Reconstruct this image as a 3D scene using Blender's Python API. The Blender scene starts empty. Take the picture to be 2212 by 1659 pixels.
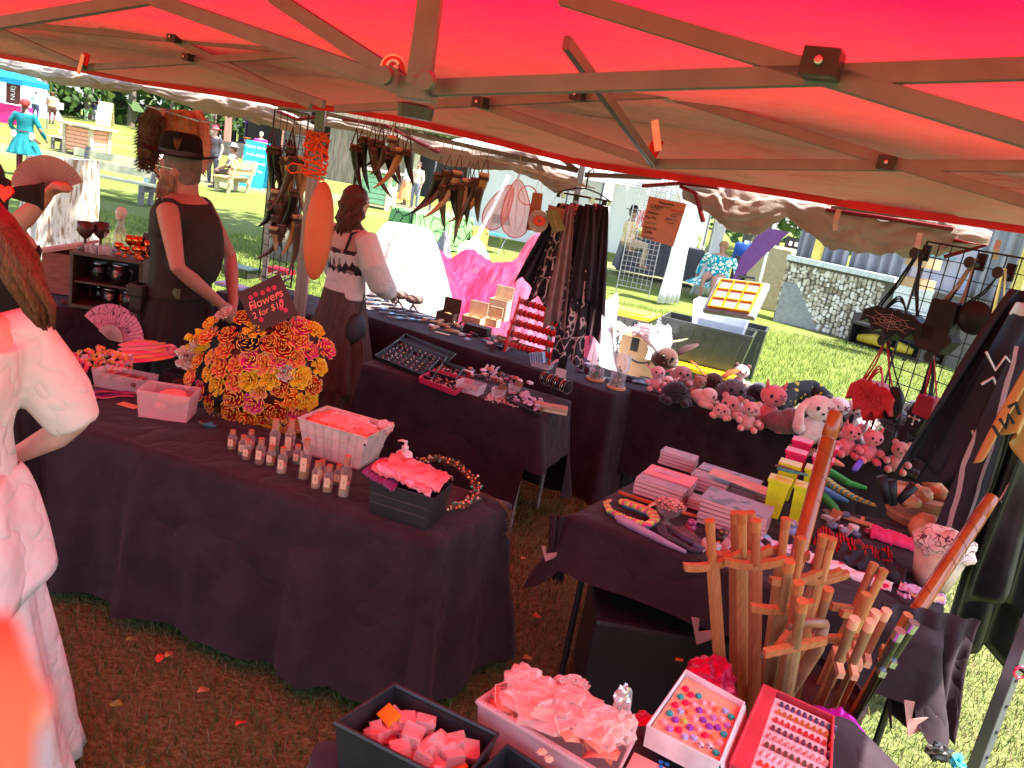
import bpy,bmesh,math,random
import numpy as np
from math import sin,cos,pi,radians as rad
from mathutils import Vector as V3,Matrix,Euler,noise
random.seed(7)
C=bpy.context.scene
col=C.collection
# ---------------- camera, world, sun, exposure
cd=bpy.data.cameras.new('camera');cam=bpy.data.objects.new('camera',cd);col.objects.link(cam)
CZ=2.0;PITCH=rad(14.5);ROLL=rad(10.2);FPX=1755.0
cd.sensor_width=36;cd.lens=36*FPX/2212;cd.clip_start=0.01;cd.clip_end=400
fw=V3((0,cos(PITCH),-sin(PITCH)));r0=V3((1,0,0));u0=V3((0,sin(PITCH),cos(PITCH)))
RX=r0*cos(ROLL)+u0*sin(ROLL);UX=-r0*sin(ROLL)+u0*cos(ROLL)
mw=Matrix((RX,UX,-fw)).transposed().to_4x4();mw.translation=(0,0,CZ);cam.matrix_world=mw
cd.dof.use_dof=True;cd.dof.focus_distance=4.2;cd.dof.aperture_fstop=10
C.camera=cam
SUN_EL=65;SUN_AZ=V3((0.93,-0.37,0)).normalized()
sd=V3((SUN_AZ.x*cos(rad(SUN_EL)),SUN_AZ.y*cos(rad(SUN_EL)),sin(rad(SUN_EL))))
w=bpy.data.worlds.new('World');C.world=w;w.use_nodes=True
nt=w.node_tree;bg=nt.nodes['Background'];sk=nt.nodes.new('ShaderNodeTexSky');sk.sky_type='NISHITA'
sk.sun_disc=False;sk.sun_elevation=rad(SUN_EL);sk.sun_rotation=math.atan2(sd.x,sd.y)
sk.dust_density=2.0
nt.links.new(sk.outputs[0],bg.inputs[0]);bg.inputs[1].default_value=0.15
sl=bpy.data.lights.new('sun','SUN');so=bpy.data.objects.new('sun',sl);col.objects.link(so)
sl.energy=4.6;sl.angle=rad(0.6);sl.color=(1,0.95,0.87);so.rotation_euler=sd.to_track_quat('Z','Y').to_euler()
C.view_settings.view_transform='Standard';C.view_settings.look='None';C.view_settings.gamma=1
C.view_settings.use_curve_mapping=False;C.view_settings.exposure=2.22
C.render.engine='CYCLES';C.cycles.use_denoising=True;C.cycles.max_bounces=9;C.cycles.diffuse_bounces=5
C.cycles.transparent_max_bounces=16;C.cycles.transmission_bounces=6;C.cycles.glossy_bounces=3
C.cycles.sample_clamp_indirect=6;C.cycles.caustics_refractive=False;C.cycles.caustics_reflective=False
# ---------------- where a sight line meets a plane
def ray(x,y):return fw+RX*((x-1106)/FPX)-UX*((y-829.5)/FPX)
def P(x,y,z=0.0):
 d=ray(x,y);t=(z-CZ)/d.z;return V3((d.x*t,d.y*t,z))
def Q(x,y,Y):
 d=ray(x,y);t=Y/d.y;return V3((d.x*t,Y,CZ+d.z*t))
def VP(x,y,A,B):
 A=V3((A[0],A[1],0));B=V3((B[0],B[1],0));n=V3((B.y-A.y,A.x-B.x,0));d=ray(x,y)
 t=n.dot(A)/n.dot(d);return V3((d.x*t,d.y*t,CZ+d.z*t))
def pxm(Y):return Y*1.03/FPX # metres per sight unit at depth Y
# ---------------- materials
MC={}
def mat(key,colr,rough=0.7,metal=0,var=0.18,scale=14,bump=0.0,bs=60,trans=0,transl=0,alpha=1,spec=0.4,col2=None,coords='Object',sheen=0,emis=0,stretch=None,ior=1.45,detail=4,contrast=None,iri=0):
 if key in MC:return MC[key]
 m=bpy.data.materials.new(key);m.use_nodes=True;N=m.node_tree.nodes;L=m.node_tree.links
 b=N['Principled BSDF'];b.inputs['Roughness'].default_value=rough;b.inputs['Metallic'].default_value=metal
 b.inputs['Specular IOR Level'].default_value=spec;b.inputs['IOR'].default_value=ior
 b.inputs['Transmission Weight'].default_value=trans;b.inputs['Alpha'].default_value=alpha
 if sheen:b.inputs['Sheen Weight'].default_value=sheen
 if iri:b.inputs['Coat Weight'].default_value=iri
 c4=(*colr,1)
 tc=N.new('ShaderNodeTexCoord');mp=N.new('ShaderNodeMapping');L.new(tc.outputs[coords],mp.inputs[0])
 if stretch:mp.inputs['Scale'].default_value=stretch
 if col2 is None:a=tuple(min(1,x*(1+var))for x in colr);c2=tuple(x*(1-var)for x in colr)
 else:a=colr;c2=col2
 nz=N.new('ShaderNodeTexNoise');nz.inputs['Scale'].default_value=scale;nz.inputs['Detail'].default_value=detail
 L.new(mp.outputs[0],nz.inputs[0]);rp=N.new('ShaderNodeValToRGB');e=rp.color_ramp.elements
 lo,hi=contrast or(0.3,0.7);e[0].position=lo;e[1].position=hi;e[0].color=(*c2,1);e[1].color=(*a,1)
 L.new(nz.outputs[0],rp.inputs[0]);L.new(rp.outputs[0],b.inputs['Base Color'])
 if bump:
  n2=N.new('ShaderNodeTexNoise');n2.inputs['Scale'].default_value=bs;n2.inputs['Detail'].default_value=3;L.new(mp.outputs[0],n2.inputs[0]);hs_=n2.outputs[0]
  if bump>1: # creased cloth: sharp ridges
   n2.inputs['Distortion'].default_value=0.15;m1=N.new('ShaderNodeMath');m1.operation='SUBTRACT';m1.inputs[1].default_value=.5;m2=N.new('ShaderNodeMath');m2.operation='ABSOLUTE';m3=N.new('ShaderNodeMath');m3.operation='POWER';m3.inputs[1].default_value=.7;L.new(hs_,m1.inputs[0]);L.new(m1.outputs[0],m2.inputs[0]);L.new(m2.outputs[0],m3.inputs[0]);hs_=m3.outputs[0]
  bp=N.new('ShaderNodeBump');bp.inputs['Strength'].default_value=min(1,bump);bp.inputs['Distance'].default_value=0.01*max(1,bump)**1.5
  L.new(hs_,bp.inputs['Height']);L.new(bp.outputs[0],b.inputs['Normal'])
 if emis:b.inputs['Emission Color'].default_value=c4;b.inputs['Emission Strength'].default_value=emis
 if transl:
  tl=N.new('ShaderNodeBsdfTranslucent');L.new(rp.outputs[0],tl.inputs[0]);mx=N.new('ShaderNodeMixShader');mx.inputs[0].default_value=transl
  L.new(b.outputs[0],mx.inputs[1]);L.new(tl.outputs[0],mx.inputs[2]);L.new(mx.outputs[0],N['Material Output'].inputs[0])
 MC[key]=m;return m
def film(key,colr,a=0.3,rough=0.15):
 """clear plastic or thin glass: part see-through, part glossy"""
 if key in MC:return MC[key]
 m=bpy.data.materials.new(key);m.use_nodes=True;N=m.node_tree.nodes;L=m.node_tree.links;b=N['Principled BSDF']
 b.inputs['Base Color'].default_value=(*colr,1);b.inputs['Roughness'].default_value=rough;b.inputs['Specular IOR Level'].default_value=0.8
 tp=N.new('ShaderNodeBsdfTransparent');mx=N.new('ShaderNodeMixShader');lw=N.new('ShaderNodeLayerWeight');lw.inputs[0].default_value=0.35
 mr=N.new('ShaderNodeMapRange');mr.inputs['To Min'].default_value=a;mr.inputs['To Max'].default_value=min(1,a+0.45);L.new(lw.outputs['Facing'],mr.inputs[0])
 L.new(mr.outputs[0],mx.inputs[0]);L.new(tp.outputs[0],mx.inputs[1]);L.new(b.outputs[0],mx.inputs[2]);L.new(mx.outputs[0],N['Material Output'].inputs[0])
 MC[key]=m;return m
def patmat(key,base,lines,scale=8,kind='voronoi',rough=0.7,thr=0.06,third=None):
 """printed cloth: line work or blotches on a ground colour"""
 if key in MC:return MC[key]
 m=bpy.data.materials.new(key);m.use_nodes=True;N=m.node_tree.nodes;L=m.node_tree.links;b=N['Principled BSDF'];b.inputs['Roughness'].default_value=rough
 b.inputs['Specular IOR Level'].default_value=0.2
 tc=N.new('ShaderNodeTexCoord');rp=N.new('ShaderNodeValToRGB');rp.color_ramp.interpolation='CONSTANT';e=rp.color_ramp.elements
 if kind=='voronoi':
  v=N.new('ShaderNodeTexVoronoi');v.feature='DISTANCE_TO_EDGE';v.inputs['Scale'].default_value=scale
  n0=N.new('ShaderNodeTexNoise');n0.inputs['Scale'].default_value=scale*0.7;ad=N.new('ShaderNodeVectorMath');ad.operation='MULTIPLY_ADD'
  ad.inputs[1].default_value=(0.25,0.25,0.25);L.new(tc.outputs['Object'],n0.inputs[0]);L.new(n0.outputs['Color'],ad.inputs[0]);L.new(tc.outputs['Object'],ad.inputs[2])
  L.new(ad.outputs[0],v.inputs['Vector']);L.new(v.outputs['Distance'],rp.inputs[0])
  e[0].color=(*lines,1);e[1].color=(*base,1);e[1].position=thr
 elif kind=='noise':
  v=N.new('ShaderNodeTexNoise');v.inputs['Scale'].default_value=scale;v.inputs['Detail'].default_value=2;L.new(tc.outputs['Object'],v.inputs[0]);L.new(v.outputs[0],rp.inputs[0])
  e[0].color=(*base,1);e[1].color=(*lines,1);e[1].position=thr
  if third:q=rp.color_ramp.elements.new(min(0.98,thr+0.1));q.color=(*third,1)
 elif kind=='spots':
  v=N.new('ShaderNodeTexVoronoi');v.inputs['Scale'].default_value=scale;L.new(tc.outputs['Object'],v.inputs['Vector']);L.new(v.outputs['Distance'],rp.inputs[0])
  e[0].color=(*lines,1);e[1].color=(*base,1);e[1].position=thr
 elif kind=='wave':
  v=N.new('ShaderNodeTexWave');v.inputs['Scale'].default_value=scale;v.inputs['Distortion'].default_value=1.5;L.new(tc.outputs['Object'],v.inputs['Vector']);L.new(v.outputs[0],rp.inputs[0])
  e[0].color=(*base,1);e[1].color=(*lines,1);e[1].position=thr
  if third:q=rp.color_ramp.elements.new(min(0.98,thr+0.25));q.color=(*third,1)
 L.new(rp.outputs[0],b.inputs['Base Color']);MC[key]=m;return m
# ---------------- mesh building
WM={}
def frame(d,up=V3((0,0,1))):
 d=d.normalized();s=d.cross(up)
 if s.length<1e-4:s=d.cross(V3((0,1,0)))
 s.normalize();return s,s.cross(d)
class MB:
 def __init__(s):s.v=[];s.f=[];s.m=[]
 def add(s,vs,fs,mi=0,M=None):
  o=len(s.v)
  s.v+=[tuple(M@V3(q))for q in vs]if M is not None else[tuple(q)for q in vs]
  s.f+=[tuple(i+o for i in f)for f in fs];s.m+=[mi]*len(fs);return s
 def box(s,c,d,M=None,mi=0,taper=1.0):
  x,y,z=c;a,b,h=d[0]/2,d[1]/2,d[2]/2;t=taper
  vs=[(x-a*t,y-b*t,z-h),(x+a*t,y-b*t,z-h),(x+a*t,y+b*t,z-h),(x-a*t,y+b*t,z-h),(x-a,y-b,z+h),(x+a,y-b,z+h),(x+a,y+b,z+h),(x-a,y+b,z+h)]
  return s.add(vs,[(0,3,2,1),(4,5,6,7),(0,1,5,4),(1,2,6,5),(2,3,7,6),(3,0,4,7)],mi,M)
 def tube(s,pts,r,n=6,mi=0,M=None,ref=None,caps=True,closed=False):
  pts=[V3(p)for p in pts];k=len(pts);R=r if isinstance(r,(list,tuple))and len(r)==k else[r]*k
  vs=[];fs=[];up=V3(ref)if ref else V3((0,0,1));prev=None
  for i,p in enumerate(pts):
   a=pts[i-1]if i or closed else p;b=pts[(i+1)%k]if i<k-1 or closed else p
   d=(b-a).normalized()if(b-a).length>1e-9 else V3((0,0,1))
   if prev is None or ref:sx,ux=frame(d,up)
   else:
    sx=prev-d*prev.dot(d)
    if sx.length<1e-5:sx,ux=frame(d,up)
    sx.normalize();ux=sx.cross(d)
   prev=sx;q=R[i];ra,rb=q if isinstance(q,(tuple,list))else(q,q)
   for j in range(n):
    t=2*pi*j/n+(pi/4 if n==4 else 0);vs.append(p+sx*(ra*cos(t))+ux*(rb*sin(t)))
  m=k if closed else k-1
  for i in range(m):
   for j in range(n):
    a=i*n+j;b=i*n+(j+1)%n;c=((i+1)%k)*n+(j+1)%n;d=((i+1)%k)*n+j;fs.append((a,b,c,d))
  if caps and not closed:fs.append(tuple(range(n-1,-1,-1)));fs.append(tuple((k-1)*n+j for j in range(n)))
  return s.add(vs,fs,mi,M)
 def lathe(s,prof,n=12,mi=0,M=None,c=(0,0,0)):
  vs=[];fs=[];k=len(prof)
  for r,z in prof:
   for j in range(n):t=2*pi*j/n;vs.append((c[0]+r*cos(t),c[1]+r*sin(t),c[2]+z))
  for i in range(k-1):
   for j in range(n):fs.append((i*n+j,i*n+(j+1)%n,(i+1)*n+(j+1)%n,(i+1)*n+j))
  if prof[0][0]>1e-5:fs.append(tuple(range(n-1,-1,-1)))
  if prof[-1][0]>1e-5 and s.capt:fs.append(tuple((k-1)*n+j for j in range(n)))
  return s.add(vs,fs,mi,M)
 capt=True
 def ell(s,c,r,nu=10,nv=7,mi=0,M=None,jit=0):
  vs=[(c[0],c[1],c[2]-r[2])];fs=[]
  for i in range(1,nv):
   a=-pi/2+pi*i/nv
   for j in range(nu):
    t=2*pi*j/nu;q=1+random.uniform(-jit,jit);vs.append((c[0]+r[0]*cos(a)*cos(t)*q,c[1]+r[1]*cos(a)*sin(t)*q,c[2]+r[2]*sin(a)*q))
  vs.append((c[0],c[1],c[2]+r[2]));T=len(vs)-1
  for j in range(nu):
   fs.append((0,1+(j+1)%nu,1+j));fs.append((T,T-nu+j,T-nu+(j+1)%nu))
   for i in range(nv-2):a=1+i*nu+j;b=1+i*nu+(j+1)%nu;fs.append((a,b,b+nu,a+nu))
  return s.add(vs,fs,mi,M)
 def prism(s,out,h0,h1,mi=0,M=None):
  n=len(out);vs=[(x,y,h0)for x,y in out]+[(x,y,h1)for x,y in out]
  return s.add(vs,[tuple(range(n-1,-1,-1)),tuple(range(n,2*n))]+[(i,(i+1)%n,n+(i+1)%n,n+i)for i in range(n)],mi,M)
 def grid(s,fn,nu,nv,mi=0,M=None,thick=None):
  vs=[fn(i/nu,j/nv)for j in range(nv+1)for i in range(nu+1)]
  fs=[(j*(nu+1)+i,j*(nu+1)+i+1,(j+1)*(nu+1)+i+1,(j+1)*(nu+1)+i)for j in range(nv)for i in range(nu)]
  return s.add(vs,fs,mi,M)
 def build(s,name,mats,parent=None,smooth=False,sub=0,thick=0,remesh=0,stuff=False,bevel=0,base=True):
  me=bpy.data.meshes.new(name);mats=mats if isinstance(mats,(list,tuple))else[mats]
  vs=s.v
  if parent is not None:Mi=WM[parent.name].inverted();vs=[Mi@V3(q)for q in vs];Wc=WM[parent.name]
  else:
   a=np.array(vs);org=V3(((a[:,0].min()+a[:,0].max())/2,(a[:,1].min()+a[:,1].max())/2,a[:,2].min()))if base else V3((0,0,0))
   vs=[V3(q)-org for q in vs];Wc=Matrix.Translation(org)
  me.from_pydata([tuple(q)for q in vs],[],s.f)
  for m in mats:me.materials.append(m)
  if len(mats)>1:me.polygons.foreach_set('material_index',s.m)
  if smooth:me.polygons.foreach_set('use_smooth',[True]*len(s.f))
  o=bpy.data.objects.new(name,me);col.objects.link(o)
  if parent is not None:o.parent=parent
  else:o.location=org
  WM[o.name]=Wc
  if remesh:q=o.modifiers.new('r','REMESH');q.mode='VOXEL';q.voxel_size=remesh;q.use_smooth_shade=True;q=o.modifiers.new('s','SMOOTH');q.iterations=6;q.factor=0.6
  if sub:q=o.modifiers.new('u','SUBSURF');q.levels=sub;q.render_levels=sub
  if thick:q=o.modifiers.new('t','SOLIDIFY');q.thickness=thick;q.offset=0
  if bevel:q=o.modifiers.new('b','BEVEL');q.width=bevel;q.segments=2;q.limit_method='ANGLE'
  if stuff:o['kind']='stuff'
  return o
LB=set()
def tag(o,label,cat=None,group=None,kind=None):
 if label:
  n=len(label.split());
  if not 4<=n<=16:print('LABELLEN',n,label)
  if label in LB and not group:print('DUP',label)
  LB.add(label);o['label']=label
 if cat:o['category']=cat
 if group:o['group']=group
 if kind:o['kind']=kind
 return o
def thing(name,label,cat,loc=(0,0,0),rz=0,group=None,rot=None):
 o=bpy.data.objects.new(name,None);col.objects.link(o);o.location=loc;o.empty_display_size=0.05
 o.rotation_euler=rot if rot else(0,0,rz)
 WM[o.name]=Matrix.Translation(V3(loc))@(Euler(rot).to_matrix().to_4x4()if rot else Matrix.Rotation(rz,4,'Z'))
 return tag(o,label,cat,group)
KIDS={}
def copy_tree(o,label=None,loc=None,rot=None,scale=None,parent=None,mats=None,top=True):
 c=o.copy();col.objects.link(c)
 if parent is not None:c.parent=parent
 if label:c['label']=label;LB.add(label)
 if loc is not None:c.location=loc
 if rot is not None:c.rotation_euler=rot
 if scale is not None:c.scale=(scale,)*3 if not isinstance(scale,(tuple,list))else scale
 if top:WM[c.name]=Matrix.LocRotScale(c.location,c.rotation_euler,c.scale)
 if mats and c.type=='MESH':
  for k,m in mats.items():
   if k in(c.name.split('.')[0],'*'):
    c.data=c.data.copy();c.data.materials[0]=m
 for ch in list(o.children):copy_tree(ch,parent=c,mats=mats,top=False)
 return c
def one(mb,name,mats,label,cat,group=None,**k):return tag(mb.build(name,mats,**k),label,cat,group)
def T(x,y,z,rz=0,rx=0,ry=0,s=1):
 return Matrix.Translation(V3((x,y,z)))@Euler((rx,ry,rz)).to_matrix().to_4x4()@Matrix.Scale(s,4)
def TV(v,rz=0,rx=0,ry=0,s=1,dz=0):return T(v[0],v[1],v[2]+dz,rz,rx,ry,s)
def jn(v,sc,seed=0):return noise.noise(V3(v)*sc+V3((seed*7.3,seed*3.1,seed)))
def text(name,body,size,M,m,parent,thick=0.001,align='CENTER',shear=0):
 cu=bpy.data.curves.new(name,'FONT');cu.body=body;cu.size=size;cu.extrude=thick;cu.align_x=align;cu.align_y='CENTER';cu.shear=shear;cu.resolution_u=3
 cu.materials.append(m);tmp=bpy.data.objects.new('tmp',cu);me=bpy.data.meshes.new_from_object(tmp);bpy.data.objects.remove(tmp);bpy.data.curves.remove(cu)
 o=bpy.data.objects.new(name,me);col.objects.link(o);o.parent=parent;me.transform(WM[parent.name].inverted()@M);WM[o.name]=WM[parent.name];return o
# ================= shared materials
M_BLACK=mat('black_cloth',(0.024,0.0135,0.0175),rough=0.8,var=0.3,scale=9,bump=2.3,bs=3.4,sheen=0.06,spec=0.22)
M_NAVY=mat('dark_cloth',(0.028,0.017,0.024),rough=0.8,var=0.3,scale=9,bump=1.7,bs=3.4,sheen=0.06,spec=0.22)
M_ALU=mat('aluminium_tube',(0.15,0.155,0.17),rough=0.4,metal=0.5,var=0.12)
M_BLKP=mat('black_plastic',(0.018,0.018,0.02),rough=0.38,spec=0.5)
M_WHITE=mat('white_cloth',(0.82,0.8,0.78),rough=0.85,var=0.04,bump=0.25,bs=30)
M_WIRE=mat('black_wire',(0.02,0.02,0.022),rough=0.45,metal=0.3)
M_WIREG=mat('grey_wire',(0.35,0.36,0.38),rough=0.4,metal=0.6)
M_STEEL=mat('steel',(0.55,0.55,0.56),rough=0.25,metal=1)
M_SKIN=mat('skin',(0.38,0.19,0.14),rough=0.55,var=0.08,scale=18,bump=0.08,bs=140)
M_SKINP=mat('pale_skin',(0.55,0.33,0.27),rough=0.55,var=0.06,scale=18,bump=0.06,bs=140)
M_WOOD=mat('sword_wood',(0.40,0.14,0.05),rough=0.42,var=0.22,scale=10,stretch=(9,9,0.6),bump=0.25,bs=30)
M_CARD=mat('cardboard',(0.45,0.28,0.15),rough=0.85,var=0.1)
M_REDHEM=mat('red_hem',(0.55,0.008,0.02),rough=0.6,transl=0.3)
# ================= ground
LW=lambda x,y:noise.noise((x*.35,y*.35,0))*.03
def lawn_mat():
 m=bpy.data.materials.new('lawn');m.use_nodes=True;N=m.node_tree.nodes;L=m.node_tree.links;b=N['Principled BSDF'];b.inputs['Roughness'].default_value=0.95;b.inputs['Specular IOR Level'].default_value=0.05
 tc=N.new('ShaderNodeTexCoord')
 def nz(sc,det=4):
  n=N.new('ShaderNodeTexNoise');n.inputs['Scale'].default_value=sc;n.inputs['Detail'].default_value=det;L.new(tc.outputs['Object'],n.inputs[0]);return n
 def ramp(src,a,b_,p0,p1):
  r=N.new('ShaderNodeValToRGB');e=r.color_ramp.elements;e[0].color=(*a,1);e[1].color=(*b_,1);e[0].position=p0;e[1].position=p1;L.new(src,r.inputs[0]);return r
 g1=ramp(nz(45,6).outputs[0],(0.07,0.09,0.02),(0.19,0.235,0.055),.3,.68)
 d1=ramp(nz(30,5).outputs[0],(0.075,0.075,0.04),(0.27,0.235,0.17),.3,.7)
 mk=ramp(nz(0.22,3).outputs[0],(0,0,0),(1,1,1),.50,.60)
 at=N.new('ShaderNodeAttribute');at.attribute_name='worn'
 mu=N.new('ShaderNodeMath');mu.operation='MULTIPLY_ADD';mu.inputs[1].default_value=0.25;L.new(mk.outputs[0],mu.inputs[0]);L.new(at.outputs['Fac'],mu.inputs[2]);mu.use_clamp=True
 mx=N.new('ShaderNodeMix');mx.data_type='RGBA';L.new(mu.outputs[0],mx.inputs[0]);L.new(g1.outputs[0],mx.inputs[6]);L.new(d1.outputs[0],mx.inputs[7]);L.new(mx.outputs[2],b.inputs['Base Color'])
 bp=N.new('ShaderNodeBump');bp.inputs['Strength'].default_value=0.9;bp.inputs['Distance'].default_value=0.03;L.new(nz(60,4).outputs[0],bp.inputs['Height']);L.new(bp.outputs[0],b.inputs['Normal'])
 return m
def sm(a,b,x):t=max(0,min(1,(x-a)/(b-a)));return t*t*(3-2*t)
def worn(x,y):
 """trodden bare earth: a lane behind the stall and a broad path to the left"""
 a=sm(3.2,1.2,abs(y-22.5+0.1*x+1.5*noise.noise((x*.2,0,0))))*sm(-2,5,x)*0.9
 b=sm(4,1.0,abs(y-27-0.55*(x+12)+2*noise.noise((x*.15,5,0))))*sm(2,-4,x)*0.8
 c=sm(6,3.4,math.hypot(x-0.4,y-1.8))*0.3
 return min(1,a+b+c)
mb=MB();N_=150
xs=[(-1 if i<N_//2 else 1)*(abs(i-N_/2)/(N_/2))**2.2*130 for i in range(N_+1)]
vs=[(x,y+8,LW(x,y+8))for y in xs for x in xs]
mb.add(vs,[(j*(N_+1)+i,j*(N_+1)+i+1,(j+1)*(N_+1)+i+1,(j+1)*(N_+1)+i)for j in range(N_)for i in range(N_)])
gr=mb.build('ground',lawn_mat(),smooth=True,base=False);gr['kind']='structure'
gr.data.attributes.new('worn','FLOAT','POINT').data.foreach_set('value',[worn(v[0],v[1])for v in vs])
# grass blades
def blades(name,n,region,hmin,hmax,wdt,mats,seed):
 rs=np.random.RandomState(seed);X,Y=region(rs,n);n=len(X)
 keep=np.array([worn(x,y)*0.75<r for x,y,r in zip(X,Y,rs.rand(n))]);X=X[keep];Y=Y[keep];n=len(X)
 Z=np.array([LW(x,y)for x,y in zip(X,Y)]);h=rs.uniform(hmin,hmax,n);a=rs.uniform(0,2*pi,n);lean=rs.uniform(0.2,1.1,n)*h;la=rs.uniform(0,2*pi,n);ww=wdt*rs.uniform(.6,1.3,n)
 dx,dy=np.cos(a)*ww,np.sin(a)*ww;mx,my=np.cos(la)*lean,np.sin(la)*lean
 v=np.empty((n,5,3));v[:,0]=np.stack([X-dx,Y-dy,Z-.004],1);v[:,1]=np.stack([X+dx,Y+dy,Z-.004],1)
 v[:,2]=np.stack([X+dx*.7+mx*.4,Y+dy*.7+my*.4,Z+h*.62],1);v[:,3]=np.stack([X-dx*.7+mx*.4,Y-dy*.7+my*.4,Z+h*.62],1);v[:,4]=np.stack([X+mx,Y+my,Z+h],1)
 me=bpy.data.meshes.new(name);me.vertices.add(n*5);me.vertices.foreach_set('co',v.reshape(-1));base=np.arange(n)*5
 li=np.stack([base,base+1,base+2,base+3,base+3,base+2,base+4],1).reshape(-1);me.loops.add(n*7);me.loops.foreach_set('vertex_index',li.astype(np.int32))
 ls=np.stack([np.arange(n)*7,np.arange(n)*7+4],1).reshape(-1);me.polygons.add(n*2);me.polygons.foreach_set('loop_start',ls.astype(np.int32));me.polygons.foreach_set('loop_total',np.tile([4,3],n).astype(np.int32))
 for m in mats:me.materials.append(m)
 me.polygons.foreach_set('material_index',np.repeat(rs.choice(len(mats),n,p=[.45,.3,.25]),2).astype(np.int32));me.update();me.validate()
 o=bpy.data.objects.new(name,me);col.objects.link(o);return o
def reg(x0,x1,y0,y1,pw=1.0):
 def f(rs,n):
  Y=y0+(y1-y0)*rs.rand(n)**pw;X=rs.uniform(-1,1,n);c=(x0+x1)/2;X=c+X*(x1-x0)/2;k=(X>-0.85*Y-.5)&(X<0.85*Y+.7);return X[k],Y[k]
 return f
GM=[mat('blade_green',(0.10,0.17,0.025),rough=0.6,transl=0.35,var=.3,scale=1.5),mat('blade_yellow',(0.23,0.27,0.045),rough=0.6,transl=0.35,var=.2,scale=2),mat('blade_straw',(0.24,0.18,0.09),rough=0.7,transl=0.2,var=.2,scale=2)]
o=blades('grass',120000,reg(-3,4.2,0.9,5.6,1.3),.02,.055,.0022,[mat('turf_green_shaded',(.05,.10,.016),rough=.6,transl=.3,var=.3),mat('turf_yellow_shaded',(.13,.13,.035),rough=.6,transl=.3),mat('turf_straw_shaded',(.17,.12,.055),rough=.7)],1);tag(o,'short trodden grass, coloured darker for tent shade, under and around the stall tables','grass',kind='stuff')  # darker copies of the blade colours put tent shade into the near grass
o=blades('grass',150000,reg(-8,11,5.2,15,1.5),.03,.085,.005,[GM[0],GM[1],GM[1]],2);tag(o,'bright sunlit lawn grass beyond the stall tables','grass',kind='stuff')
def tuft_line(pts,n,h,seed):
 rs=random.Random(seed);m=MB()
 for _ in range(n):
  t=rs.random();i=min(len(pts)-2,int(t*(len(pts)-1)));f=t*(len(pts)-1)-i;p=V3(pts[i]).lerp(V3(pts[i+1]),f)+V3((rs.gauss(0,.12),rs.gauss(0,.12),0));a=rs.uniform(0,6.3);l=rs.uniform(.4,1)*h
  for q in range(3):
   b=a+q*2.1;d=V3((cos(b),sin(b),0))*l*.5;w_=V3((-sin(b),cos(b),0))*.012;z=V3((0,0,l));m.add([p-w_,p+w_,p+w_*1.6+d*.5+z*.7,p-w_*1.6+d*.5+z*.7,p+d+z*.85],[(0,1,2,3),(3,2,4)])
 return m
# ================= canopies
LA,LB_=(-2.7,4.3),(1.4,2.2) # line of the front canopy's far eave
LD=V3((LB_[0]-LA[0],LB_[1]-LA[1],0));LL=LD.length;LU=LD/LL;LN=V3((-LU.y,LU.x,0)) # LN points away from the camera
def canopy_mat(key,red,shade_lo,shade_hi):  # grey share rises toward the eaves: soft shade painted into the cloth
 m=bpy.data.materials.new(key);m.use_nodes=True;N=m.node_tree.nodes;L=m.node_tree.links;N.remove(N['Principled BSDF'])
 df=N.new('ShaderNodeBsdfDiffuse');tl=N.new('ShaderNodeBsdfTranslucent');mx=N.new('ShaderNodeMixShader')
 at=N.new('ShaderNodeAttribute');at.attribute_name='eave_shade';tc=N.new('ShaderNodeTexCoord');nz=N.new('ShaderNodeTexNoise');nz.inputs['Scale'].default_value=1.3;L.new(tc.outputs['Object'],nz.inputs[0])
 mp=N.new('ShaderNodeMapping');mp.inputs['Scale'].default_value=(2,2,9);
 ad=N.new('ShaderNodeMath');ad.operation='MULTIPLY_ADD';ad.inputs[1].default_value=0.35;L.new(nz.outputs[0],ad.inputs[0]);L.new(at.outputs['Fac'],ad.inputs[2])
 mr=N.new('ShaderNodeMapRange');mr.inputs['From Min'].default_value=0.25;mr.inputs['From Max'].default_value=1.05;mr.inputs['To Min'].default_value=shade_lo;mr.inputs['To Max'].default_value=shade_hi;L.new(ad.outputs[0],mr.inputs[0])
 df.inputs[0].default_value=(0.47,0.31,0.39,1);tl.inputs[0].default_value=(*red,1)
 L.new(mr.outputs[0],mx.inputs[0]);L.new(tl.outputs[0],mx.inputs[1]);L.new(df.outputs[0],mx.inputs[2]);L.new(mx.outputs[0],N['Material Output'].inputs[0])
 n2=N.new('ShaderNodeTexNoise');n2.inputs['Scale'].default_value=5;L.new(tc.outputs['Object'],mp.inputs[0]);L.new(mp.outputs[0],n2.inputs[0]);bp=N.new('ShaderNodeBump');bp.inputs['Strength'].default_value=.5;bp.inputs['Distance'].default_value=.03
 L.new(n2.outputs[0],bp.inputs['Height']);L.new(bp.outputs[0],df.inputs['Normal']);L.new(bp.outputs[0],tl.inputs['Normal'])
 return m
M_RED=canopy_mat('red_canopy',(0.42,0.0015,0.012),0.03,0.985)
def roof(parent,A,D,length,N1,depth,ze,zr,name='roof',seed=0,tl=0.5):
 """gable cloth with hipped ends over a frame: eave point A, unit D along it, N1 across"""
 ns,nt_=60,40;m=MB();eave_shade=[]
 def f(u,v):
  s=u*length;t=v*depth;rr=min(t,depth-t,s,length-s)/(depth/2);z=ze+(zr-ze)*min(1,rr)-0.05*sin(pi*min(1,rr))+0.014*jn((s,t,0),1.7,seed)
  eave_shade.append(1-min(1,rr/tl));return A+D*s+N1*t+V3((0,0,z))  # amount of painted shade, full at the eaves
 m.grid(f,ns,nt_);o=m.build(name,M_RED,parent,smooth=True);o.data.attributes.new('eave_shade','FLOAT','POINT').data.foreach_set('value',eave_shade);return o
A0=V3((LA[0],LA[1],0))-LU*1.15
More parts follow.
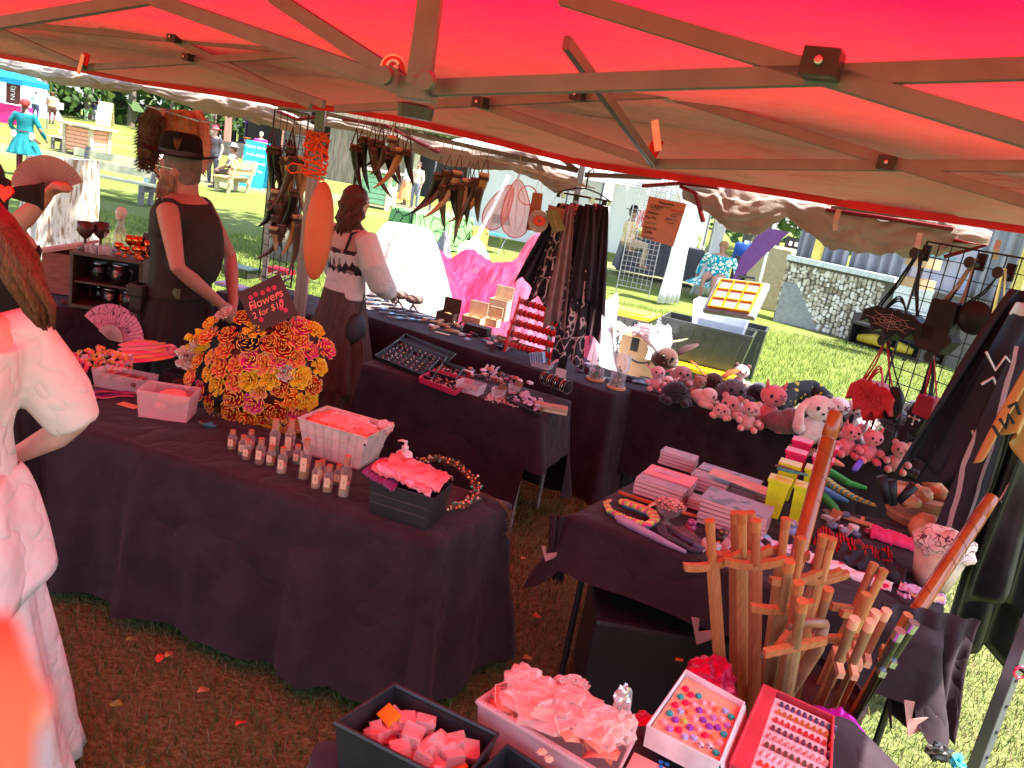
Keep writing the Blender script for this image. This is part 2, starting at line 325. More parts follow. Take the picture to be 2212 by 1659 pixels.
ct=thing('canopy_tent','red canopy overhead with its scissor frame of crossed metal bars','canopy',loc=A0,rz=0)
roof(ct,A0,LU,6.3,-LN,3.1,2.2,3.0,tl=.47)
ROT=math.atan2(LU.y,LU.x)
def bar(name,a,b,w,h,parent,m=M_ALU,clips=()):
 mb=MB();a=V3(a);b=V3(b);mb.tube([a,b],[(w*.71,h*.71)]*2,n=4,ref=(0,0,1));d=(b-a).normalized();s,u=frame(d)
 for k in(-1,1):mb.tube([a+u*(h*.5*k),b+u*(h*.5*k)],w*.16,n=4)
 return mb.build(name,m,parent,bevel=0)
def E_(x,y):return VP(x,y,LA,LB_)
def EN(x,y,k=.93):c=V3((0,0,CZ));return c+(E_(x,y)-c)*k
def E2(x,y):return EN(x,y,.925)
for a,b in[((672,228),(230,15)),((0,50),(640,108)),((-60,40),(182,146)),((182,146),(655,116)),((700,225),(410,125)),((725,235),(1450,201)),((1000,212),(1412,353)),((1416,354),(2300,360)),((1446,205),(2300,462))]:
 bar('truss_bar',EN(*a),E2(*b),.018,.026,ct)
def clip(p,d,s,parent,name='bracket'):
 mb=MB();M=Matrix.Translation(p)@Matrix.Rotation(ROT,4,'Z');mb.box((0,-.004,0),(s*1.3,.045,s),M);mb.tube([M@V3((0,-.028,0)),M@V3((0,-.034,0))],s*.16,n=10,mi=1)
 return mb.build(name,[M_BLKP,M_STEEL],parent,bevel=.003)
for x,y,s in[(380,82,.038),(410,125,.028),(1040,222,.034),(1916,352,.034)]:clip(EN(x,y,.92),LU,s,ct)
# centre frame nearer the camera
CA=V3((-.1,1.28,0));CB=CA+LU;cpl=lambda x,y:VP(x,y,CA,CB)
for a,b in[((930,190),(2300,146)),((1215,-8),(2300,318)),((325,-4),(868,186)),((-60,60),(325,-4)),((590,-8),(880,182))]:bar('truss_bar',cpl(*a),cpl(*b),.015,.0235,ct)
c1=EN(1412,353);c3=cpl(1036,-6)+LN*.3;bar('truss_bar',c1,c3,.015,.023,ct)
clip(cpl(1783,148)-LN*.02,LU,.033,ct)
clip(EN(1250,206,.92),LU,.032,ct)
mp_=cpl(905,185);mb=MB();mb.tube([mp_,mp_+V3((0,0,.85))],.022*1.15,n=4,ref=(0,1,0));mb.build('mast',M_ALU,ct)
mb=MB();M=Matrix.Translation(mp_)@Matrix.Rotation(ROT,4,'Z');mb.box((0,0,-.005),(.055,.04,.035),M);mb.lathe([(.0,-.05),(.028,-.05),(.03,-.03),(.02,-.028)],14,M=M,mi=1)
for k in(-1,1):mb.lathe([(.015,0),(.015,.012)],14,M=M@T(k*.04,-.03,.005,rx=pi/2));
mb.build('mast_fitting',[M_ALU,M_BLKP,],ct,bevel=.002)
# round badge tied to the fitting
bp_=cpl(850,148);bt=thing('badge','round red and white badge tied to the metal mast fitting','badge',loc=bp_)
M=Matrix.Translation(bp_)@Matrix.Rotation(ROT+.5,4,'Z')@Matrix.Rotation(pi/2,4,'X')
mr_=mat('badge_red',(0.55,0.01,0.03),rough=.3);mw_=mat('badge_white',(.8,.8,.8),rough=.3)
mb=MB();mb.lathe([(0,0),(.021,0),(.021,.003),(0,.003)],24,M=M);mb.build('rim',mw_,bt)
mb=MB();mb.lathe([(0,.003),(.0185,.003),(.0185,.0042),(0,.0042)],24,M=M);mb.build('face',mr_,bt)
mb=MB();pts=[(.01*cos(t),.012*sin(t),.0055)for t in np.linspace(.6,5.6,14)];mb.tube(pts,.0024,n=5,M=M);mb.ell((.004,0,.0055),(.005,.006,.0015),8,4,M=M);mb.build('emblem',mw_,bt)
sa,sb_=cpl(2100,-12)+V3((0,0,.05)),cpl(2290,150)+V3((0,0,.05));mb=MB();mb.tube([sa,sa.lerp(sb_,.5)+V3((0,0,.012)),sb_],.0025,n=5);mb.build('seam',mat('seam_dark',(.12,.02,.02)),ct)
# eave hem band
hem=[(-40,120),(0,126),(150,152),(300,182),(480,208),(620,232),(740,243),(880,268),(1040,306),(1180,340),(1279,364),(1420,385),(1560,405),(1700,427),(1850,452),(2000,475),(2120,492),(2290,516)]
mb=MB();hp=[E_(*q)for q in hem];hv=[]
for i,p in enumerate(hp):hv+=[p,p+V3((0,0,.022))-LN*.004]
mb.add(hv,[(2*i,2*i+2,2*i+3,2*i+1)for i in range(len(hp)-1)]);mb.build('hem',M_REDHEM,ct,thick=.004)
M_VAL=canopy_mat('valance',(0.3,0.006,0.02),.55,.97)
mb=MB();n_=len(hp);va=[]
def vf(u,v):
 t=u*(n_-1);i=min(n_-2,int(t));p=hp[i].lerp(hp[i+1],t-i);z=p.z+.02+(2.26-p.z)*v;va.append(.45+.55*(1-v));wv=.02*sin(u*31+3*v)*(1-v)+.03*jn((u*9,v*2,0),1.0,3)
 return V3((p.x,p.y,z))+LN*(wv-.05*v)
mb.grid(vf,110,8);o=mb.build('valance',M_VAL,ct,smooth=True);o.data.attributes.new('eave_shade','FLOAT','POINT').data.foreach_set('value',va)
# hook tabs of the canopy
def tab(x,y,s,up=1):
 p=EN(x,y,.92);mb=MB();M=Matrix.Translation(p)@Matrix.Rotation(ROT,4,'Z');mb.box((0,0,.0),(.035,.006,.05),M@Matrix.Rotation(.3,4,'Y'),0);mb.box((-.012*s,-.01,-.03*s),(.022,.004,.09),M@Matrix.Rotation(.35*s,4,'Y'),1)
 mb.build('fastener_tab',[M_REDHEM,mat('hook_tape',(.7,.55,.5),rough=.9)],ct)
tab(186,128,1);tab(1415,318,-1)
# the post that carries the eave, with the orange cord
PB=VP(676,400,V3((LA[0],LA[1],0))+LN*.32,V3((LB_[0],LB_[1],0))+LN*.32);PB.z=0;pt=thing('tent_post','square metal tent post behind the flowers with black cap bracket','tent post',loc=PB)
mb=MB();Mp=Matrix.Translation(PB)@Matrix.Rotation(ROT+.6,4,'Z');mb.box((0,0,.98),(.055,.055,1.96),Mp)
for k in(-1,1):mb.box((k*.012,-.03,.98),(.006,.006,1.9),Mp)
mb.build('outer_tube',mat('post_metal',(.24,.2,.21),rough=.35,metal=.45,var=.06),pt,bevel=.004)
mb=MB();mb.box((0,0,2.08),(.042,.042,.26),Mp);mb.build('inner_tube',M_ALU,pt,bevel=.003)
mb=MB();mb.box((0,0,2.235),(.05,.05,.05),Mp);mb.box((0,-.024,2.21),(.022,.006,.07),Mp);mb.build('cap_bracket',M_BLKP,pt,bevel=.003)
mb=MB();mb.box((0,0,1.985),(.066,.066,.05),Mp);mb.build('slider',M_ALU,pt,bevel=.004)
ms=MB();rs=random.Random(4)
for k in range(15):
 z=1.98-.012*k+rs.uniform(-.01,.01);tl_=rs.uniform(-.35,.35);r=.045+rs.uniform(0,.012);ms.tube([Mp@V3((r*cos(t),r*sin(t),z+tl_*.12*sin(t+k)))for t in np.linspace(0,2*pi,13)[:-1]],.0038,n=5,closed=True)
for k in range(9):
 ms.tube([Mp@V3((rs.uniform(-.06,.06),-.05+rs.uniform(-.02,.0),2.02-rs.uniform(0,.1)))for _ in range(4)],.0035,n=5)
a_=Mp@V3((.03,-.06,1.95));ms.tube([a_,a_+V3((.01,0,-.08)),a_+V3((0,0,-.17)),a_+V3((.015,0,-.24))],.0035,n=5)
a_=Mp@V3((-.05,-.03,1.86));ms.tube([a_,a_+V3((-.05,0,-.0)),a_+V3((-.075,0,-.025)),a_+V3((-.05,0,-.045)),a_+V3((0,0,-.03))],.0035,n=5)
one(ms,'cord',mat('orange_cord',(.8,.10,.02),rough=.6),'orange cord wound many times round the top of the tent post','cord')
# back canopy over the jewellery and plush tables
B0=V3((LA[0],LA[1],0))-LN*.04-LU*4.6
bt2=thing('canopy_tent','second canopy behind with rolled beige side walls along its eave','canopy',loc=B0)
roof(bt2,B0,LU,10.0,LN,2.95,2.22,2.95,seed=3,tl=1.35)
K0,K1=(-1.33,7.0),(2.77,4.9)
F_=lambda x,y:VP(x,y,K0,K1)
M_TARP=mat('rolled_tarp',(0.40,0.33,0.29),rough=.65,var=.12,scale=5,bump=.5,bs=20,transl=.3,spec=.2)
M_MAR=mat('maroon_edge',(.2,.008,.02),rough=.6)
def swag(pts,rad_,name='rolled_wall',seed=0,amp=.35):
 """a rolled side wall drooping between ties"""
 mb=MB();P3=[F_(*q)for q in pts];K=12;L_=[]
 for i in range(len(P3)-1):
  for k in range(K):t=k/K;L_.append((P3[i].lerp(P3[i+1],t),rad_[i]*(1-t)+rad_[i+1]*t))
 L_.append((P3[-1],rad_[-1]));vs=[];n=48
 for i,(p,r)in enumerate(L_):
  for j in range(n):
   t=2*pi*j/n;g_=jn((i*.09,0,3),1.3,seed);q=1+amp*.5*jn((i*.07,0,0),1.2,seed)+.13*sin(4*t+5*g_+i*.05)+.09*sin(9*t+9*g_-i*.11)+.05*sin(17*t+i*.23);vs.append(p+LN*(cos(t)*r*q*.7)+V3((0,0,sin(t)*r*q)))
 k=len(L_);mb.add(vs,[(i*n+j,i*n+(j+1)%n,(i+1)*n+(j+1)%n,(i+1)*n+j)for i in range(k-1)for j in range(n)]);return mb.build(name,[M_TARP],bt2,smooth=True)
swag([(-150,95),(0,138),(60,150),(125,164),(175,173),(225,180),(275,187),(312,188)],[.05,.05,.06,.07,.07,.06,.06,.02],seed=1)
swag([(312,190),(380,207),(440,222),(521,232),(602,255),(650,275),(690,285)],[.03,.06,.09,.09,.09,.07,.03],seed=5)
swag([(700,262),(760,272),(828,288),(898,312),(978,334),(1028,341),(1106,344),(1156,357),(1206,388),(1258,400)],[.04,.04,.05,.06,.08,.08,.08,.08,.08,.04],seed=2)
swag([(1478,410),(1540,430),(1586,450),(1650,460),(1705,448),(1781,476),(1850,492),(1906,500),(1996,508),(2056,508),(2140,515)],[.05,.09,.13,.13,.06,.12,.14,.13,.13,.10,.03],seed=3)
for seg in[[(1400,404),(1480,398),(1560,408)],[(1480,405),(1512,420),(1528,480)],[(1790,455),(1900,470),(2060,496)],[(2060,520),(2130,530),(2040,555)],[(620,245),(660,262),(720,255)],[(760,262),(850,275),(960,330)]]:
 mb=MB();mb.tube([F_(*q)-LN*.1 for q in seg],[(.035,.014)]*len(seg),n=6);mb.build('wall_edge_band',M_MAR,bt2,smooth=True)
for a,b in[((1276,380),(1440,386)),((700,245),(1262,372)),((1160,300),(1262,372)),((620,235),(700,262)),((1800,452),(2080,478)),((640,240),(1100,250))]:bar('truss_bar',F_(*a)-LN*.1,F_(*b)-LN*.1,.02,.03,bt2)
for x,y0,y1 in[(1815,455,500),(1985,505,560),(2150,520,560),(880,268,300)]:
 mb=MB();mb.tube([F_(x+6,y0)-LN*.17,F_(x,(y0+y1)/2)-LN*.2,F_(x-2,y1)-LN*.17],(.022,.003),n=4);mb.build('tie_strap',mat('strap',(.6,.45,.42)),bt2)
def post(name,p,h,label,m=M_ALU,w=.045,foot=True,lean=(0,0)):
 t_=thing(name,label,'tent post',loc=p);mb=MB();mb.tube([p,p+V3((lean[0],lean[1],h))],w*.7,n=4,ref=(0,1,0));mb.build('tube',m,t_,bevel=.003)
 if foot:mb=MB();mb.box((p.x,p.y,.004),(.1,.1,.008));mb.build('foot_plate',m,t_)
 return t_
pk=F_(1262,372);post('tent_post',V3((pk.x,pk.y,0))-LN*.05,2.2,'tent post hidden behind the hanging scarves at the table corner')
# near right leg with pull ring
lp=P(2105,1665,.15);tl_=thing('tent_post','grey metal tent leg with punched holes beside the black cloth','tent post',loc=(lp.x,lp.y,0))
mb=MB();ML=T(lp.x,lp.y,0,.5);mb.box((0,0,1.1),(.045,.045,2.2),ML);mb.build('outer_tube',M_ALU,tl_,bevel=.004)
for k in range(9):mb=MB();mb.tube([ML@V3((0,-.0235,.12+k*.11)),ML@V3((0,-.0265,.12+k*.11))],.007,n=10);mb.build('adjusting_hole',mat('hole_dark',(.01,.01,.01)),tl_)
for dz,pth in[(.62,'pull_ring'),(.74,'pull_pin')]:
 mb=MB();c=ML@V3((-.05,-.05,dz));mb.tube([c+V3((.022*cos(t),0,.022*sin(t)))for t in np.linspace(0,2*pi,15)[:-1]],.005,n=6,closed=True);mb.tube([c+V3((.02,0,0)),ML@V3((-.02,-.02,dz))],.008,n=8,mi=1);mb.build(pth,[mat('ring_red',(.6,.02,.06),rough=.35),M_BLKP],tl_)
# ================= stall tables
M_TOPK=mat('table_plastic',(.05,.05,.055),rough=.5)
def drape(quad,z,drop,label,name='cloth_table',fold=.03,mcl=None,cat='table',seed=0,bare=(),legs=True,wr=1.0,flare=.05,tips=0.0,step=.028):
 """folding table under a draped cloth; quad = four corners counter-clockwise from near left"""
 q=[V3((a[0],a[1],0))for a in quad];c=sum(q,V3())/4;t_=thing(name,label,cat,loc=(c.x,c.y,0));R=.035;path=[]
 for i in range(4):
  a,b,e=q[i-1],q[i],q[(i+1)%4];d0=(b-a).normalized();d1=(e-b).normalized();n0=V3((d0.y,-d0.x,0));n1=V3((d1.y,-d1.x,0));o=b-n0*R-n1*R
  for k in range(7):t=k/6;n=(n0*(1-t)+n1*t).normalized();path.append((o+n*R,n,i,1-abs(t-.5)*2))
  L_=(e-b).length-2*R;m_=max(2,int(L_/step));s0=o+n1*R
  for k in range(1,m_):path.append((s0+d1*L_*k/m_,n1,i,max(0,1-min(k,m_-k)*L_/m_/.1)*.0))
 n=len(path);S=[0]
 for k in range(1,n):S.append(S[-1]+(path[k][0]-path[k-1][0]).length)
 rows=18;vs=[]
 per=S[-1]+.03;kf=2*pi/per
 for r in range(rows+1):
  f=r/rows
  for k in range(n):
   p,nr,side,cn=path[k];th=S[k]*kf;d=drop[side]if isinstance(drop,(list,tuple))else drop
   if isinstance(drop,(list,tuple)):
    kk=[max(0,1-abs(x)/.25)for x in(0,)]
   ph=seed*1.7+S[k]*17+2.2*jn((cos(th)*2,sin(th)*2,seed),1.3,seed)+f*.5*sin(S[k]*3+seed)
   am=fold*f**.8*(.55+.6*jn((cos(th)*3,sin(th)*3,3),1.2,seed+2))*wr
   off=.002+flare*f**1.3*(1+cn*1.6)+am*(1+sin(ph))+am*.35*sin(2.3*ph+1)
   cr=.012*wr*f**.3*jn((p.x*2.2+z,p.y*2.2,f*2.2),1.4,seed+5)
   v=p+nr*(off+cr);zz=z-.004*(r>0)-d*f*(1+.03*jn((cos(th)*4,sin(th)*4,1),1,seed))-cn*tips*f;vs.append((v.x,v.y,max(.01,zz)))
 m=MB();fs=[(r*n+i,(r+1)*n+i,(r+1)*n+(i+1)%n,r*n+(i+1)%n)for r in range(rows)for i in range(n)if path[i][2]not in bare]
 for g in range(1,9):
  u=1-g/9
  for k in range(n):p=path[k][0].lerp(c,g/9);vs.append((p.x,p.y,z+.0012+.0018*jn((p.x*6,p.y*6,0),1,seed)))
  o0=0 if g==1 else(rows+g-1)*n;o1=(rows+g)*n;fs+=[(o0+i,o0+(i+1)%n,o1+(i+1)%n,o1+i)for i in range(n)]
 vs.append((c.x,c.y,z));T_=len(vs)-1;o1=(rows+8)*n;fs+=[(o1+i,o1+(i+1)%n,T_)for i in range(n)]
 m.add(vs,fs);m.build('cloth',mcl or M_BLACK,t_,smooth=True)
 ins=lambda k:q[k].lerp(c,.1)
 mb=MB();mb.prism([(ins(k).x,ins(k).y)for k in range(4)],z-.04,z-.012);mb.build('table_top',M_TOPK,t_)
 if legs:
  for k in range(4):p=q[k].lerp(c,.14);mb=MB();mb.tube([V3((p.x,p.y,0)),V3((p.x,p.y,z-.04))],.013,n=8);mb.build('leg',M_WIREG if not isinstance(legs,str)else M_BLKP,t_)
 return t_
TZ=.74
def quad(a,b,depth,side=1):
 a=V3((a[0],a[1],0));b=V3((b[0],b[1],0));d=(b-a).normalized();n=V3((-d.y,d.x,0))*depth*side;return[a,b,b+n,a+n]
T1=quad((-2.0,3.09),(-.149,2.545),.53);T1[2]=V3((.09,3.0,0));drape(T1,TZ,.66,'long table under creased black cloth holding the flower bouquet and baskets',seed=1,fold=.035,wr=1.5)
T2=quad((-.92,4.70),(.2,4.287),.52);T2[2]=V3((.38,4.72,0));drape(T2,TZ,[.66,.3,.6,.6],'table under black cloth with ring tray and jewellery boxes',seed=2,fold=.02,wr=.6)
T3=quad((-1.35,6.2),(.66,5.05),.66);drape(T3,TZ,.72,'back table under dark cloth with knives and the red bracelet rack',mcl=M_NAVY,seed=3,fold=.02,wr=.6)
T4=[P(1232,1112,TZ),P(1560,1230,TZ)+V3((.0,0,0)),P(2050,1262,TZ),P(1350,1020,TZ)]
T4=[T4[0],T4[1]+(T4[1]-T4[0]).normalized()*.1,T4[2],T4[3]]
T6=quad((.72,5.32),(2.62,4.5),.5);drape(T6,TZ,.56,'long table under black cloth covered with plush toys',seed=5,fold=.02,wr=.6,legs='b')
# ================= beyond the stall
def leaves(cs,n,size,rs,flat=.55):
 """n leaf-sized faces spread through ellipsoids cs = [(centre, radii)]"""
 w_=np.array([c[1][0]*c[1][1]*c[1][2]for c in cs])**.67;w_=w_/w_.sum();k=rs.choice(len(cs),n,p=w_)
 cen=np.array([tuple(c[0])for c in cs])[k];rad_=np.array([c[1]for c in cs])[k];d=rs.normal(size=(n,3));d/=np.linalg.norm(d,axis=1)[:,None];r=rs.uniform(.45,1.08,n)[:,None]
 p=cen+d*rad_*r;a=rs.normal(size=(n,3));a/=np.linalg.norm(a,axis=1)[:,None];b=np.cross(a,rs.normal(size=(n,3)));b/=np.linalg.norm(b,axis=1)[:,None];s=(size*rs.uniform(.5,1.4,n))[:,None]
 return np.stack([p-a*s,p-b*s*flat,p+a*s,p+b*s*flat],1)
def leafobj(name,V,mats,rs,parent=None,stuff=False):
 n=len(V);me=bpy.data.meshes.new(name);v=V.reshape(-1,3)
 if parent is not None:v=v-np.array(WM[parent.name].translation)
 me.vertices.add(n*4);me.vertices.foreach_set('co',v.reshape(-1));me.loops.add(n*4);me.loops.foreach_set('vertex_index',np.arange(n*4,dtype=np.int32));me.polygons.add(n)
 me.polygons.foreach_set('loop_start',np.arange(n,dtype=np.int32)*4);me.polygons.foreach_set('loop_total',np.full(n,4,np.int32))
 for m in mats:me.materials.append(m)
 me.polygons.foreach_set('material_index',rs.randint(0,len(mats),n).astype(np.int32));me.update();me.validate()
 o=bpy.data.objects.new(name,me);col.objects.link(o)
 if parent is not None:o.parent=parent
 if stuff:o['kind']='stuff'
 return o
LM=[mat('leaf_dark',(.035,.075,.018),rough=.6,transl=.3),mat('leaf_mid',(.07,.14,.03),rough=.6,transl=.4),mat('leaf_light',(.13,.2,.05),rough=.6,transl=.45)]
M_BARK=mat('bark',(.16,.13,.1),rough=.95,var=.45,scale=6,stretch=(4,4,.8),bump=1,bs=14)
rs0=np.random.RandomState(5)
def tree(x,y,h,r,tr,label,crown_z=.38,n=1500,size=.2,mats=LM,lean=0):
 t_=thing('tree',label,'tree',loc=(x,y,0),group=None);b=V3((x,y,0));mb=MB();top=b+V3((lean,.2,h*.75))
 mb.tube([b-V3((0,0,.1)),b+V3((0,0,.3)),b.lerp(top,.4),top],[tr*1.5,tr,tr*.8,tr*.25],n=12)
 for k in range(6):a=k*1.05+x;s_=b.lerp(top,.45+.08*k);mb.tube([s_,s_+V3((cos(a)*r*.45,sin(a)*r*.45,h*.13)),s_+V3((cos(a)*r*.8,sin(a)*r*.8,h*.2))],[tr*.35,tr*.2,tr*.05],n=6)
 mb.build('trunk',M_BARK,t_,smooth=True);cs=[]
 for k in range(15):a=rs0.uniform(0,6.28);q=rs0.uniform(.2,.85)*r;z=h*rs0.uniform(crown_z,.98);q*=1-.5*abs(z/h-.62);cs.append((b+V3((cos(a)*q+lean*.5,sin(a)*q,z)),(r*rs0.uniform(.28,.45),)*2+(r*rs0.uniform(.2,.34),)))
 leafobj('crown',leaves(cs,n,size,rs0),mats,rs0,t_);return t_
TR=[((-38,62),15,6,.5,'broad tree behind the white pavilion at the far left'),((-27,66),14,6,.45,'tall tree at the wood edge behind the two strolling people'),((-18,66),13,5,.4,'leafy tree shading the wooden fence behind the crowd'),((-9,52),13,5.5,.4,'tree above the crowd beside the dark wooden stage'),
      ((10,40),12,5,.35,'bright tree behind the white vendor tent with hats'),((17,44),13,5.5,.4,'tree between the vendor tent and the grey curtained stage'),((26,36),12,5,.4,'tree behind the grey curtained stage'),((3,48),14,6,.4,'tree rising behind the white tents in the middle'),((21.5,24),9,3.2,.3,'tree with bare pale trunk beside the stage end')]
for(x,y),h,r,tr,lab in TR:tree(x,y,h,r,tr,lab,n=2200,size=.3,crown_z=.12)
cs=[]
for k in range(150):a=-1.2+2.4*k/149;d=82+rs0.uniform(-6,6);cs.append(((sin(a)*d,cos(a)*d,rs0.uniform(1,12)),(4.5,4.5,4.0)))
o=leafobj('forest',leaves(cs,30000,.7,rs0),LM,rs0);tag(o,'dense green woodland closing the far side of the field','woodland',kind='stuff')
mb=MB()
for k in range(60):a=-1.2+2.4*k/59;mb.tube([(sin(a)*79,cos(a)*79,0),(sin(a)*79,cos(a)*79,14)],[.35,.2],n=6)
tag(mb.build('woodland_trunks',M_BARK,stuff=True,base=False),'grey trunks standing at the edge of the far woodland','woodland')
tb=P(489,330,0);t_=tree(tb.x,tb.y,9,3.2,.2,'rough barked tree trunk rising between the blue and purple stall tents',crown_z=.6)
tb=P(33,232,0);tree(tb.x,tb.y,10,4,.55,'stout grey tree trunk beside the white pavilion',crown_z=.5,n=1500,size=.25)
tb=Q(628,400,13);tree(tb.x,13,10.5,5,.22,'tree behind the horn grid dappling the lawn by the benches',crown_z=.5,n=3800,size=.26)
# --- shelters
def shelter(cx,cy,w_,d,h,hp,rz,mroof,label,sides=(),mside=None,cat='tent',roofh=None,val=.25,mpole=None):
 t_=thing('market_tent',label,cat,loc=(cx,cy,0),rz=rz);M=WM[t_.name];mb=MB();a,b=w_/2,d/2
 rr=[(-a,-b,h),(a,-b,h),(a,b,h),(-a,b,h),(0,0,hp)];vl=[(-a,-b,h-val),(a,-b,h-val),(a,b,h-val),(-a,b,h-val)]
 mb.add(rr+vl,[(0,1,4),(1,2,4),(2,3,4),(3,0,4),(5,6,1,0),(6,7,2,1),(7,8,3,2),(8,5,0,3)],M=M);mb.build('roof',mroof,t_,thick=.006)
 for x,y in[(-a,-b),(a,-b),(a,b),(-a,b)]:mb=MB();mb.tube([M@V3((x*.98,y*.98,0)),M@V3((x*.98,y*.98,h))],.028,n=8);mb.build('pole',mpole or M_ALU,t_)
 for s in sides:
  p,q={'b':((-a,b),(a,b)),'l':((-a,-b),(-a,b)),'r':((a,-b),(a,b)),'f':((-a,-b),(a,-b))}[s];mb=MB()
  mb.grid(lambda u,v:(p[0]+(q[0]-p[0])*u+.05*sin(u*40)*(p[0]==q[0]),p[1]+(q[1]-p[1])*u+.05*sin(u*40)*(p[1]==q[1]),v*(h-.1)+.02),40,1,M=M);mb.build('side_wall',mside or mroof,t_,smooth=True)
 return t_
M_TW=mat('tent_white',(.8,.8,.82),rough=.7,transl=.4,var=.03);M_PUR=mat('tent_purple',(.09,.015,.17),rough=.7,transl=.3);M_BLU=mat('tent_blue',(.01,.04,.45),rough=.6,transl=.3);M_CYA=mat('tent_cyan',(.01,.25,.6),transl=.3)
M_MAG=mat('magenta_cloth',(.6,.02,.16),rough=.8);M_GRY=mat('grey_curtain',(.3,.3,.33),rough=.85,var=.12,scale=3);M_DGREY=mat('dark_grey_cloth',(.07,.07,.085),rough=.85)
def gp(x,y):return P(x,y,0)
p=gp(-5,236);t_=thing('pavilion','white bell pavilion at the left edge of the field','tent',loc=p);mb=MB();mb.lathe([(3.9,0),(2.6,2.2),(2.3,2.6),(0,5.6)],16,c=p);mb.build('canvas',M_TW,t_)
mb=MB();mb.tube([p,p+V3((0,0,5.9))],.05,n=6);mb.build('centre_pole',M_BARK,t_)
p=gp(-8,262);shelter(p.x,p.y+.5,3,2.5,2.1,2.8,.1,M_CYA,'small stall tent with bright blue roof in front of the pavilion')
mb=MB();mb.box((p.x,p.y,.45),(3,.8,.9));one(mb,'stall_table',M_MAG,'stall counter draped in magenta under the small blue roof','table')
b_=thing('banner','brown hanging banner with white letters at the blue stall','banner',loc=p+V3((1.0,-.3,.95)));mb=MB();mb.box(tuple(p+V3((1.0,-.3,1.45))),(.7,.02,1.0));mb.build('cloth',mat('banner_brown',(.12,.03,.03)),b_)
text('lettering','NUEJ',.3,TV(p+V3((1.0,-.32,1.45)),rx=pi/2,ry=-pi/2),mw_,b_)
M_PICK=mat('fence_wood',(.12,.10,.085),rough=.9,var=.3,scale=3)
fn=thing('fence','weathered picket fence in front of the far woodland','fence',loc=(-33,75,0));pkm=None
for k in range(34):
 x=-46+k*.75;y=75+.1*(x+33)
 if pkm is None:mb=MB();mb.box((x,y,1.0),(.6,.05,2.0));pkm=mb.build('board',M_PICK,fn);pkm0=(x,y)
 else:o=pkm.copy();col.objects.link(o);o.location=(x-pkm0[0],y-pkm0[1],random.uniform(-.05,.05))
mb=MB();mb.tube([(-46,73.6,1.5),(-21,76.1,1.5)],.06,n=4);mb.build('rail',M_PICK,fn)
st=thing('stage','dark open timber stage with striped posts behind the crowd','stage',loc=(-13.5,48,0));mb=MB();mb.box((-13.5,50,3.4),(11,5,.3));mb.build('roof',M_PICK,st);mb=MB();mb.box((-13.5,52.2,1.7),(11,.2,3.4));mb.build('back_wall',mat('stage_dark',(.05,.035,.03)),st);mb=MB();mb.box((-13.5,50,.4),(11,5,.8));mb.build('floor',M_PICK,st)
for k in range(4):mb=MB();mb.box((-18.5+k*3.3,47.7,1.7),(.3,.3,3.4));mb.build('post',[mat('post_paint',(.5,.2,.15))],st)
# --- kiosk, benches, stump, signs
M_OCH=mat('ochre_board',(.62,.34,.16),rough=.8,var=.1);M_TAN=mat('tan_timber',(.5,.42,.26),rough=.85,var=.15,scale=4);M_PEACH=mat('peach_panel',(.75,.35,.2),rough=.8)
def kiosk(p,w_,d,h,label,mf,mp2,rz=0,group=None):
 t_=thing('kiosk',label,'kiosk',loc=p,rz=rz);M=WM[t_.name]
 for x in(-1,1):
  for y in(-1,1):mb=MB();mb.box((x*w_/2,y*d/2,h/2),(.12,.12,h),M);mb.build('corner_post',mf,t_)
 mb=MB();mb.box((0,0,h+.03),(w_+.4,d+.4,.06),M);mb.build('top',mf,t_)
 n=6
 for k in range(n):
  for f,(c,s)in enumerate([((0,-d/2),(w_-.1,.03)),((w_/2,0),(.03,d-.1))]):mb=MB();mb.box((c[0],c[1],.16+(h-.2)*(k+.5)/n),(s[0],s[1],(h-.2)/n-.02),M);mb.build('board',mp2,t_)
 mb=MB();mb.box((0,0,h/2+.05),(w_-.12,d-.12,h-.15),M);mb.build('inner_case',M_TAN,t_);return t_
p=gp(172,338);kiosk(V3((p.x,p.y+.4,0)),1.15,.7,.95,'ochre boarded box kiosk behind the painted bench',M_TAN,M_PEACH,rz=-.35)
def bench(p,w_,rz,label,mb_,ml,slats=2,back=True,seat_z=.43,txt=None):
 t_=thing('bench',label,'bench',loc=p,rz=rz);M=WM[t_.name]
 for k in range(slats):
  mb=MB();mb.box((0,.28+.05*k,.62+.19*k),(w_,.03,.155),M@T(0,0,0));o=mb.build('back_slat',mb_,t_,bevel=.004)
 mb=MB();mb.box((0,0,seat_z),(w_,.42,.04),M);mb.build('seat',mb_,t_,bevel=.004)
 for x in(-1,1):
  mb=MB();mb.tube([(x*w_*.36,.18,0),(x*w_*.36,.36,.95)],.055,n=4,M=M);mb.build('back_leg',ml,t_);mb=MB();mb.box((x*w_*.36,-.17,seat_z/2-.01),(.08,.1,seat_z-.03),M);mb.build('leg',ml,t_)
  mb=MB();mb.box((x*w_*.36+.06,.02,seat_z-.09),(.05,.5,.13),M);mb.build('side_rail',ml,t_)
 if txt:text('lettering',txt,.1,M@T(0,.28+.05*(slats-1)-.018,.62+.19*(slats-1),rx=pi/2),mat('ink_blue',(.03,.05,.15)),t_)
 return t_
M_BT=mat('bench_tan',(.5,.47,.3),rough=.8,var=.1,scale=5);M_BG=mat('bench_grey',(.17,.15,.14),rough=.85);M_BP=mat('bench_pale',(.8,.68,.5),rough=.8,var=.06)
p=gp(238,432);bench(p+V3((-.1,.2,0)),2.1,rad(188)+pi-.2,'olive plank bench with grey legs right behind the stump',M_BT,M_BG)
p=gp(146,328);bench(p,1.3,-.25,'pale painted bench lettered to Hartsgrove beside the kiosk',M_BP,M_BG,txt='TO HARTSGROVE')
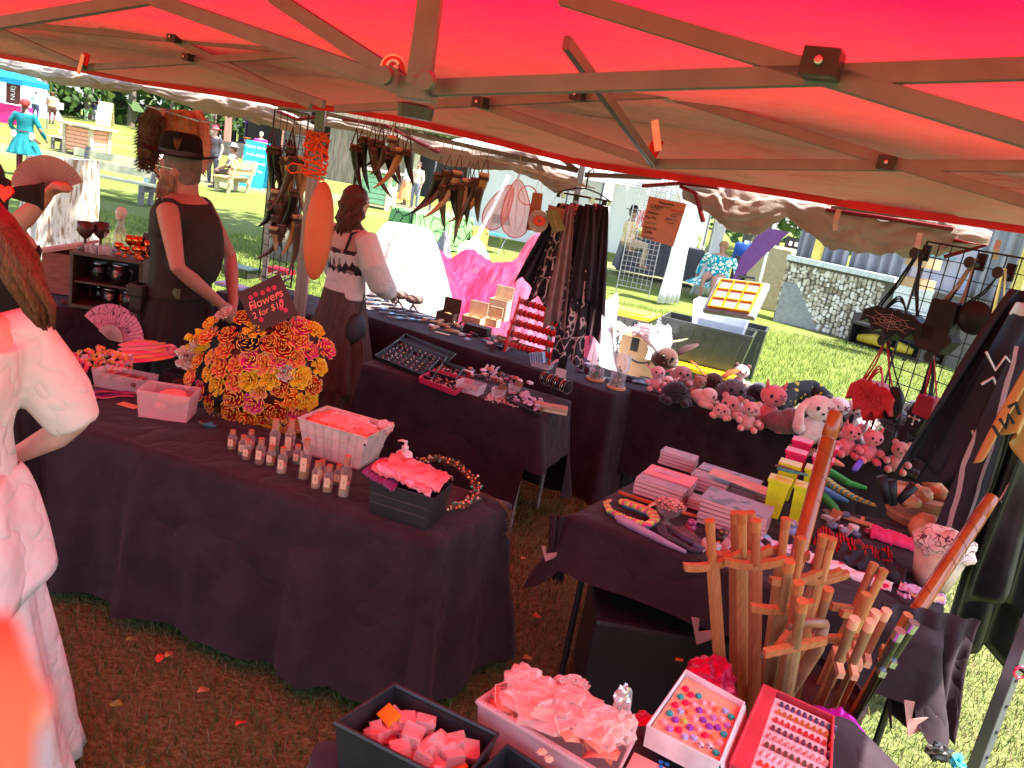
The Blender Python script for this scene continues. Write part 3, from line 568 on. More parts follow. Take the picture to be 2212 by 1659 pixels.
p=gp(500,415);bench(p,1.5,rad(205)+1.0,'orange and brown bench under the seated man in armour',M_OCH,M_TAN)
p=gp(345,408);bench(p+V3((0,.3,0)),1.2,.1,'low wooden bench with mint legs hidden behind the hatted man',M_OCH,mat('mint',(.4,.5,.38)))
# stump
p=gp(140,562);M_ST=mat('stump_wood',(.62,.55,.47),rough=.9,col2=(.26,.17,.10),contrast=(.38,.52),scale=5,stretch=(5,5,.9),bump=1,bs=25,detail=8)
sp=thing('tree_stump','bleached barkless tree stump standing behind the mugs','tree stump',loc=(p.x,p.y,0));mb=MB()
def stf(u,v):
 a=u*2*pi;r=.43-.04*v+.3*max(0,.3-v)*(1+.6*sin(a*5))+.05*jn((cos(a)*1.5,sin(a)*1.5,v*.5),2.2,1)+.015*sin(a*23+3*sin(v*3));return(p.x-.12+.2*v*.3+r*cos(a),p.y+r*sin(a)*.8,1.22*v*(1+.03*cos(a)))
mb.grid(stf,96,20);mb.build('wood',M_ST,sp,smooth=True);mb=MB()
mb.add([stf(k/48,1)for k in range(48)],[tuple(range(48))]);mb.build('sawn_top',mat('sawn',(.66,.6,.52),rough=.9,var=.2,scale=9),sp)
# blue sandwich board
p=gp(541,405)
def sandwich(p,w_,h,rz,label,mf,lines,ml,sz=.16,mleg=None,panels=None):
 t_=thing('sandwich_board',label,'sign',loc=p,rz=rz);M=WM[t_.name];mb=MB();a=.2;mb.box((0,0,h/2),(w_,.02,h),M@Matrix.Rotation(-a,4,'X'));mb.build('front_board',mf,t_)
 mb=MB();mb.box((0,0,h/2),(w_,.02,h),M@T(0,.8,0)@Matrix.Rotation(a,4,'X'));mb.build('back_board',mleg or mf,t_)
 for i,l in enumerate(lines):text('lettering',l,sz,M@Matrix.Rotation(-a,4,'X')@T(0,-.012,h*(.88-.17*i),rx=pi/2),ml if not panels else panels[i],t_)
 return t_
sandwich(p,.78,1.5,-.05,'bright cyan sandwich board chalked with white writing and small code square',mat('cyan_board',(.02,.45,.68),rough=.5),['Come try our','fresh drinks','cold & sweet','open all day'],mat('chalk',(.8,.85,.85)),sz=.13)
p=gp(222,272);sandwich(p,1.0,1.7,.1,'yellow sandwich board with three colour panels in the crowd',mat('ywood',(.75,.6,.3)),['MUSIC','MAGIC','SHOW'],None,sz=.36,panels=[mat('pr',(.5,.05,.05)),mat('pc',(.05,.3,.5)),mat('pg',(.05,.4,.2))])
mb=MB();p=gp(250,262);mb.box((p.x-2.2,p.y+3,1.2),(2.0,.1,2.2));one(mb,'notice_board',[mat('teal_frame',(.02,.4,.45))],'turquoise framed notice board behind the crowd','notice board')
# purple and blue tents
p=gp(560,330);shelter(p.x+.3,p.y+3.2,4.2,3,2.3,3.1,-.2,M_PUR,'purple stall tent with a dark interior behind the pink dressed person',sides='bl',val=.35)
sg=thing('painted_sign','dark sign painted with red script on the purple tent','sign',loc=(p.x-.6,p.y+1.3,1.2));mb=MB();mb.box((p.x-.6,p.y+1.35,1.5),(1.8,.03,.8));mb.build('board',mat('slate',(.05,.05,.07)),sg);text('lettering','Absinth',.5,T(p.x-.6,p.y+1.325,1.5,rx=pi/2),mat('redpaint',(.7,.08,.03)),sg)
shelter(p.x+.2,p.y+6.5,5,3.4,2.6,3.7,-.2,M_BLU,'blue roofed tent behind the purple stall',val=.5)
p=gp(452,300);shelter(p.x-.3,p.y+4,3.5,3,2.6,3.5,.1,M_PUR,'violet canopy behind the woman in the red hat',val=.5)
shelter(p.x-3.5,p.y+7,3.2,3,2.7,3.6,.1,M_TW,'small white tent behind the hanging furs',sides='b')
# sheds behind the horns
M_SH=mat('shed_boards',(.24,.19,.14),rough=.9,var=.35,scale=4,stretch=(3,3,.4));p=gp(735,405)
sh=thing('shed','grey board shed with dark doorway behind the curly haired woman','shed',loc=(p.x+.2,p.y+5,0))
for k in range(16):mb=MB();mb.box((p.x-1.9+k*.27,p.y+5,1.5),(.25,.05,3.0));mb.build('board',M_SH,sh)
mb=MB();mb.box((p.x+4.1,p.y+5.4,1.5),(4,.1,3));mb.build('dark_interior',mat('dark_int',(.02,.018,.016)),sh);mb=MB();mb.box((p.x+2,p.y+5.6,3.2),(9,2.5,.2));mb.build('roof',M_SH,sh);mb=MB();mb.box((p.x+2.4,p.y+4.9,1.5),(.25,.2,3));mb.build('door_post',M_TAN,sh)
p=gp(806,450);kiosk(p+V3((0,.3,0)),1.0,.7,1.2,'mint green boarded stand with pale frame near the horns',mat('pale_frame',(.7,.55,.38)),mat('mint_boards',(.3,.55,.33)),rz=-.1)
# white tents and the green table
p=gp(1000,540);shelter(p.x+1.2,p.y+3.4,4.4,3.6,2.35,3.3,-.15,M_TW,'big white tent behind the hanging horns',sides='br')
shelter(p.x+4.6,p.y+5.4,4.2,3.6,2.4,3.3,-.15,M_TW,'white tent with open front further right behind the scarves',sides='b')
mgr=patmat('green_celtic',(.16,.36,.13),(.01,.02,.01),3.2,'voronoi',thr=.035);g0=gp(895,545);g1=gp(1005,545)
gt=quad((g0.x-.15,g0.y+.3),(g1.x+.1,g1.y-.0),.75);drape(gt,.8,.76,'table covered by green cloth printed with black knotwork',mcl=mgr,seed=8,legs=False,fold=.02)
mb=MB();p=gp(945,560)
for k in range(4):a=k*pi/2;mb.tube([p+V3((.2*cos(a),.2*sin(a),0)),p+V3((.12*cos(a),.12*sin(a),.55))],.006,n=5)
for r,z in((.16,.3),(.12,.55)):mb.tube([p+V3((r*cos(t),r*sin(t),z))for t in np.linspace(0,2*pi,15)[:-1]],.006,n=5,closed=True)
one(mb,'plant_stand',M_WIRE,'black wire plant stand in front of the green table','plant stand')
mb=MB();p=gp(962,575);mb.tube([p,p+V3((-.05,.1,1.5))],.03,n=8);one(mb,'wooden_pole',M_TAN,'thin wooden pole leaning before the green table','pole')
mb=MB();p=gp(990,592);mb.tube([p,p+V3((.6,.5,1.9))],.035,n=4);one(mb,'tent_pole',mat('white_paint',(.8,.8,.8),rough=.4),'white slanting tent pole in front of the green table','tent pole')
def teepee_cover():
 a=P(785,655,0);mb=MB();c=Q(858,640,7.9);c=V3((c.x,7.9,0));top=V3((c.x+.0,8.0,1.22))
 def f(u,v):
  an=u*2*pi;r=(.17+.42*v**.8)*(1+.12*jn((cos(an)*1.4,sin(an)*1.4,v*.7),2,2))*(1+.05*sin(an*13+2*v));return(top.x+r*cos(an)*1.15,top.y+r*sin(an)*.8,1.3*(1-v**1.15)+.02)
 mb.grid(f,90,24);mb.grid(lambda u,v:(top.x+(.17*v)*cos(u*6.283)*1.15,top.y+.17*v*.8*sin(u*6.283),1.3+.03*(1-v)),24,3)
 return one(mb,'plastic_cover',mat('cloudy_plastic',(.6,.5,.45),rough=.25,transl=.4,bump=2.4,bs=3.5,spec=.5,col2=(.78,.76,.76),scale=2),'cloudy plastic sheet thrown over tall goods behind the knives','plastic sheet',smooth=True)
teepee_cover()
# folding chair, basket box, round board
M_TEAL=mat('teal_canvas',(.02,.28,.28),rough=.7);p=gp(1062,545);ch=thing('folding_chair','teal canvas folding chair with steel legs behind the pink tarp','chair',loc=p,rz=-.4);M=WM[ch.name]
mb=MB();mb.box((0,0,.45),(.5,.42,.02),M);mb.build('seat',M_TEAL,ch);mb=MB();mb.box((0,.22,.8),(.5,.02,.22),M);mb.build('backrest',M_TEAL,ch)
for x in(-.25,.25):
 for a,b in[((x,.22,.92),(x,.22,0.45)),((x,.22,.45),(x,-.2,0)),((x,-.2,.45),(x,.22,0))]:mb=MB();mb.tube([a,b],.012,n=6,M=M);mb.build('leg',M_STEEL,ch)
p=gp(1030,552);bx=thing('magazine_box','honey coloured wooden box with slanted open top near the teal chair','box',loc=p,rz=.2);M=WM[bx.name];m_h=mat('honey',(.62,.38,.1),rough=.6,var=.12)
for c,d in[((0,-.12,.25),(.36,.02,.5)),((0,.12,.32),(.36,.02,.64)),((-.17,0,.28),(.02,.24,.56)),((.17,0,.28),(.02,.24,.56))]:mb=MB();mb.box(c,d,M);mb.build('side_panel',m_h,bx)
p=gp(1008,570);mb=MB();mb.lathe([(0,0),(.24,0),(.24,.03),(0,.03)],28,M=TV(p,.3,rx=1.35,dz=.24));one(mb,'round_board',mat('lightwood',(.62,.42,.26),rough=.6,var=.2,scale=3,stretch=(6,1,1)),'round light wood board leaning on the honey box','board')
# tarps: pink, grey, white heaps
def heap(name,label,cat,pts,m,seed,z0=0,nu=46,amp=.12,thick=.0,ridge=None):
 """crumpled sheet over things: pts = 4 ground corners, plus height function peaks [(u,v,h,w)]"""
 q,pk_=pts;mb=MB();q=[V3(a)for a in q]
 def f(u,v):
  p=(q[0]*(1-u)+q[1]*u)*(1-v)+(q[3]*(1-u)+q[2]*u)*v;e=min(1,min(u,1-u,v,1-v)*7)
  h=max([a[2]*math.exp(-((u-a[0])**2+(v-a[1])**2)/a[3]**2)for a in pk_]);cr=abs(jn((u*5,v*5,0),1.2,seed))*amp+abs(jn((u*13,v*13,0),1.2,seed+1))*amp*.5
  return(p.x+.1*jn((u*3,v*3,1),1,seed),p.y+.1*jn((u*3,v*3,2),1,seed),z0+max(.01,(h+cr)*e))
 mb.grid(f,nu,nu);return one(mb,name,m,label,cat,smooth=False)
M_PINK=mat('pink_tarp',(.5,.02,.075),rough=.6,var=.2,scale=3,bump=2.2,bs=4,transl=.2,spec=.25);M_PINK2=mat('pale_pink_tarp',(.55,.07,.13),rough=.6,var=.15,scale=3,bump=2.2,bs=4,transl=.15,spec=.25)
def zq(*a):return[P(x,y,z)for x,y,z in a]
heap('tarp','hot pink tarp lying crumpled behind the knife table','tarp',(zq((780,740,.0),(1160,800,.0),(1160,680,.0),(860,640,.0)),[(.2,.5,.92,.4),(.75,.5,.88,.4),(.5,.6,.9,.35)]),M_PINK,3)
heap('tarp','pale pink tarp pulled up into a peak behind the bracelet rack','tarp',(zq((1010,770,.0),(1300,840,.0),(1230,660,.0),(1060,650,.0)),[(.45,.5,1.3,.4),(.75,.4,1.05,.4)]),M_PINK2,6)
heap('sheet','white crumpled sheet over a tote between the tarps','sheet',(zq((960,720,.0),(1060,730,.0),(1070,620,.0),(950,610,.0)),[(.5,.5,.95,.5)]),mat('white_sheet',(.8,.78,.78),rough=.5,bump=1,bs=12,var=.05),9,amp=.08)
heap('sheet','slate grey plastic sheet over the goods beside the cloudy plastic','sheet',(zq((900,720,.0),(1000,740,.0),(990,600,.0),(900,600,.0)),[(.4,.6,.98,.35),(.7,.3,.6,.3)]),mat('grey_sheet',(.14,.13,.16),rough=.35,bump=1,bs=12),12,amp=.12)
heap('sheet','white printed sheet hanging behind the glass domes','sheet',(zq((1250,880,.0),(1360,880,.0),(1340,760,.0),(1260,740,.0)),[(.35,.5,.85,.4)]),patmat('white_print',(.8,.75,.78),(.6,.05,.1),3,'noise',thr=.68),15,amp=.08)
# totes
M_TOTE=mat('grey_tote',(.055,.058,.05),rough=.35,spec=.5,transl=.12);M_YEL=mat('yellow_lid',(.85,.55,.01),rough=.35);M_CLR=film('clear_plastic',(.72,.75,.85),.32)
def tote(p,w_,d,h,rz,label,lid=None,mt=None,open_=True,z=0,ribs=True,cat='storage tote'):
 t_=thing('storage_tote',label,cat,loc=(p.x,p.y,z),rz=rz);M=WM[t_.name];mt=mt or M_TOTE;mb=MB();tp=.86;th=.012
 mb.box((0,0,.006),(w_*tp,d*tp,.012),M)
 for sx,sy in((1,0),(-1,0),(0,1),(0,-1)):
  a=[(-1,-1),(1,-1)];q=[]
  for e in(-1,1):
   x0,y0=(sx,e)if sx else(e,sy);q.append((x0*w_/2*tp,y0*d/2*tp,0));q.append((x0*w_/2,y0*d/2,h))
  mb.add(q,[(0,2,3,1)],M=M)
 mb.build('body',mt,t_,thick=th);mb=MB();c=[(w_/2,d/2),(-w_/2,d/2),(-w_/2,-d/2),(w_/2,-d/2)];mb.tube([(x,y,h)for x,y in c],(.022,.022),n=4,M=M,closed=True,ref=(0,0,1));mb.build('rim',mt if lid is None or open_ else lid,t_)
 if ribs:
  for k in range(7):
   u=-.42+.14*k
   for s in(-1,1):mb=MB();mb.tube([(u*w_*tp,s*d/2*tp,.03),(u*w_,s*d/2*1.005,h-.05)],.012,n=4,M=M);mb.build('rib',mt,t_)
 if lid and not open_:mb=MB();mb.box((0,0,h+.02),(w_+.05,d+.05,.03),M);mb.box((0,0,h+.038),(w_*.8,d*.8,.015),M);mb.build('lid',lid,t_,bevel=.01)
 return t_
tote(gp(1345,800)+V3((-.1,.4,0)),.78,.5,.62,-.35,'black tote with yellow lid behind the glass domes',lid=M_YEL,open_=False)
tote(gp(1510,845)+V3((0,.25,0)),1.0,.55,.42,-.33,'wide black tote holding the clear bin',ribs=True,z=.3)
tote(gp(1500,850)+V3((0,.28,0)),.9,.5,.24,-.33,'lower black tote under the wide one with yellow lid',lid=M_YEL,open_=False)
tote(gp(1580,835)+V3((.15,.65,0)),.55,.5,.66,-.33,'black tote on yellow lid at the right end of the pile')
cp=gp(1510,845)+V3((.12,.3,.0));tote(cp,.62,.42,.34,-.33,'clear blue tinted bin tipped on the black tote',mt=M_CLR,ribs=False,z=.62)
og=Q(1590,645,6.3);ob=thing('organiser_case','orange and grey parts organiser propped on the clear bin','organiser',loc=og,rot=(.85,-.1,-.62));M=WM[ob.name]
mb=MB();mb.box((0,0,0),(.42,.34,.05),M);mb.build('case',mat('organiser_grey',(.2,.21,.22),rough=.4),ob,bevel=.012)
mo=mat('organiser_orange',(.85,.28,.01),rough=.4);mcl_=mat('cell_tray',(.55,.3,.22),rough=.3)
for i in range(4):mb=MB();mb.box((-.165+.11*i,0,.035),(.008,.28,.03),M);mb.build('divider',mo,ob)
for i in range(4):mb=MB();mb.box((0,-.135+.09*i,.036),(.335,.008,.03),M);mb.build('divider',mo,ob)
for i in range(3):
 for j in range(3):mb=MB();mb.box((-.11+.11*i,-.09+.09*j,.032),(.09,.07,.012),M);mb.build('cell',mcl_,ob)
mb=MB();mb.tube([(-.07,.19,0),(-.07,.22,0),(.07,.22,0),(.07,.19,0)],.01,n=6,M=M);mb.build('handle',M_BLKP,ob)
heap('clothes_heap','heap of white and patterned clothes between the totes','clothes',(zq((1300,780,.3),(1440,800,.3),(1440,690,.3),(1330,690,.3)),[(.5,.5,.22,.5)]),patmat('bw_print',(.4,.38,.4),(.02,.02,.02),6,'voronoi',thr=.09),21,z0=.3,amp=.1)
heap('clothes_heap','white shirt spilling over the edge of the wide black tote','clothes',(zq((1390,765,.6),(1450,780,.6),(1450,715,.6),(1400,710,.6)),[(.5,.5,.16,.5)]),mat('shirt_white',(.55,.55,.56),bump=.8,bs=20),22,z0=.55,amp=.1)
p=gp(1372,860)+V3((0,.1,0));cb=thing('cardboard_box','open cardboard box with dark tape and curved arrow mark','box',loc=p,rz=-.45);M=WM[cb.name]@Matrix.Translation((0,0,.36))
for c,d in[((0,-.15,.13),(.42,.008,.26)),((0,.15,.13),(.42,.008,.26)),((-.21,0,.13),(.008,.3,.26)),((.21,0,.13),(.008,.3,.26))]:mb=MB();mb.box(c,d,M);mb.build('side',M_CARD,cb)
mb=MB();mb.box((0,0,-.18),(.42,.3,.36),M);mb.build('lower_half',M_CARD,cb)
for s,a in((1,.7),(-1,-.5)):mb=MB();mb.box((s*.09,0,0),(.18,.3,.005),M@T(s*.21,0,.26)@Matrix.Rotation(-s*.4,4,'Y'));mb.build('flap',M_CARD,cb)
mb=MB();mb.box((-.06,-.156,.19),(.08,.003,.14),M);mb.build('tape',M_BLKP,cb);mb=MB();mb.tube([(-.1+.22*t,-.157,.05-.03*sin(pi*t))for t in np.linspace(0,1,9)],.008,n=5,M=M);mb.tube([(.1,-.157,.035),(.13,-.157,.06),(.125,-.157,.02)],.006,n=4,M=M);mb.build('printed_arrow',M_BLKP,cb)
mb=MB();rs=random.Random(3);c=M@V3((0,0,.25))
for k in range(26):mb.tube([c+V3((rs.uniform(-.16,.16),rs.uniform(-.1,.1),rs.uniform(0,.16)))for _ in range(4)],.004,n=4)
one(mb,'hangers',mat('pink_wire',(.7,.45,.5),rough=.4),'tangle of pale clothes hangers in the cardboard box','hangers',stuff=False)
# ================= people
M_HB=mat('brown_hair',(.10,.035,.02),rough=.45,var=.5,scale=30,stretch=(9,9,1),bump=.7,bs=60);M_HK=mat('black_hair',(.015,.012,.012),rough=.4,bump=.5,bs=60,stretch=(8,8,1))
M_HR=mat('auburn_hair',(.16,.04,.018),rough=.4,var=.55,scale=26,stretch=(9,9,1),bump=.9,bs=70);M_HG=mat('grey_hair',(.15,.12,.105),rough=.7,bump=.6,bs=90,var=.3);M_EYE=mat('eye',(.02,.015,.01),rough=.1);M_LIP=mat('lips',(.45,.16,.13),rough=.5)
def hand(mb,w_,d,side,M=None,curl=.5,s=1.0,n=(0,0,-1)):
 """palm at wrist w_ pointing along d; five unequal bent fingers, thumb off the side"""
 w_=V3(w_);d=V3(d).normalized();n=V3(n);n=(n-d*n.dot(d)).normalized();a=d.cross(n)*side
 mb.tube([w_,w_+d*.035*s,w_+d*.085*s],[(.024*s,.020*s),(.038*s,.016*s),(.042*s,.014*s)],n=10,M=M,ref=n)
 for k,(o,l,r)in enumerate([(-.031,.062,.0078),(-.011,.074,.0086),(.010,.070,.0084),(.030,.054,.0074)]):
  b=w_+d*.078*s+a*o*s*-1;q=curl*(1+.1*k);p1=b+(d*cos(q*.5)+n*sin(q*.5))*l*.45*s;p2=p1+(d*cos(q*1.3)+n*sin(q*1.3))*l*.33*s;p3=p2+(d*cos(q*2)+n*sin(q*2))*l*.28*s
  mb.tube([b-d*.01,b,p1,p2,p3],[r*s,r*1.05*s,r*s,r*.92*s,r*.7*s],n=8,M=M)
 b=w_+d*.022*s+a*.026*s;p1=b+(d*.7+a*.6+n*.25)*.036*s;p2=p1+(d*.85+a*.25+n*.4)*.032*s;mb.tube([b-a*.012*s,b,p1,p2],[.012*s,.0115*s,.0098*s,.0075*s],n=8,M=M)
def head(mb,c,M,s=1.0,beard=0):
 mb.ell(tuple(c+V3((0,-.012,.022))*s),(.075*s,.095*s,.092*s),18,12,M=M);mb.ell(tuple(c+V3((0,.024,-.045))*s),(.056*s,.062*s,.066*s),14,10,M=M)
 mb.tube([c+V3((0,.084,.022))*s,c+V3((0,.104,-.006))*s,c+V3((0,.11,-.022))*s],[.008*s,.011*s,.0145*s],n=8,M=M);mb.ell(tuple(c+V3((0,.088,-.028))*s),(.017*s,.014*s,.009*s),8,6,M=M)
 mb.ell(tuple(c+V3((0,.078,.034))*s),(.05*s,.014*s,.01*s),10,6,M=M);mb.ell(tuple(c+V3((0,.078,-.055))*s),(.022*s,.012*s,.009*s),8,6,M=M);mb.ell(tuple(c+V3((0,.066,-.092))*s),(.024*s,.02*s,.018*s),8,6,M=M)
 for k in(-1,1):mb.ell(tuple(c+V3((k*.076,-.008,-.002))*s),(.009*s,.017*s,.03*s),8,6,M=M);mb.ell(tuple(c+V3((k*.04,.06,-.012))*s),(.02*s,.02*s,.022*s),8,6,M=M)
def person(label,loc,rz,h=1.7,wf=1.0,top=None,sleeve=.6,bottom=None,skirt=None,skirtlen=.85,shoes=None,hair='short',mh=None,hat=None,mhat=None,pose='stand',arms=None,group=None,vox=.02,skin=None,hyaw=0,extra=None,skirt_top=1.0,topcut=1.0,legs=True,puff=0,neckline=1.46,fingers=None,hdz=0):
 k=h/1.75;skin=skin or M_SKIN;t_=thing('person',label,'person',loc=loc,rz=rz,group=group);M=WM[t_.name]@Matrix.Scale(k,4);sit=pose=='sit';hz=.50 if sit else.93;dz=hz-.93
 up=lambda x,y,z:V3((x*wf,y,z+dz));mb=MB()
 tor=[(.86,.15,.105),(.95,.165,.12),(1.05,.15,.11),(1.15,.138,.105),(1.28,.16,.118),(1.38,.175,.11),(1.44,.15,.085),(1.475,.075,.06)]
 T_=lambda e,lo,hi:([up(0,0,z)for z,a,b in tor if lo<=z<=hi],[((a+e)*wf,(b+e)*(wf*.7+.3))for z,a,b in tor if lo<=z<=hi])
 p,r=T_(0,0,2);mb.tube(p,r,n=16,M=M,ref=(0,1,0));mb.tube([up(0,-.01,1.44),up(0,.0,1.58)],[.058,.052],n=12,M=M);hc=up(0,.015-hdz*.8,1.63+hdz);MH=M@Matrix.Translation(hc)@Matrix.Rotation(hyaw,4,'Z')@Matrix.Translation(-hc);head(mb,hc,MH)
 arms=arms or{-1:((-.25,-.02,1.14),(-.25,.09,.9)),1:((.25,-.02,1.14),(.25,.09,.9))};AR={}
 for s in(-1,1):
  sh=up(s*.175,-.01,1.40);el=up(*arms[s][0]);wr=up(*arms[s][1]);AR[s]=(sh,el,wr)
  mb.tube([up(s*.12,0,1.39),sh,sh.lerp(el,.35),el,el.lerp(wr,.3),wr],[.05,.056,.05,.037,.04,.026],n=12,M=M)
  if vox<=.012:hand(mb,wr-(wr-el).normalized()*.01,wr-el,s,M=M,curl=(fingers or{}).get(s,.45),n=arms[s][2]if len(arms[s])>2 else(0,0,-1))
  else:d=(wr-el).normalized();mb.tube([wr,wr+d*.09,wr+d*.17],[.03,.04,.02],n=8,M=M)
 LG={}
 for s in(-1,1):
  hp=up(s*.085,0,.93);kn=V3((s*.11,.45,.50))if sit else V3((s*.10+(.02*s),.02+.05*(s>0)*(pose=='walk'),.5));an=V3((s*.12,.43,.08))if sit else V3((s*.11,-.02-.18*(s>0)*(pose=='walk'),.08+.05*(s>0)*(pose=='walk')));LG[s]=(hp,kn,an)
  mb.tube([hp,hp.lerp(kn,.4),kn,kn.lerp(an,.35),an],[.09*wf,.08*wf,.055,.055,.036],n=12,M=M);mb.tube([an+V3((0,-.05,-.03)),an+V3((0,.06,-.045)),an+V3((0,.16,-.055))],[(.035,.04),(.042,.03),(.035,.02)],n=10,M=M)
 mb.build('body',skin,t_,remesh=vox)
 if top:
  mb=MB();p,r=T_(.016,.95 if not topcut==1 else.9,neckline);mb.tube(p,r,n=18,M=M,ref=(0,1,0))
  for s in(-1,1):
   sh,el,wr=AR[s];q=[up(s*.1,0,1.38),sh];rr=[.06,.07+puff*.3]
   if sleeve>.05:
    for f in(.33,.66,1.0):
     g=min(1,sleeve)*f;pt=sh.lerp(el,g*2)if g<.5 else el.lerp(wr,g*2-1);q.append(pt);rr.append((.062 if g<.4 else.052 if g<.7 else.042)+puff*(1-abs(f-.6)))
   mb.tube(q,rr,n=14,M=M)
  mb.build('top',top,t_,remesh=max(.011,vox*.9))
 if bottom and legs:
  mb=MB();mb.tube([up(0,0,1.02),up(0,0,.93),up(0,0,.86)],[(.165*wf,.125),(.18*wf,.135),(.16*wf,.12)],n=16,M=M,ref=(0,1,0))
  for s in(-1,1):a,b,c=LG[s];mb.tube([a,a.lerp(b,.4),b,b.lerp(c,.4),c],[.105*wf,.095*wf,.072,.068,.06],n=12,M=M)
  mb.build('trousers',bottom,t_,remesh=max(.012,vox))
 if skirt:
  mb=MB()
  def sf(u,v):
   a=u*2*pi;z0=skirt_top;z=z0-(z0-(z0-skirtlen))*v;r=.155+.17*v+.022*v*sin(a*11+1.5*sin(3*v))+.012*v*sin(a*23);f=1
   if sit:z=z0+dz-.25*v;return M@V3((r*cos(a)*wf,r*sin(a)*.8+.22*v*(1 if sin(a)>0 else.2),z))
   return M@V3((r*cos(a)*wf,r*sin(a)*.85-.0,z+dz))
  mb.grid(sf,96,16);mb.build('skirt',skirt,t_,smooth=True,thick=.004)
 if shoes:
  for s in(-1,1):an=LG[s][2];mb=MB();mb.tube([an+V3((0,0,.05)),an],[.045,.045],n=10,M=M);mb.tube([an+V3((0,-.06,-.035)),an+V3((0,.06,-.038)),an+V3((0,.18,-.05))],[(.042,.045),(.048,.04),(.04,.028)],n=10,M=M);mb.build('shoe',shoes,t_,smooth=True)
 mh=mh or M_HB
 if hair!='bald':
  mb=MB();mb.ell(tuple(hc+V3((0,-.022,.035))),(.083,.1,.09),16,10,M=MH,jit=.03);mb.ell(tuple(hc+V3((0,-.055,-.01))),(.077,.06,.08),14,10,M=MH,jit=.03)
  if hair in('long','curly'):
   rs=random.Random(int(h*1000));L_=.32 if hair=='long' else.26
   for i in range(26 if vox<.015 else 12):
    a=pi+(i/(25 if vox<.015 else 11))*pi;x,y=.075*cos(a),.075*sin(a)-.02;pts=[hc+V3((x*.8,y*.8,.04))]
    for j in range(1,9):f=j/8;w_=.014*sin(j*2.2+i)if hair=='curly' else.006*sin(j+i);pts.append(hc+V3((x*(1+.35*f)+w_,y*(1+.25*f)+w_*cos(i),.04-L_*f*rs.uniform(.85,1.1))))
    mb.tube(pts,[.02,.022,.023,.023,.022,.021,.019,.015,.006],n=6,M=MH)
  if hair=='braid':
   for j in range(14):f=j/13;mb.ell(tuple(hc+V3((.012*(-1)**j,-.11+.01*sin(f*3),-.06-.48*f))),(.026-.01*f,.024-.01*f,.028),8,6,M=MH)
  mb.build('hair',mh,t_,smooth=True)
 for s in(-1,1):
  if vox<.02:mb=MB();mb.ell(tuple(hc+V3((s*.031,.079,.012))),(.011,.006,.006),8,6,M=MH);mb.build('eye',M_EYE,t_)
 if vox<.02:mb=MB();mb.ell(tuple(hc+V3((0,.088,-.053))),(.02,.007,.005),10,5,M=MH);mb.build('mouth',M_LIP,t_,smooth=True)
 if hat:
  mb=MB();ht=hc+V3((0,-.01,.075))
  if hat=='fedora':
   mb.grid(lambda u,v:ht+V3((cos(u*6.2832)*(.088+.075*v),sin(u*6.2832)*(.108+.075*v),.012*v*v-.012*cos(u*12.566)*v+.004)),40,6);mb.v=[tuple(MH@V3(q))for q in mb.v]
   q=MB();q.lathe([(.0,.115),(.05,.118),(.075,.112),(.086,.09),(.092,.05),(.096,.0)],32,M=MH@Matrix.Translation(ht)@Matrix.Diagonal((.93,1.13,1,1)));o=len(mb.v);mb.v+=q.v;mb.f+=[tuple(i+o for i in f)for f in q.f];mb.m+=q.m
  elif hat=='wide':mb.lathe([(0,.1),(.06,.1),(.085,.07),(.095,0),(.17,-.01),(.19,.0)],24,M=MH@Matrix.Translation(ht))
  elif hat=='tricorn':mb.lathe([(0,.06),(.08,.05),(.1,0)],20,M=MH@Matrix.Translation(ht));mb.grid(lambda u,v:MH@(ht+V3((cos(u*6.2832)*(.09+.07*v*(1+.35*cos(3*u*6.2832))),sin(u*6.2832)*(.1+.07*v*(1+.35*cos(3*u*6.2832))),.05*v))),40,4)
  elif hat=='scarf':mb.ell(tuple(ht+V3((0,-.02,-.03))),(.1,.125,.09),18,12,M=MH,jit=.02);mb.ell(tuple(ht+V3((.05,-.12,-.06))),(.05,.05,.07),12,8,M=MH,jit=.04)
  elif hat=='cap':mb.ell(tuple(ht+V3((0,-.01,-.03))),(.092,.115,.08),16,10,M=MH);mb.box(tuple(ht+V3((0,.12,-.02))),(.12,.09,.01),MH)
  mb.build('hat',mhat or M_BLKP,t_,smooth=True,thick=.004)
 if extra:extra(t_,M,MH,hc,AR,up)
 return t_
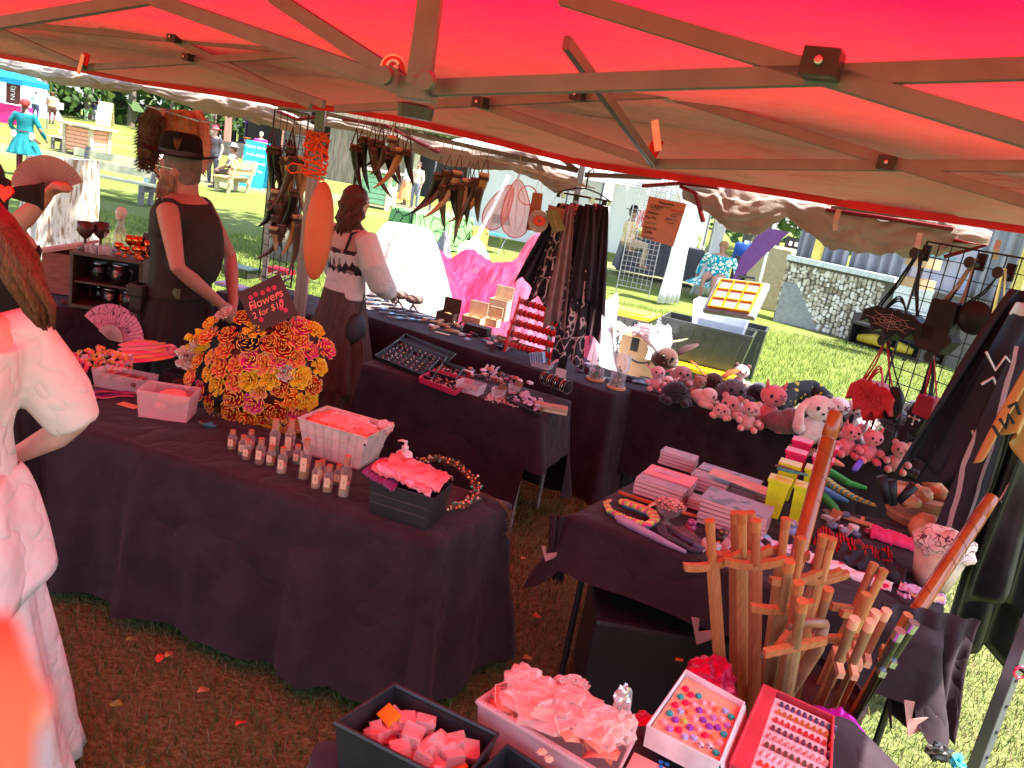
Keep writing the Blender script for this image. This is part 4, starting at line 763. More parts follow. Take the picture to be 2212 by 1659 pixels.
# --- the hatted man behind the centre table
M_TUN=mat('olive_black_tunic',(.021,.020,.017),rough=.85,var=.2,scale=5,bump=2.4,bs=4);M_KILT=mat('black_kilt',(.012,.012,.011),rough=.9,var=.2,bump=.2);M_FELT=mat('felt',(.006,.005,.006),rough=.95,bump=.2,bs=120)
def man_x(t_,M,MH,hc,AR,up):
 mb=MB();mb.ell(tuple(hc+V3((0,.045,-.085))),(.055,.052,.055),16,10,M=MH,jit=.05);mb.ell(tuple(hc+V3((0,.052,-.125))),(.042,.042,.05),14,9,M=MH,jit=.07)
 for s in(-1,1):mb.ell(tuple(hc+V3((s*.058,.025,-.05))),(.02,.035,.05),10,8,M=MH,jit=.06)
 mb.ell(tuple(hc+V3((0,.094,-.042))),(.03,.012,.008),10,5,M=MH);rs=random.Random(9)
 for i in range(120):
  a=rs.uniform(-.2,pi+.2);b=hc+V3((.05*cos(a),.035+.05*sin(a),rs.uniform(-.12,-.07)));mb.tube([b,b+V3((.012*cos(a),.012*sin(a)+.004,-rs.uniform(.03,.065)))],[.0035,.0008],n=4,M=MH)
 mb.build('beard',mat('beard',(.33,.22,.15),rough=.8,col2=(.12,.07,.05),scale=12,contrast=(.35,.6)),t_,smooth=True)
 mb=MB()
 for s in(-1,1):mb.tube([hc+V3((s*.032,.094,.01))+V3((.021*cos(t),0,.017*sin(t)))for t in np.linspace(0,2*pi,17)[:-1]],.0015,n=5,M=MH,closed=True);mb.tube([hc+V3((s*.053,.094,.014)),hc+V3((s*.075,.05,.014)),hc+V3((s*.078,-.01,.01))],.0016,n=4,M=MH)
 mb.build('glasses',M_STEEL,t_)
 mb=MB();mb.tube([up(0,-.01,1.43),up(0,-.03,1.36),up(0,-.045,1.25),up(0,-.04,1.12),up(0,-.01,1.02)],[(.155,.09),(.19,.145),(.205,.165),(.205,.17),(.182,.15)],n=30,M=M,ref=(0,1,0));mb.build('tunic_drape',M_TUN,t_,smooth=True,sub=1)
 mb=MB();ht=hc+V3((0,-.01,.075));mb.lathe([(.098,.004),(.097,.03),(.0955,.03),(.0955,.004)],32,M=MH@Matrix.Translation(ht)@Matrix.Diagonal((.945,1.145,1,1)));mb.build('hat_band',mat('band',(.03,.028,.028),rough=.4),t_)
 for i in range(5):
  mb=MB();a=-.5+.25*i;b=ht+V3((-.098,-.01,.03));mb.add([b,b+V3((-.004,.02*sin(a)+.006,.03)),b+V3((-.002,.045*sin(a),.065)),b+V3((-.004,.02*sin(a)-.006,.03))],[(0,1,2,3)],M=MH);mb.build('feather',mat('feather',(.14,.07,.04),rough=.8),t_)
 mb=MB();mb.tube([up(0,0,1.02),up(0,0,.965)],[(.178,.148),(.182,.15)],n=24,M=M,ref=(0,1,0));mb.build('belt',mat('belt',(.02,.018,.016),rough=.4),t_)
 mb=MB();mb.box((-.19,-.06,.992),(.012,.06,.05),M);mb.box((-.197,-.06,.992),(.006,.035,.026),M);mb.build('buckle',mat('brass_dark',(.12,.1,.06),rough=.4,metal=.8),t_)
 mb=MB();mb.box((-.17,.13,.93),(.10,.07,.15),M,taper=.9);mb.box((-.18,.13,.975),(.11,.085,.06),M);mb.build('pouch',mat('pouch',(.022,.02,.018),rough=.6),t_,bevel=.01)
mp0=Q(396,500,4.5)
person('bearded man in black felt hat and sleeveless dark tunic with hands clasped behind his back',(mp0.x,4.5,0),rad(90),hdz=-.045,h=1.86,wf=1.24,top=M_TUN,sleeve=.04,skirt=M_KILT,skirtlen=.62,skirt_top=1.0,shoes=M_BLKP,hair='short',mh=M_HG,hat='fedora',mhat=M_FELT,vox=.008,
       fingers={-1:.9,1:1.0},arms={-1:((-.27,-.13,1.15),(-.07,-.27,.95),(0,1,0)),1:((.25,-.14,1.15),(.06,-.27,.93),(0,1,0))},extra=man_x,hyaw=.12,bottom=None)
# --- curly haired woman behind the post
M_BLOU=mat('cream_blouse',(.78,.72,.68),rough=.8,var=.05,bump=1.9,bs=7,transl=.2);M_BRS=mat('brown_skirt',(.085,.055,.045),rough=.9,var=.25,scale=6,stretch=(5,5,.6),bump=.6,bs=18)
def w2_x(t_,M,MH,hc,AR,up):
 mb=MB();mb.tube([up(0,.0,.98),up(0,0,1.1),up(0,0,1.24),up(0,0,1.3)],[(.163,.13),(.155,.12),(.17,.13),(.178,.134)],n=20,M=M,ref=(0,1,0));mb.build('bodice',patmat('floral_bodice',(.03,.02,.025),(.3,.2,.2),22,'noise',thr=.58),t_,smooth=True)
 for s in(-1,1):mb=MB();mb.tube([up(s*.1,-.125,1.28),up(s*.11,-.09,1.42),up(s*.11,0,1.46)],[(.016,.004)]*3,n=4,M=M,ref=(0,1,0));mb.build('shoulder_strap',M_KILT,t_)
 mb=MB();mb.ell((.2,-.02,.74),(.05,.09,.13),14,10,M=M);mb.tube([(.19,0,.86),(.16,.05,1.0)],.01,n=6,M=M);mb.build('hip_bag',mat('hip_bag',(.03,.025,.025),rough=.6),t_,smooth=True)
 mb=MB();mb.lathe([(.165,1.0),(.178,.93),(.172,.93)],30,M=M@Matrix.Diagonal((1,.85,1,1)));mb.build('waistband',M_BRS,t_)
 def tier(u,v):a=u*2*pi;r=.325+.02*v+.02*sin(a*19);return M@V3((r*cos(a),r*sin(a)*.85,.30-.26*v))
 mb=MB();mb.grid(tier,96,5);mb.build('skirt_flounce',M_BRS,t_,smooth=True)
person('woman seen from behind with dark curls, off shoulder cream blouse and brown skirt',(-1.30,5.75,0),rad(-38),h=1.72,wf=1.02,top=M_BLOU,sleeve=.98,puff=.045,skirt=M_BRS,skirtlen=.72,hair='curly',mh=M_HB,vox=.009,neckline=1.36,skin=M_SKINP,
       arms={-1:((-.27,.03,1.14),(-.16,.2,1.05)),1:((.28,.04,1.14),(.2,.25,1.02))},extra=w2_x)
# --- woman in white at the left edge
M_WG=mat('white_gauze',(.80,.74,.70),rough=.85,var=.08,scale=3,bump=2.2,bs=5,transl=.25)
w1p=Q(88,600,2.02)
def w1_x(t_,M,MH,hc,AR,up):
 mb=MB();mb.tube([up(0,0,1.16),up(0,0,1.03)],[(.165,.137),(.172,.143)],n=28,M=M,ref=(0,1,0));mb.build('waist_belt',mat('stretch_belt',(.02,.018,.022),rough=.8),t_,smooth=True)
 mb=MB()
 def ov(u,v):a=u*2*pi;r=.165+.09*v**.7+.012*sin(a*7+2*v);return M@V3((r*cos(a)*1.1,r*sin(a)*.95,1.05-(.34+.10*sin(a+1))*v))
 mb.grid(ov,90,12);mb.build('overskirt',M_WG,t_,smooth=True,thick=.004);pts=[]
 for s in(1,):
  for i in range(24):f=i/23;pts.append(up(.02+.008*(-1)**i,.135+.012*sin(f*pi),1.40-.26*f))
 mb=MB();mb.tube(pts,.008,n=5,M=M);mb.build('lace_edging',mat('lace',(.8,.6,.55),rough=.9,bump=1,bs=200),t_)
 rs=random.Random(2);mb=MB()
 for i in range(60):
  f=rs.random();g=rs.uniform(-1,1);Y=1.60+rs.uniform(-.03,.05);a=Q(-70+40*f,440+20*g,Y+.1);b=Q(-20+45*f,505+60*g*.4+30*(1-f),Y);c=Q(25+50*f,580+45*g*.5+25*(1-f),Y-.01);e=Q(60+45*f+8*g,650+25*(1-f)+12*g,Y);h_=Q(70+35*f+14*g,690+25*g,Y+.01)
  mb.tube([a,b,c,e,h_],[.013,.015,.014,.010,.002],n=6)
 mb.build('hair_lock',M_HR,t_,smooth=True)
person('woman in white blouse and long white skirt with auburn hair at the left edge',(w1p.x-.165,1.86,0),rad(-128),h=1.73,wf=1.16,top=M_WG,sleeve=.5,puff=.028,skirt=M_WG,skirtlen=1.0,skirt_top=1.05,hair='long',mh=M_HR,vox=.009,neckline=1.40,skin=M_SKINP,
       arms={-1:((-.28,.05,1.14),(-.2,-.12,1.0)),1:((.27,.0,1.12),(.14,.24,1.06))},extra=w1_x)
# --- person with the fan
fh=Q(103,405,3.0)
def f_x(t_,M,MH,hc,AR,up):
 mh_=mat('heart_red',(.75,.03,.02),rough=.4)
 def bow(c,s,Mx):
  mb=MB();mb.grid(lambda u,v:(c[0]+s*(u-.5)*2,c[1]+.03*sin(u*9),c[2]+s*.55*(v-.5)*2*(.35+abs(u-.5)*1.4)),14,6,M=Mx);mb.build('bow',M_KILT,t_,smooth=True,thick=.01)
  mb=MB();hp_=[(.032*16*sin(t)**3/16,.032*(13*cos(t)-5*cos(2*t)-2*cos(3*t)-cos(4*t))/16)for t in np.linspace(0,2*pi,24)[:-1]];mb.prism(hp_,.03,.04,M=Mx@T(c[0],c[1]-.03,c[2],rx=pi/2));mb.build('heart',mh_,t_)
 b1=WM[t_.name].inverted()@Q(42,425,2.85);bow((0,0,0),.085,Matrix.Translation(Q(36,415,2.83)))
fp=Q(-45,560,3.05);fl=(fh-V3((fp.x,fp.y,0)))
person('dark haired person in black dress with bow holding up a fan',(fp.x,fp.y,0),0,h=1.72,wf=1.1,top=M_KILT,sleeve=.1,skirt=M_KILT,skirtlen=.8,hair='long',mh=M_HK,vox=.009,neckline=1.38,skin=M_SKIN,
       arms={-1:((-.25,0,1.14),(-.2,.15,.95)),1:(tuple((Q(22,492,3.0)-V3((fp.x,fp.y,0)))*1.75/1.72),(fl.x*1.75/1.72-.03,fl.y*1.75/1.72,fl.z*1.75/1.72-.03))},fingers={1:1.5},extra=f_x)
def fan(label,c,R0,R1,a0,a1,n,M,mc,mr,holes=True):
 t_=thing('folding_fan',label,'fan',loc=c)
 for k in range(n):
  a=a0+(a1-a0)*k/(n-1);mb=MB();d=V3((cos(a),0,sin(a)));s=V3((-sin(a),0,cos(a)));mb.add([d*0-s*.003,d*R0*1.1-s*.006,d*R0*1.1+s*.006,s*.003,d*0-s*.003+V3((0,.002,0)),d*R0*1.1-s*.006+V3((0,.002,0)),d*R0*1.1+s*.006+V3((0,.002,0)),s*.003+V3((0,.002,0))],[(0,1,2,3),(7,6,5,4),(0,4,5,1),(1,5,6,2),(2,6,7,3),(3,7,4,0)],M=M);mb.build('rib',mr,t_)
 mb=MB();m=(n-1)*2;mb.grid(lambda u,v:(cos(a0+(a1-a0)*u)*(R0+(R1-R0)*v),.004+.006*(round(u*m)%2),sin(a0+(a1-a0)*u)*(R0+(R1-R0)*v)),m,4,M=M);mb.build('leaf',mc,t_);return t_
fan('open grey beige folding fan held up in front of the stump',fh+V3((0,-.04,.0)),.035,.135,.35,3.0,26,TV(fh,rz=.1,ry=-.1,dz=-.02),mat('fan_silk',(.36,.32,.29),rough=.6,transl=.35,var=.2,scale=6),mat('fan_rib',(.2,.13,.1),rough=.4))
fg=P(232,800,TZ);
# --- the fingertip in front of the lens
fp_=cam.location+ray(-150,1740).normalized()*.105;mb=MB();d=(ray(-40,1340).normalized()*.105+cam.location-fp_).normalized()
mb.tube([fp_-d*.05,fp_-d*.02,fp_,fp_+d*.012,fp_+d*.018],[.0095,.0092,.0086,.0066,.003],n=20);t_=thing('person','blurred fingertip of the photographer at the lower left corner','person',loc=fp_-d*.05);mb.build('finger',mat('finger_skin',(.62,.26,.17),rough=.5,var=.05),t_,smooth=True)
mb=MB();mb.ell(tuple(fp_+d*.006+fw*.0065),(.006,.006,.0035),10,6);mb.build('nail',mat('nail',(.75,.45,.38),rough=.25),t_,smooth=True)
# --- people on the field
cA=lambda n,c,**k:mat(n,c,rough=.85,**k)
def on(x,y):p=gp(x,y);return(p.x,p.y,0)
def teal_x(t_,M,MH,hc,AR,up):
 for s,c in((-1,(.8,.78,.7)),(1,(.8,.76,.68))):mb=MB();mb.ell((s*.2,-.1,.93),(.06,.05,.1),12,8,M=M,jit=.04);mb.build('pouch',cA('pouch_white',c),t_,smooth=True)
 mb=MB();mb.tube([up(0,0,1.04),up(0,0,1.02)],[(.185,.15)]*2,n=20,M=M,ref=(0,1,0));mb.build('belt',cA('belt_brown',(.15,.05,.02)),t_)
 mb=MB();mb.box((-.09,-.17,.92),(.16,.03,.05),M@Matrix.Rotation(.5,4,'Y'));mb.build('sheath',cA('sheath',(.2,.06,.03)),t_)
M_TEALD=mat('teal_dress',(.005,.16,.19),rough=.85,var=.15)
person('woman from behind in teal tunic with red headscarf and long braid',on(52,380),.1,h=1.66,wf=1.15,top=M_TEALD,sleeve=1,skirt=M_TEALD,skirtlen=.5,bottom=cA('burgundy',(.15,.02,.03)),shoes=cA('boots',(.06,.02,.02)),hair='braid',mh=M_HB,hat='scarf',mhat=cA('red_scarf',(.4,.03,.03)),extra=teal_x,arms={-1:((-.32,-.02,1.14),(-.2,.08,.98)),1:((.3,.02,1.1),(.3,.25,.92))})
def box_x(t_,M,MH,hc,AR,up):mb=MB();mb.box((.35,.15,1.05),(.25,.5,.35),M);mb.build('carried_box',M_WHITE,t_)
person('walking person in tan jacket and brown trousers carrying a white box',on(112,268),.3,h=1.78,wf=1.35,top=cA('tan_jacket',(.6,.33,.2)),sleeve=1,bottom=cA('brown_tr',(.13,.05,.04)),shoes=M_BLKP,pose='walk',extra=box_x,vox=.03)
person('walker in pale blue shirt with white and red cap',on(76,262),.2,h=1.72,wf=1.2,top=cA('pale_blue',(.35,.5,.65)),sleeve=.5,bottom=cA('navy_tr',(.05,.06,.12)),shoes=M_BLKP,hat='cap',mhat=cA('wh_cap',(.8,.7,.7)),vox=.03)
def red_hat_x(t_,M,MH,hc,AR,up):mb=MB();mb.lathe([(.1,0),(.102,.03),(.098,.03)],20,M=MH@Matrix.Translation(hc+V3((0,-.01,.08))));mb.build('hat_band',cA('gold_band',(.7,.5,.3)),t_)
person('standing woman in grey t-shirt and dark trousers with a red hat',on(457,396),pi-.15,h=1.7,wf=1.1,top=cA('charcoal_tee',(.05,.045,.055)),sleeve=.25,bottom=cA('slate_tr',(.06,.06,.08)),shoes=M_BLKP,hair='short',mh=mat('ginger',(.35,.1,.03)),hat='wide',mhat=cA('red_felt',(.7,.03,.06)),skin=M_SKINP,extra=red_hat_x)
def armour_x(t_,M,MH,hc,AR,up):
 mb=MB();sh,el,wr=AR[-1];mb.ell(tuple(sh+V3((-.02,0,-.03))),(.09,.1,.12),14,10,M=M);mb.tube([sh+V3((0,0,-.1)),el],[.07,.055],n=12,M=M);mb.build('shoulder_plate',mat('plate',(.75,.78,.82),rough=.3,metal=.8),t_,smooth=True)
sp_=gp(488,412);person('seated man with silver brimmed helmet and armoured shoulder',(sp_.x,sp_.y+.35,.0),rad(95),h=1.75,wf=1.05,top=cA('leather',(.08,.05,.05)),sleeve=.5,bottom=cA('brown_br',(.12,.07,.05)),shoes=M_BLKP,hair='short',hat='wide',mhat=mat('helm',(.5,.5,.48),rough=.3,metal=.7),pose='sit',arms={-1:((-.26,.1,1.14),(-.12,.35,1.02)),1:((.26,.1,1.14),(.1,.35,1.02))},extra=armour_x)
person('person in bright magenta shirt from behind beside the purple tent',on(557,375),.2,h=1.74,wf=1.2,top=cA('magenta_sh',(.8,.02,.22)),sleeve=.7,skirt=cA('lilac',(.5,.15,.5)),skirtlen=.8,hair='short',mh=cA('pale_hair',(.7,.6,.4)))
person('child in teal shirt and orange tricorn hat behind the cyan board',on(527,380),pi/2+.3,h=1.45,top=cA('turq',(.05,.4,.4)),sleeve=.5,bottom=cA('navy2',(.05,.08,.2)),shoes=M_BLKP,hat='tricorn',mhat=cA('orange_tri',(.5,.15,.05)))
person('barefoot person in rolled pale jeans sitting half hidden behind the hatted man',(gp(345,412).x+.05,gp(345,412).y,0),rad(70),h=1.65,top=cA('rose_top',(.7,.4,.4)),bottom=cA('pale_jeans',(.4,.5,.65)),pose='sit',skin=M_SKINP)
cr=[(203,262,'person in navy dotted dress',(.02,.02,.06),(.3,.3,.35)),(240,266,'person in white shirt and blue jeans',(.8,.75,.75),(.12,.2,.4)),(252,262,'person in pale blue top and black shorts',(.35,.5,.7),(.03,.03,.03)),(264,264,'big person in cyan blue t-shirt and jeans',(.02,.45,.65),(.1,.2,.4)),(272,258,'person in rust orange shirt',(.6,.2,.06),(.1,.1,.12)),(286,266,'person in flowered pale top',(.7,.55,.5),(.5,.5,.6)),(296,268,'person in white and blue print dress',(.5,.6,.75),(.5,.4,.6)),(308,270,'person in hot pink tank top',(.75,.03,.15),(.1,.12,.2)),(279,262,'pale haired person in cream',(.75,.65,.5),(.6,.5,.4)),(318,266,'red haired person in cream dress',(.8,.6,.5),(.7,.5,.5))]
for i,(x,y,lb,c1,c2)in enumerate(cr):person(lb+' in the crowd near the yellow board',on(x,y),i*1.3,h=1.6+.03*(i%5),wf=1.15,top=cA('crowd_top%d'%i,c1),sleeve=.5,bottom=cA('crowd_low%d'%i,c2),shoes=M_BLKP,vox=.035,pose='walk' if i%2 else 'stand',mh=[M_HB,M_HK,M_HG][i%3],hat='wide' if i in(3,7)else None,mhat=cA('straw',(.6,.5,.3)))
person('small child in mint green clothes standing on the lawn',on(186,262),.5,h=1.0,top=cA('mint_top',(.3,.6,.35)),bottom=cA('mint_low',(.4,.6,.4)),vox=.03)
person('bearded vendor in cream tunic and black hat sitting at the vendor tent',(Q(1366,470,19.3).x,19.3,.35),rad(-100),h=1.75,wf=1.35,top=cA('cream_tunic',(.75,.55,.35)),sleeve=.9,bottom=cA('tan_low',(.4,.3,.2)),pose='sit',hair='short',mh=M_HG,hat='wide',mhat=M_FELT)
person('person in red plaid vest and dark cap behind the vendor table',(Q(1402,470,21).x,21,.2),pi,h=1.75,top=patmat('plaid',(.55,.03,.06),(.8,.7,.7),9,'wave',thr=.75),sleeve=.9,bottom=M_KILT,hat='cap',mhat=cA('navycap',(.02,.03,.1)))
person('woman crouching in a turquoise patterned dress with brown headwear',(gp(1535,650).x,gp(1535,650).y,0),2.6,h=1.75,wf=1.7,top=patmat('turq_print',(.75,.78,.72),(.0,.3,.38),9,'voronoi',thr=.13),sleeve=.9,skirt=patmat('turq_print',(.75,.78,.72),(.0,.3,.38),9,'voronoi'),skirtlen=.6,pose='sit',hair='short',hat='scarf',mhat=cA('brown_scarf',(.3,.15,.08)))
person('person in white and orange costume by the grey shed',on(872,442),2.0,h=1.7,top=M_WHITE,sleeve=1,skirt=cA('orange_sk',(.8,.3,.1)),skirtlen=.8)
person('person in pale tunic with a red bag by the white tent',on(893,450),2.8,h=1.72,top=cA('peach',(.8,.55,.4)),sleeve=.8,bottom=cA('gr',(.2,.22,.25)))
# ================= right side structures
def drape_strip(name,A,B,z0,z1,m,parent=None,waves=9,amp=.05,label=None,cat=None,n=60,gather=0,seed=0):
 A=V3(A);B=V3(B);d=(B-A);nn=V3((-d.y,d.x,0)).normalized();mb=MB()
 def f(u,v):
  g=gather*sin(pi*v);u2=.5+(u-.5)*(1-g);p=A+d*u2;return V3((p.x,p.y,z1+(z0-z1)*v))+nn*(amp*sin(u*waves*6.28+1.3*jn((u*3,v,0),1,seed))*(.5+.5*v))
 mb.grid(f,n,10);o=mb.build(name,m,parent,smooth=True,thick=.003)
 return tag(o,label,cat)if label else o
# vendor tent with grey clothed table, grid wall, white curtains
v0=gp(1320,625);v1=gp(1600,655)
vt=shelter((v0.x+v1.x)/2+.1,v0.y+1.6,3.4,3.2,2.45,3.3,-.27,M_TW,'white vendor tent shading the bearded vendor and hats',val=.3,mpole=mat('white_pole',(.75,.78,.76),rough=.4))
a=gp(1455,640);b=gp(1595,640);drape_strip('curtain',gp(1420,660),gp(1462,660),.05,2.3,M_TW,waves=4,amp=.06,gather=.3,label='white curtain tied at the left of the vendor tent front',cat='curtain',n=40)
drape_strip('curtain',gp(1490,640),gp(1550,640),.05,2.4,M_TW,waves=5,amp=.07,gather=.75,label='white curtain gathered at its middle near the turquoise dress',cat='curtain',n=40,seed=4)
q0=gp(1335,595);q1=gp(1505,625);tq=quad((q0.x,q0.y),(q1.x,q1.y),.8);drape(tq,.95,.8,'grey cloth covered vendor table behind the grid wall',mcl=M_DGREY,seed=9,legs=False,fold=.02)
def gridwall(name,A,B,z0,z1,step,m,label,cat='grid wall',r=.004,group=None,feet=False):
 A=V3((A[0],A[1],0));B=V3((B[0],B[1],0));t_=thing(name,label,cat,loc=(A.x,A.y,z0));L_=(B-A).length;n=round(L_/step);k=round((z1-z0)/step)
 for i in range(n+1):mb=MB();p=A.lerp(B,i/n);mb.tube([p+V3((0,0,z0)),p+V3((0,0,z1))],r*(2 if i in(0,n)else 1),n=4);mb.build('upright_wire',m,t_)
 for i in range(k+1):mb=MB();z=z0+(z1-z0)*i/k;mb.tube([A+V3((0,0,z)),B+V3((0,0,z))],r*(2 if i in(0,k)else 1),n=4);mb.build('cross_wire',m,t_)
 if feet:
  for p in(A,B):mb=MB();mb.tube([p,p+V3((0,0,z0))],.012,n=6);mb.build('foot',m,t_)
 return t_
gridwall('grid_wall',gp(1330,630),gp(1400,645),.15,2.2,.1,M_WIREG,'grey wire grid wall standing before the vendor table',feet=True,r=.006)
rs=random.Random(8)
for i in range(26):
 p=V3((tq[0].x,tq[0].y,0)).lerp(tq[1],rs.random())+(tq[3]-tq[0])*rs.uniform(.1,.9);h=rs.uniform(.08,.35);c=rs.choice([('jade',(.1,.4,.25)),('cream',(.75,.65,.5)),('rose',(.6,.2,.25)),('sky',(.3,.5,.6)),('lime',(.4,.55,.1)),('copper',(.5,.25,.1))]);mb=MB();r=rs.uniform(.03,.06)
 mb.lathe([(r,0),(r*1.1,.02),(r*.4,h*.4),(r*1.3,h*.7),(r*.3,h)],10,c=(p.x,p.y,.955));one(mb,'ornament',mat('orn_'+c[0],c[1],rough=.35),'%s %s coloured ornament on the %s of the vendor table'%('tall' if h>.2 else 'low',c[0],'left' if i%2 else 'right'),'ornament',group='ornaments on the vendor table',smooth=True)
bt_=gp(1625,585);mb=MB();mb.lathe([(.7,0),(.68,.85),(.6,.9),(0,.9)],24,c=(bt_.x,bt_.y+.6,0));one(mb,'round_table',mat('royal_cloth',(.01,.05,.25),rough=.8),'table under royal blue cloth carrying clear glasses','table',smooth=True)
ORDX='first second third fourth fifth sixth seventh eighth ninth tenth eleventh twelfth'.split()
for i in range(12):
 mb=MB();mb.capt=False;mb.lathe([(.03,0),(.04,.12)],10,c=(bt_.x-.45+.08*i,bt_.y+.2+.1*(i%3),.905));one(mb,'glass',M_CLR,'clear drinking glass, %s from the left on the royal blue table'%ORDX[i],'glass',group='glasses on the royal blue table')
# statue of a dancer with pink blossom, green pole
mb=MB();p=gp(1618,650);mb.tube([p,p+V3((0,0,2.4))],.03,n=8);one(mb,'tent_pole',mat('mint_pole',(.2,.6,.3),rough=.4),'mint green tent pole beside the pink blossom branches','tent pole')
bl=thing('blossom_vase','pale figure vase filled with pink blossom branches by the mint pole','vase',loc=gp(1640,655));p=gp(1640,655);mb=MB();mb.lathe([(.08,0),(.1,.2),(.06,.4),(.09,.6),(.05,.75)],12,c=p);mb.build('vase',mat('stone_vase',(.5,.47,.44)),bl,smooth=True)
leafobj('blossom',leaves([(p+V3((.12,0,1.0)),(.3,.25,.25)),(p+V3((.0,0,.9)),(.15,.15,.2))],500,.03,rs0),[mat('blossom_pink',(.7,.35,.5)),mat('blossom_dark',(.4,.15,.25))],rs0,bl)
# stage with faux stone front
sA=gp(1668,690);sB=gp(1893,752);sC=gp(2212,835);sd_=(sB-sA).normalized();sn=V3((-sd_.y,sd_.x,0));L1=(sB-sA).length
sg=thing('stone_fronted_stage','long stage front faced with pale rubble stone panels','stage',loc=sA);M_MORT=mat('mortar',(.12,.11,.09),rough=.95);M_S=[mat('stone_a',(.62,.58,.49),rough=.85,var=.15),mat('stone_b',(.46,.41,.32),rough=.85,var=.2),mat('stone_c',(.72,.69,.62),rough=.85,var=.12),mat('stone_d',(.28,.23,.16),rough=.9,var=.2)]
Mst=Matrix.Translation(sA)@Matrix.Rotation(math.atan2(sd_.y,sd_.x),4,'Z')
Ltot=(sB-sA).length*2.6
for a,b in((0,L1*1.0),(L1*1.32,Ltot)):mb=MB();mb.box(((a+b)/2,.06,.62),(b-a,.08,1.24),Mst);mb.build('backing_board',M_MORT,sg)
protos=[]
rs=random.Random(12);gx,gz=26,11;W_=L1/gx;Hh=1.22/gz;cnt=0
for jx in range(int(Ltot/W_)):
 if L1<jx*W_+W_/2<L1*1.32:continue
 if jx*W_>L1*1.9:break
 off=rs.uniform(0,1);z=.01
 while z<1.2:
  hh=rs.choice([.55,.8,1,1.35])*Hh*1.05;w2=W_*rs.uniform(.8,1.2);k=len(protos)
  if cnt>=290:break
  if k<10:
   a_=[(.5*rs.uniform(.75,1.0)*cos(t)*(1+.15*abs(sin(2*t))),.5*rs.uniform(.8,1.0)*sin(t)*(1+.15*abs(sin(2*t))))for t in np.linspace(0,2*pi,9)[:-1]];mb=MB();v=[(x,0,y)for x,y in a_]+[(x*.86,-.2,y*.86)for x,y in a_];mb.add(v,[tuple(range(8,16))]+[(i,(i+1)%8,8+(i+1)%8,8+i)for i in range(8)])
   me=bpy.data.meshes.new('stone');me.from_pydata(mb.v,[],mb.f);me.materials.append(M_S[k%4]);protos.append(me)
  o=bpy.data.objects.new('stone',protos[rs.randrange(len(protos))]);col.objects.link(o);o.parent=sg;o.matrix_local=WM[sg.name].inverted()@Mst@T(jx*W_+W_/2+rs.uniform(-.02,.02),.018,min(1.2-hh/2,z+hh/2),ry=rs.uniform(-.3,.3))@Matrix.Diagonal((w2*1.08,.12,hh*1.02,1));z+=hh*.97;cnt+=1
mb=MB();mb.box((L1*.5,.05,1.29),(L1*1.0,.22,.1),Mst);mb.build('capping_rail',mat('pale_board',(.55,.6,.6),rough=.7),sg)
mb=MB();mb.box((L1*1.16,.04,.62),(L1*.3,.06,1.24),Mst);mb.build('white_door_panel',mat('paint_white',(.72,.76,.76),rough=.6),sg)
for i in range(5):mb=MB();mb.box((L1*1.16,.005,.12+.24*i),(L1*.29,.01,.015),Mst);mb.build('panel_groove',mat('groove',(.3,.33,.33)),sg)
cs_=[(-.05,.45,M_GRY,'grey stage curtain at the left above the stone front'),(.47,.98,M_GRY,'grey stage curtain in the middle beside the painted gate'),(1.5,2.0,M_GRY,'grey stage curtain seen through the bag grid')]
for a,b,m,lb in cs_:drape_strip('stage_curtain',Mst@V3((L1*a,.5,0)),Mst@V3((L1*b,.5,0)),1.2,3.6,m,waves=5,amp=.09,label=lb,cat='curtain')
drape_strip('painted_backdrop',Mst@V3((L1*.93,.62,0)),Mst@V3((L1*1.5,.62,0)),1.1,3.6,mat('faded_blue',(.38,.42,.55),rough=.8,col2=(.5,.42,.42),scale=1.2,contrast=(.4,.6)),waves=6,amp=.02,label='pale blue painted gate backdrop hanging on the stage',cat='backdrop')
gt_=thing('painted_gate','faded green lattice gate motif on the blue backdrop','backdrop motif',loc=Mst@V3((L1*1.2,.5,2.0)))
for i in range(3):mb=MB();mb.box((L1*(1.14+.04*i),.55,2.1),(.05,.01,.9),Mst);mb.build('bar',mat('faded_green',(.22,.36,.38)),gt_)
for i in range(2):mb=MB();mb.box((L1*1.18,.54,1.85+.5*i),(.65,.01,.05),Mst);mb.build('bar',mat('faded_green',(.22,.36,.38)),gt_)
for u,lb in((.22,'yellow timber post at the left of the stage front'),(1.86,'yellow timber post seen behind the hanging bags')):mb=MB();mb.box((L1*u,.2,2.2),(.16,.12,2.1),Mst);one(mb,'stage_post',mat('yellow_timber',(.62,.5,.12),rough=.8),lb,'post')
p=gp(1640,665);cv=thing('covered_block','tall hay coloured cloth covered block at the end of the stone front','stage block',loc=p+V3((.0,.1,0)));mb=MB();Mb=TV(p+V3((.1,.25,0)),-.4)
mb.box((0,0,.7),(.85,.8,1.4),Mb,taper=1.08);mb.build('cover',mat('burlap',(.36,.30,.19),rough=.95,var=.12,bump=.5,bs=20),cv,bevel=.04)
mb=MB();Mp2=TV(gp(1715,705),-.42,rx=-.28);mb.box((.15,0,.42),(1.15,.05,.84),Mp2);one(mb,'foam_board',mat('grey_board',(.22,.23,.21),rough=.9),'grey rounded board leaning against the stone front','board',bevel=.03)
rk=thing('shelf_unit','black low shelf with a rolled yellow bundle under the stage','shelf',loc=Mst@V3((L1*1.14,-.35,0)));Mr=Mst@T(L1*1.14,-.35,0)
for c,d in[((0,0,.03),(1.3,.45,.06)),((0,0,.42),(1.3,.45,.04)),((-.64,0,.3),(.04,.45,.6)),((.64,0,.3),(.04,.45,.6)),((0,.2,.3),(1.3,.03,.6))]:mb=MB();mb.box(c,d,Mr);mb.build('board',M_BLKP,rk)
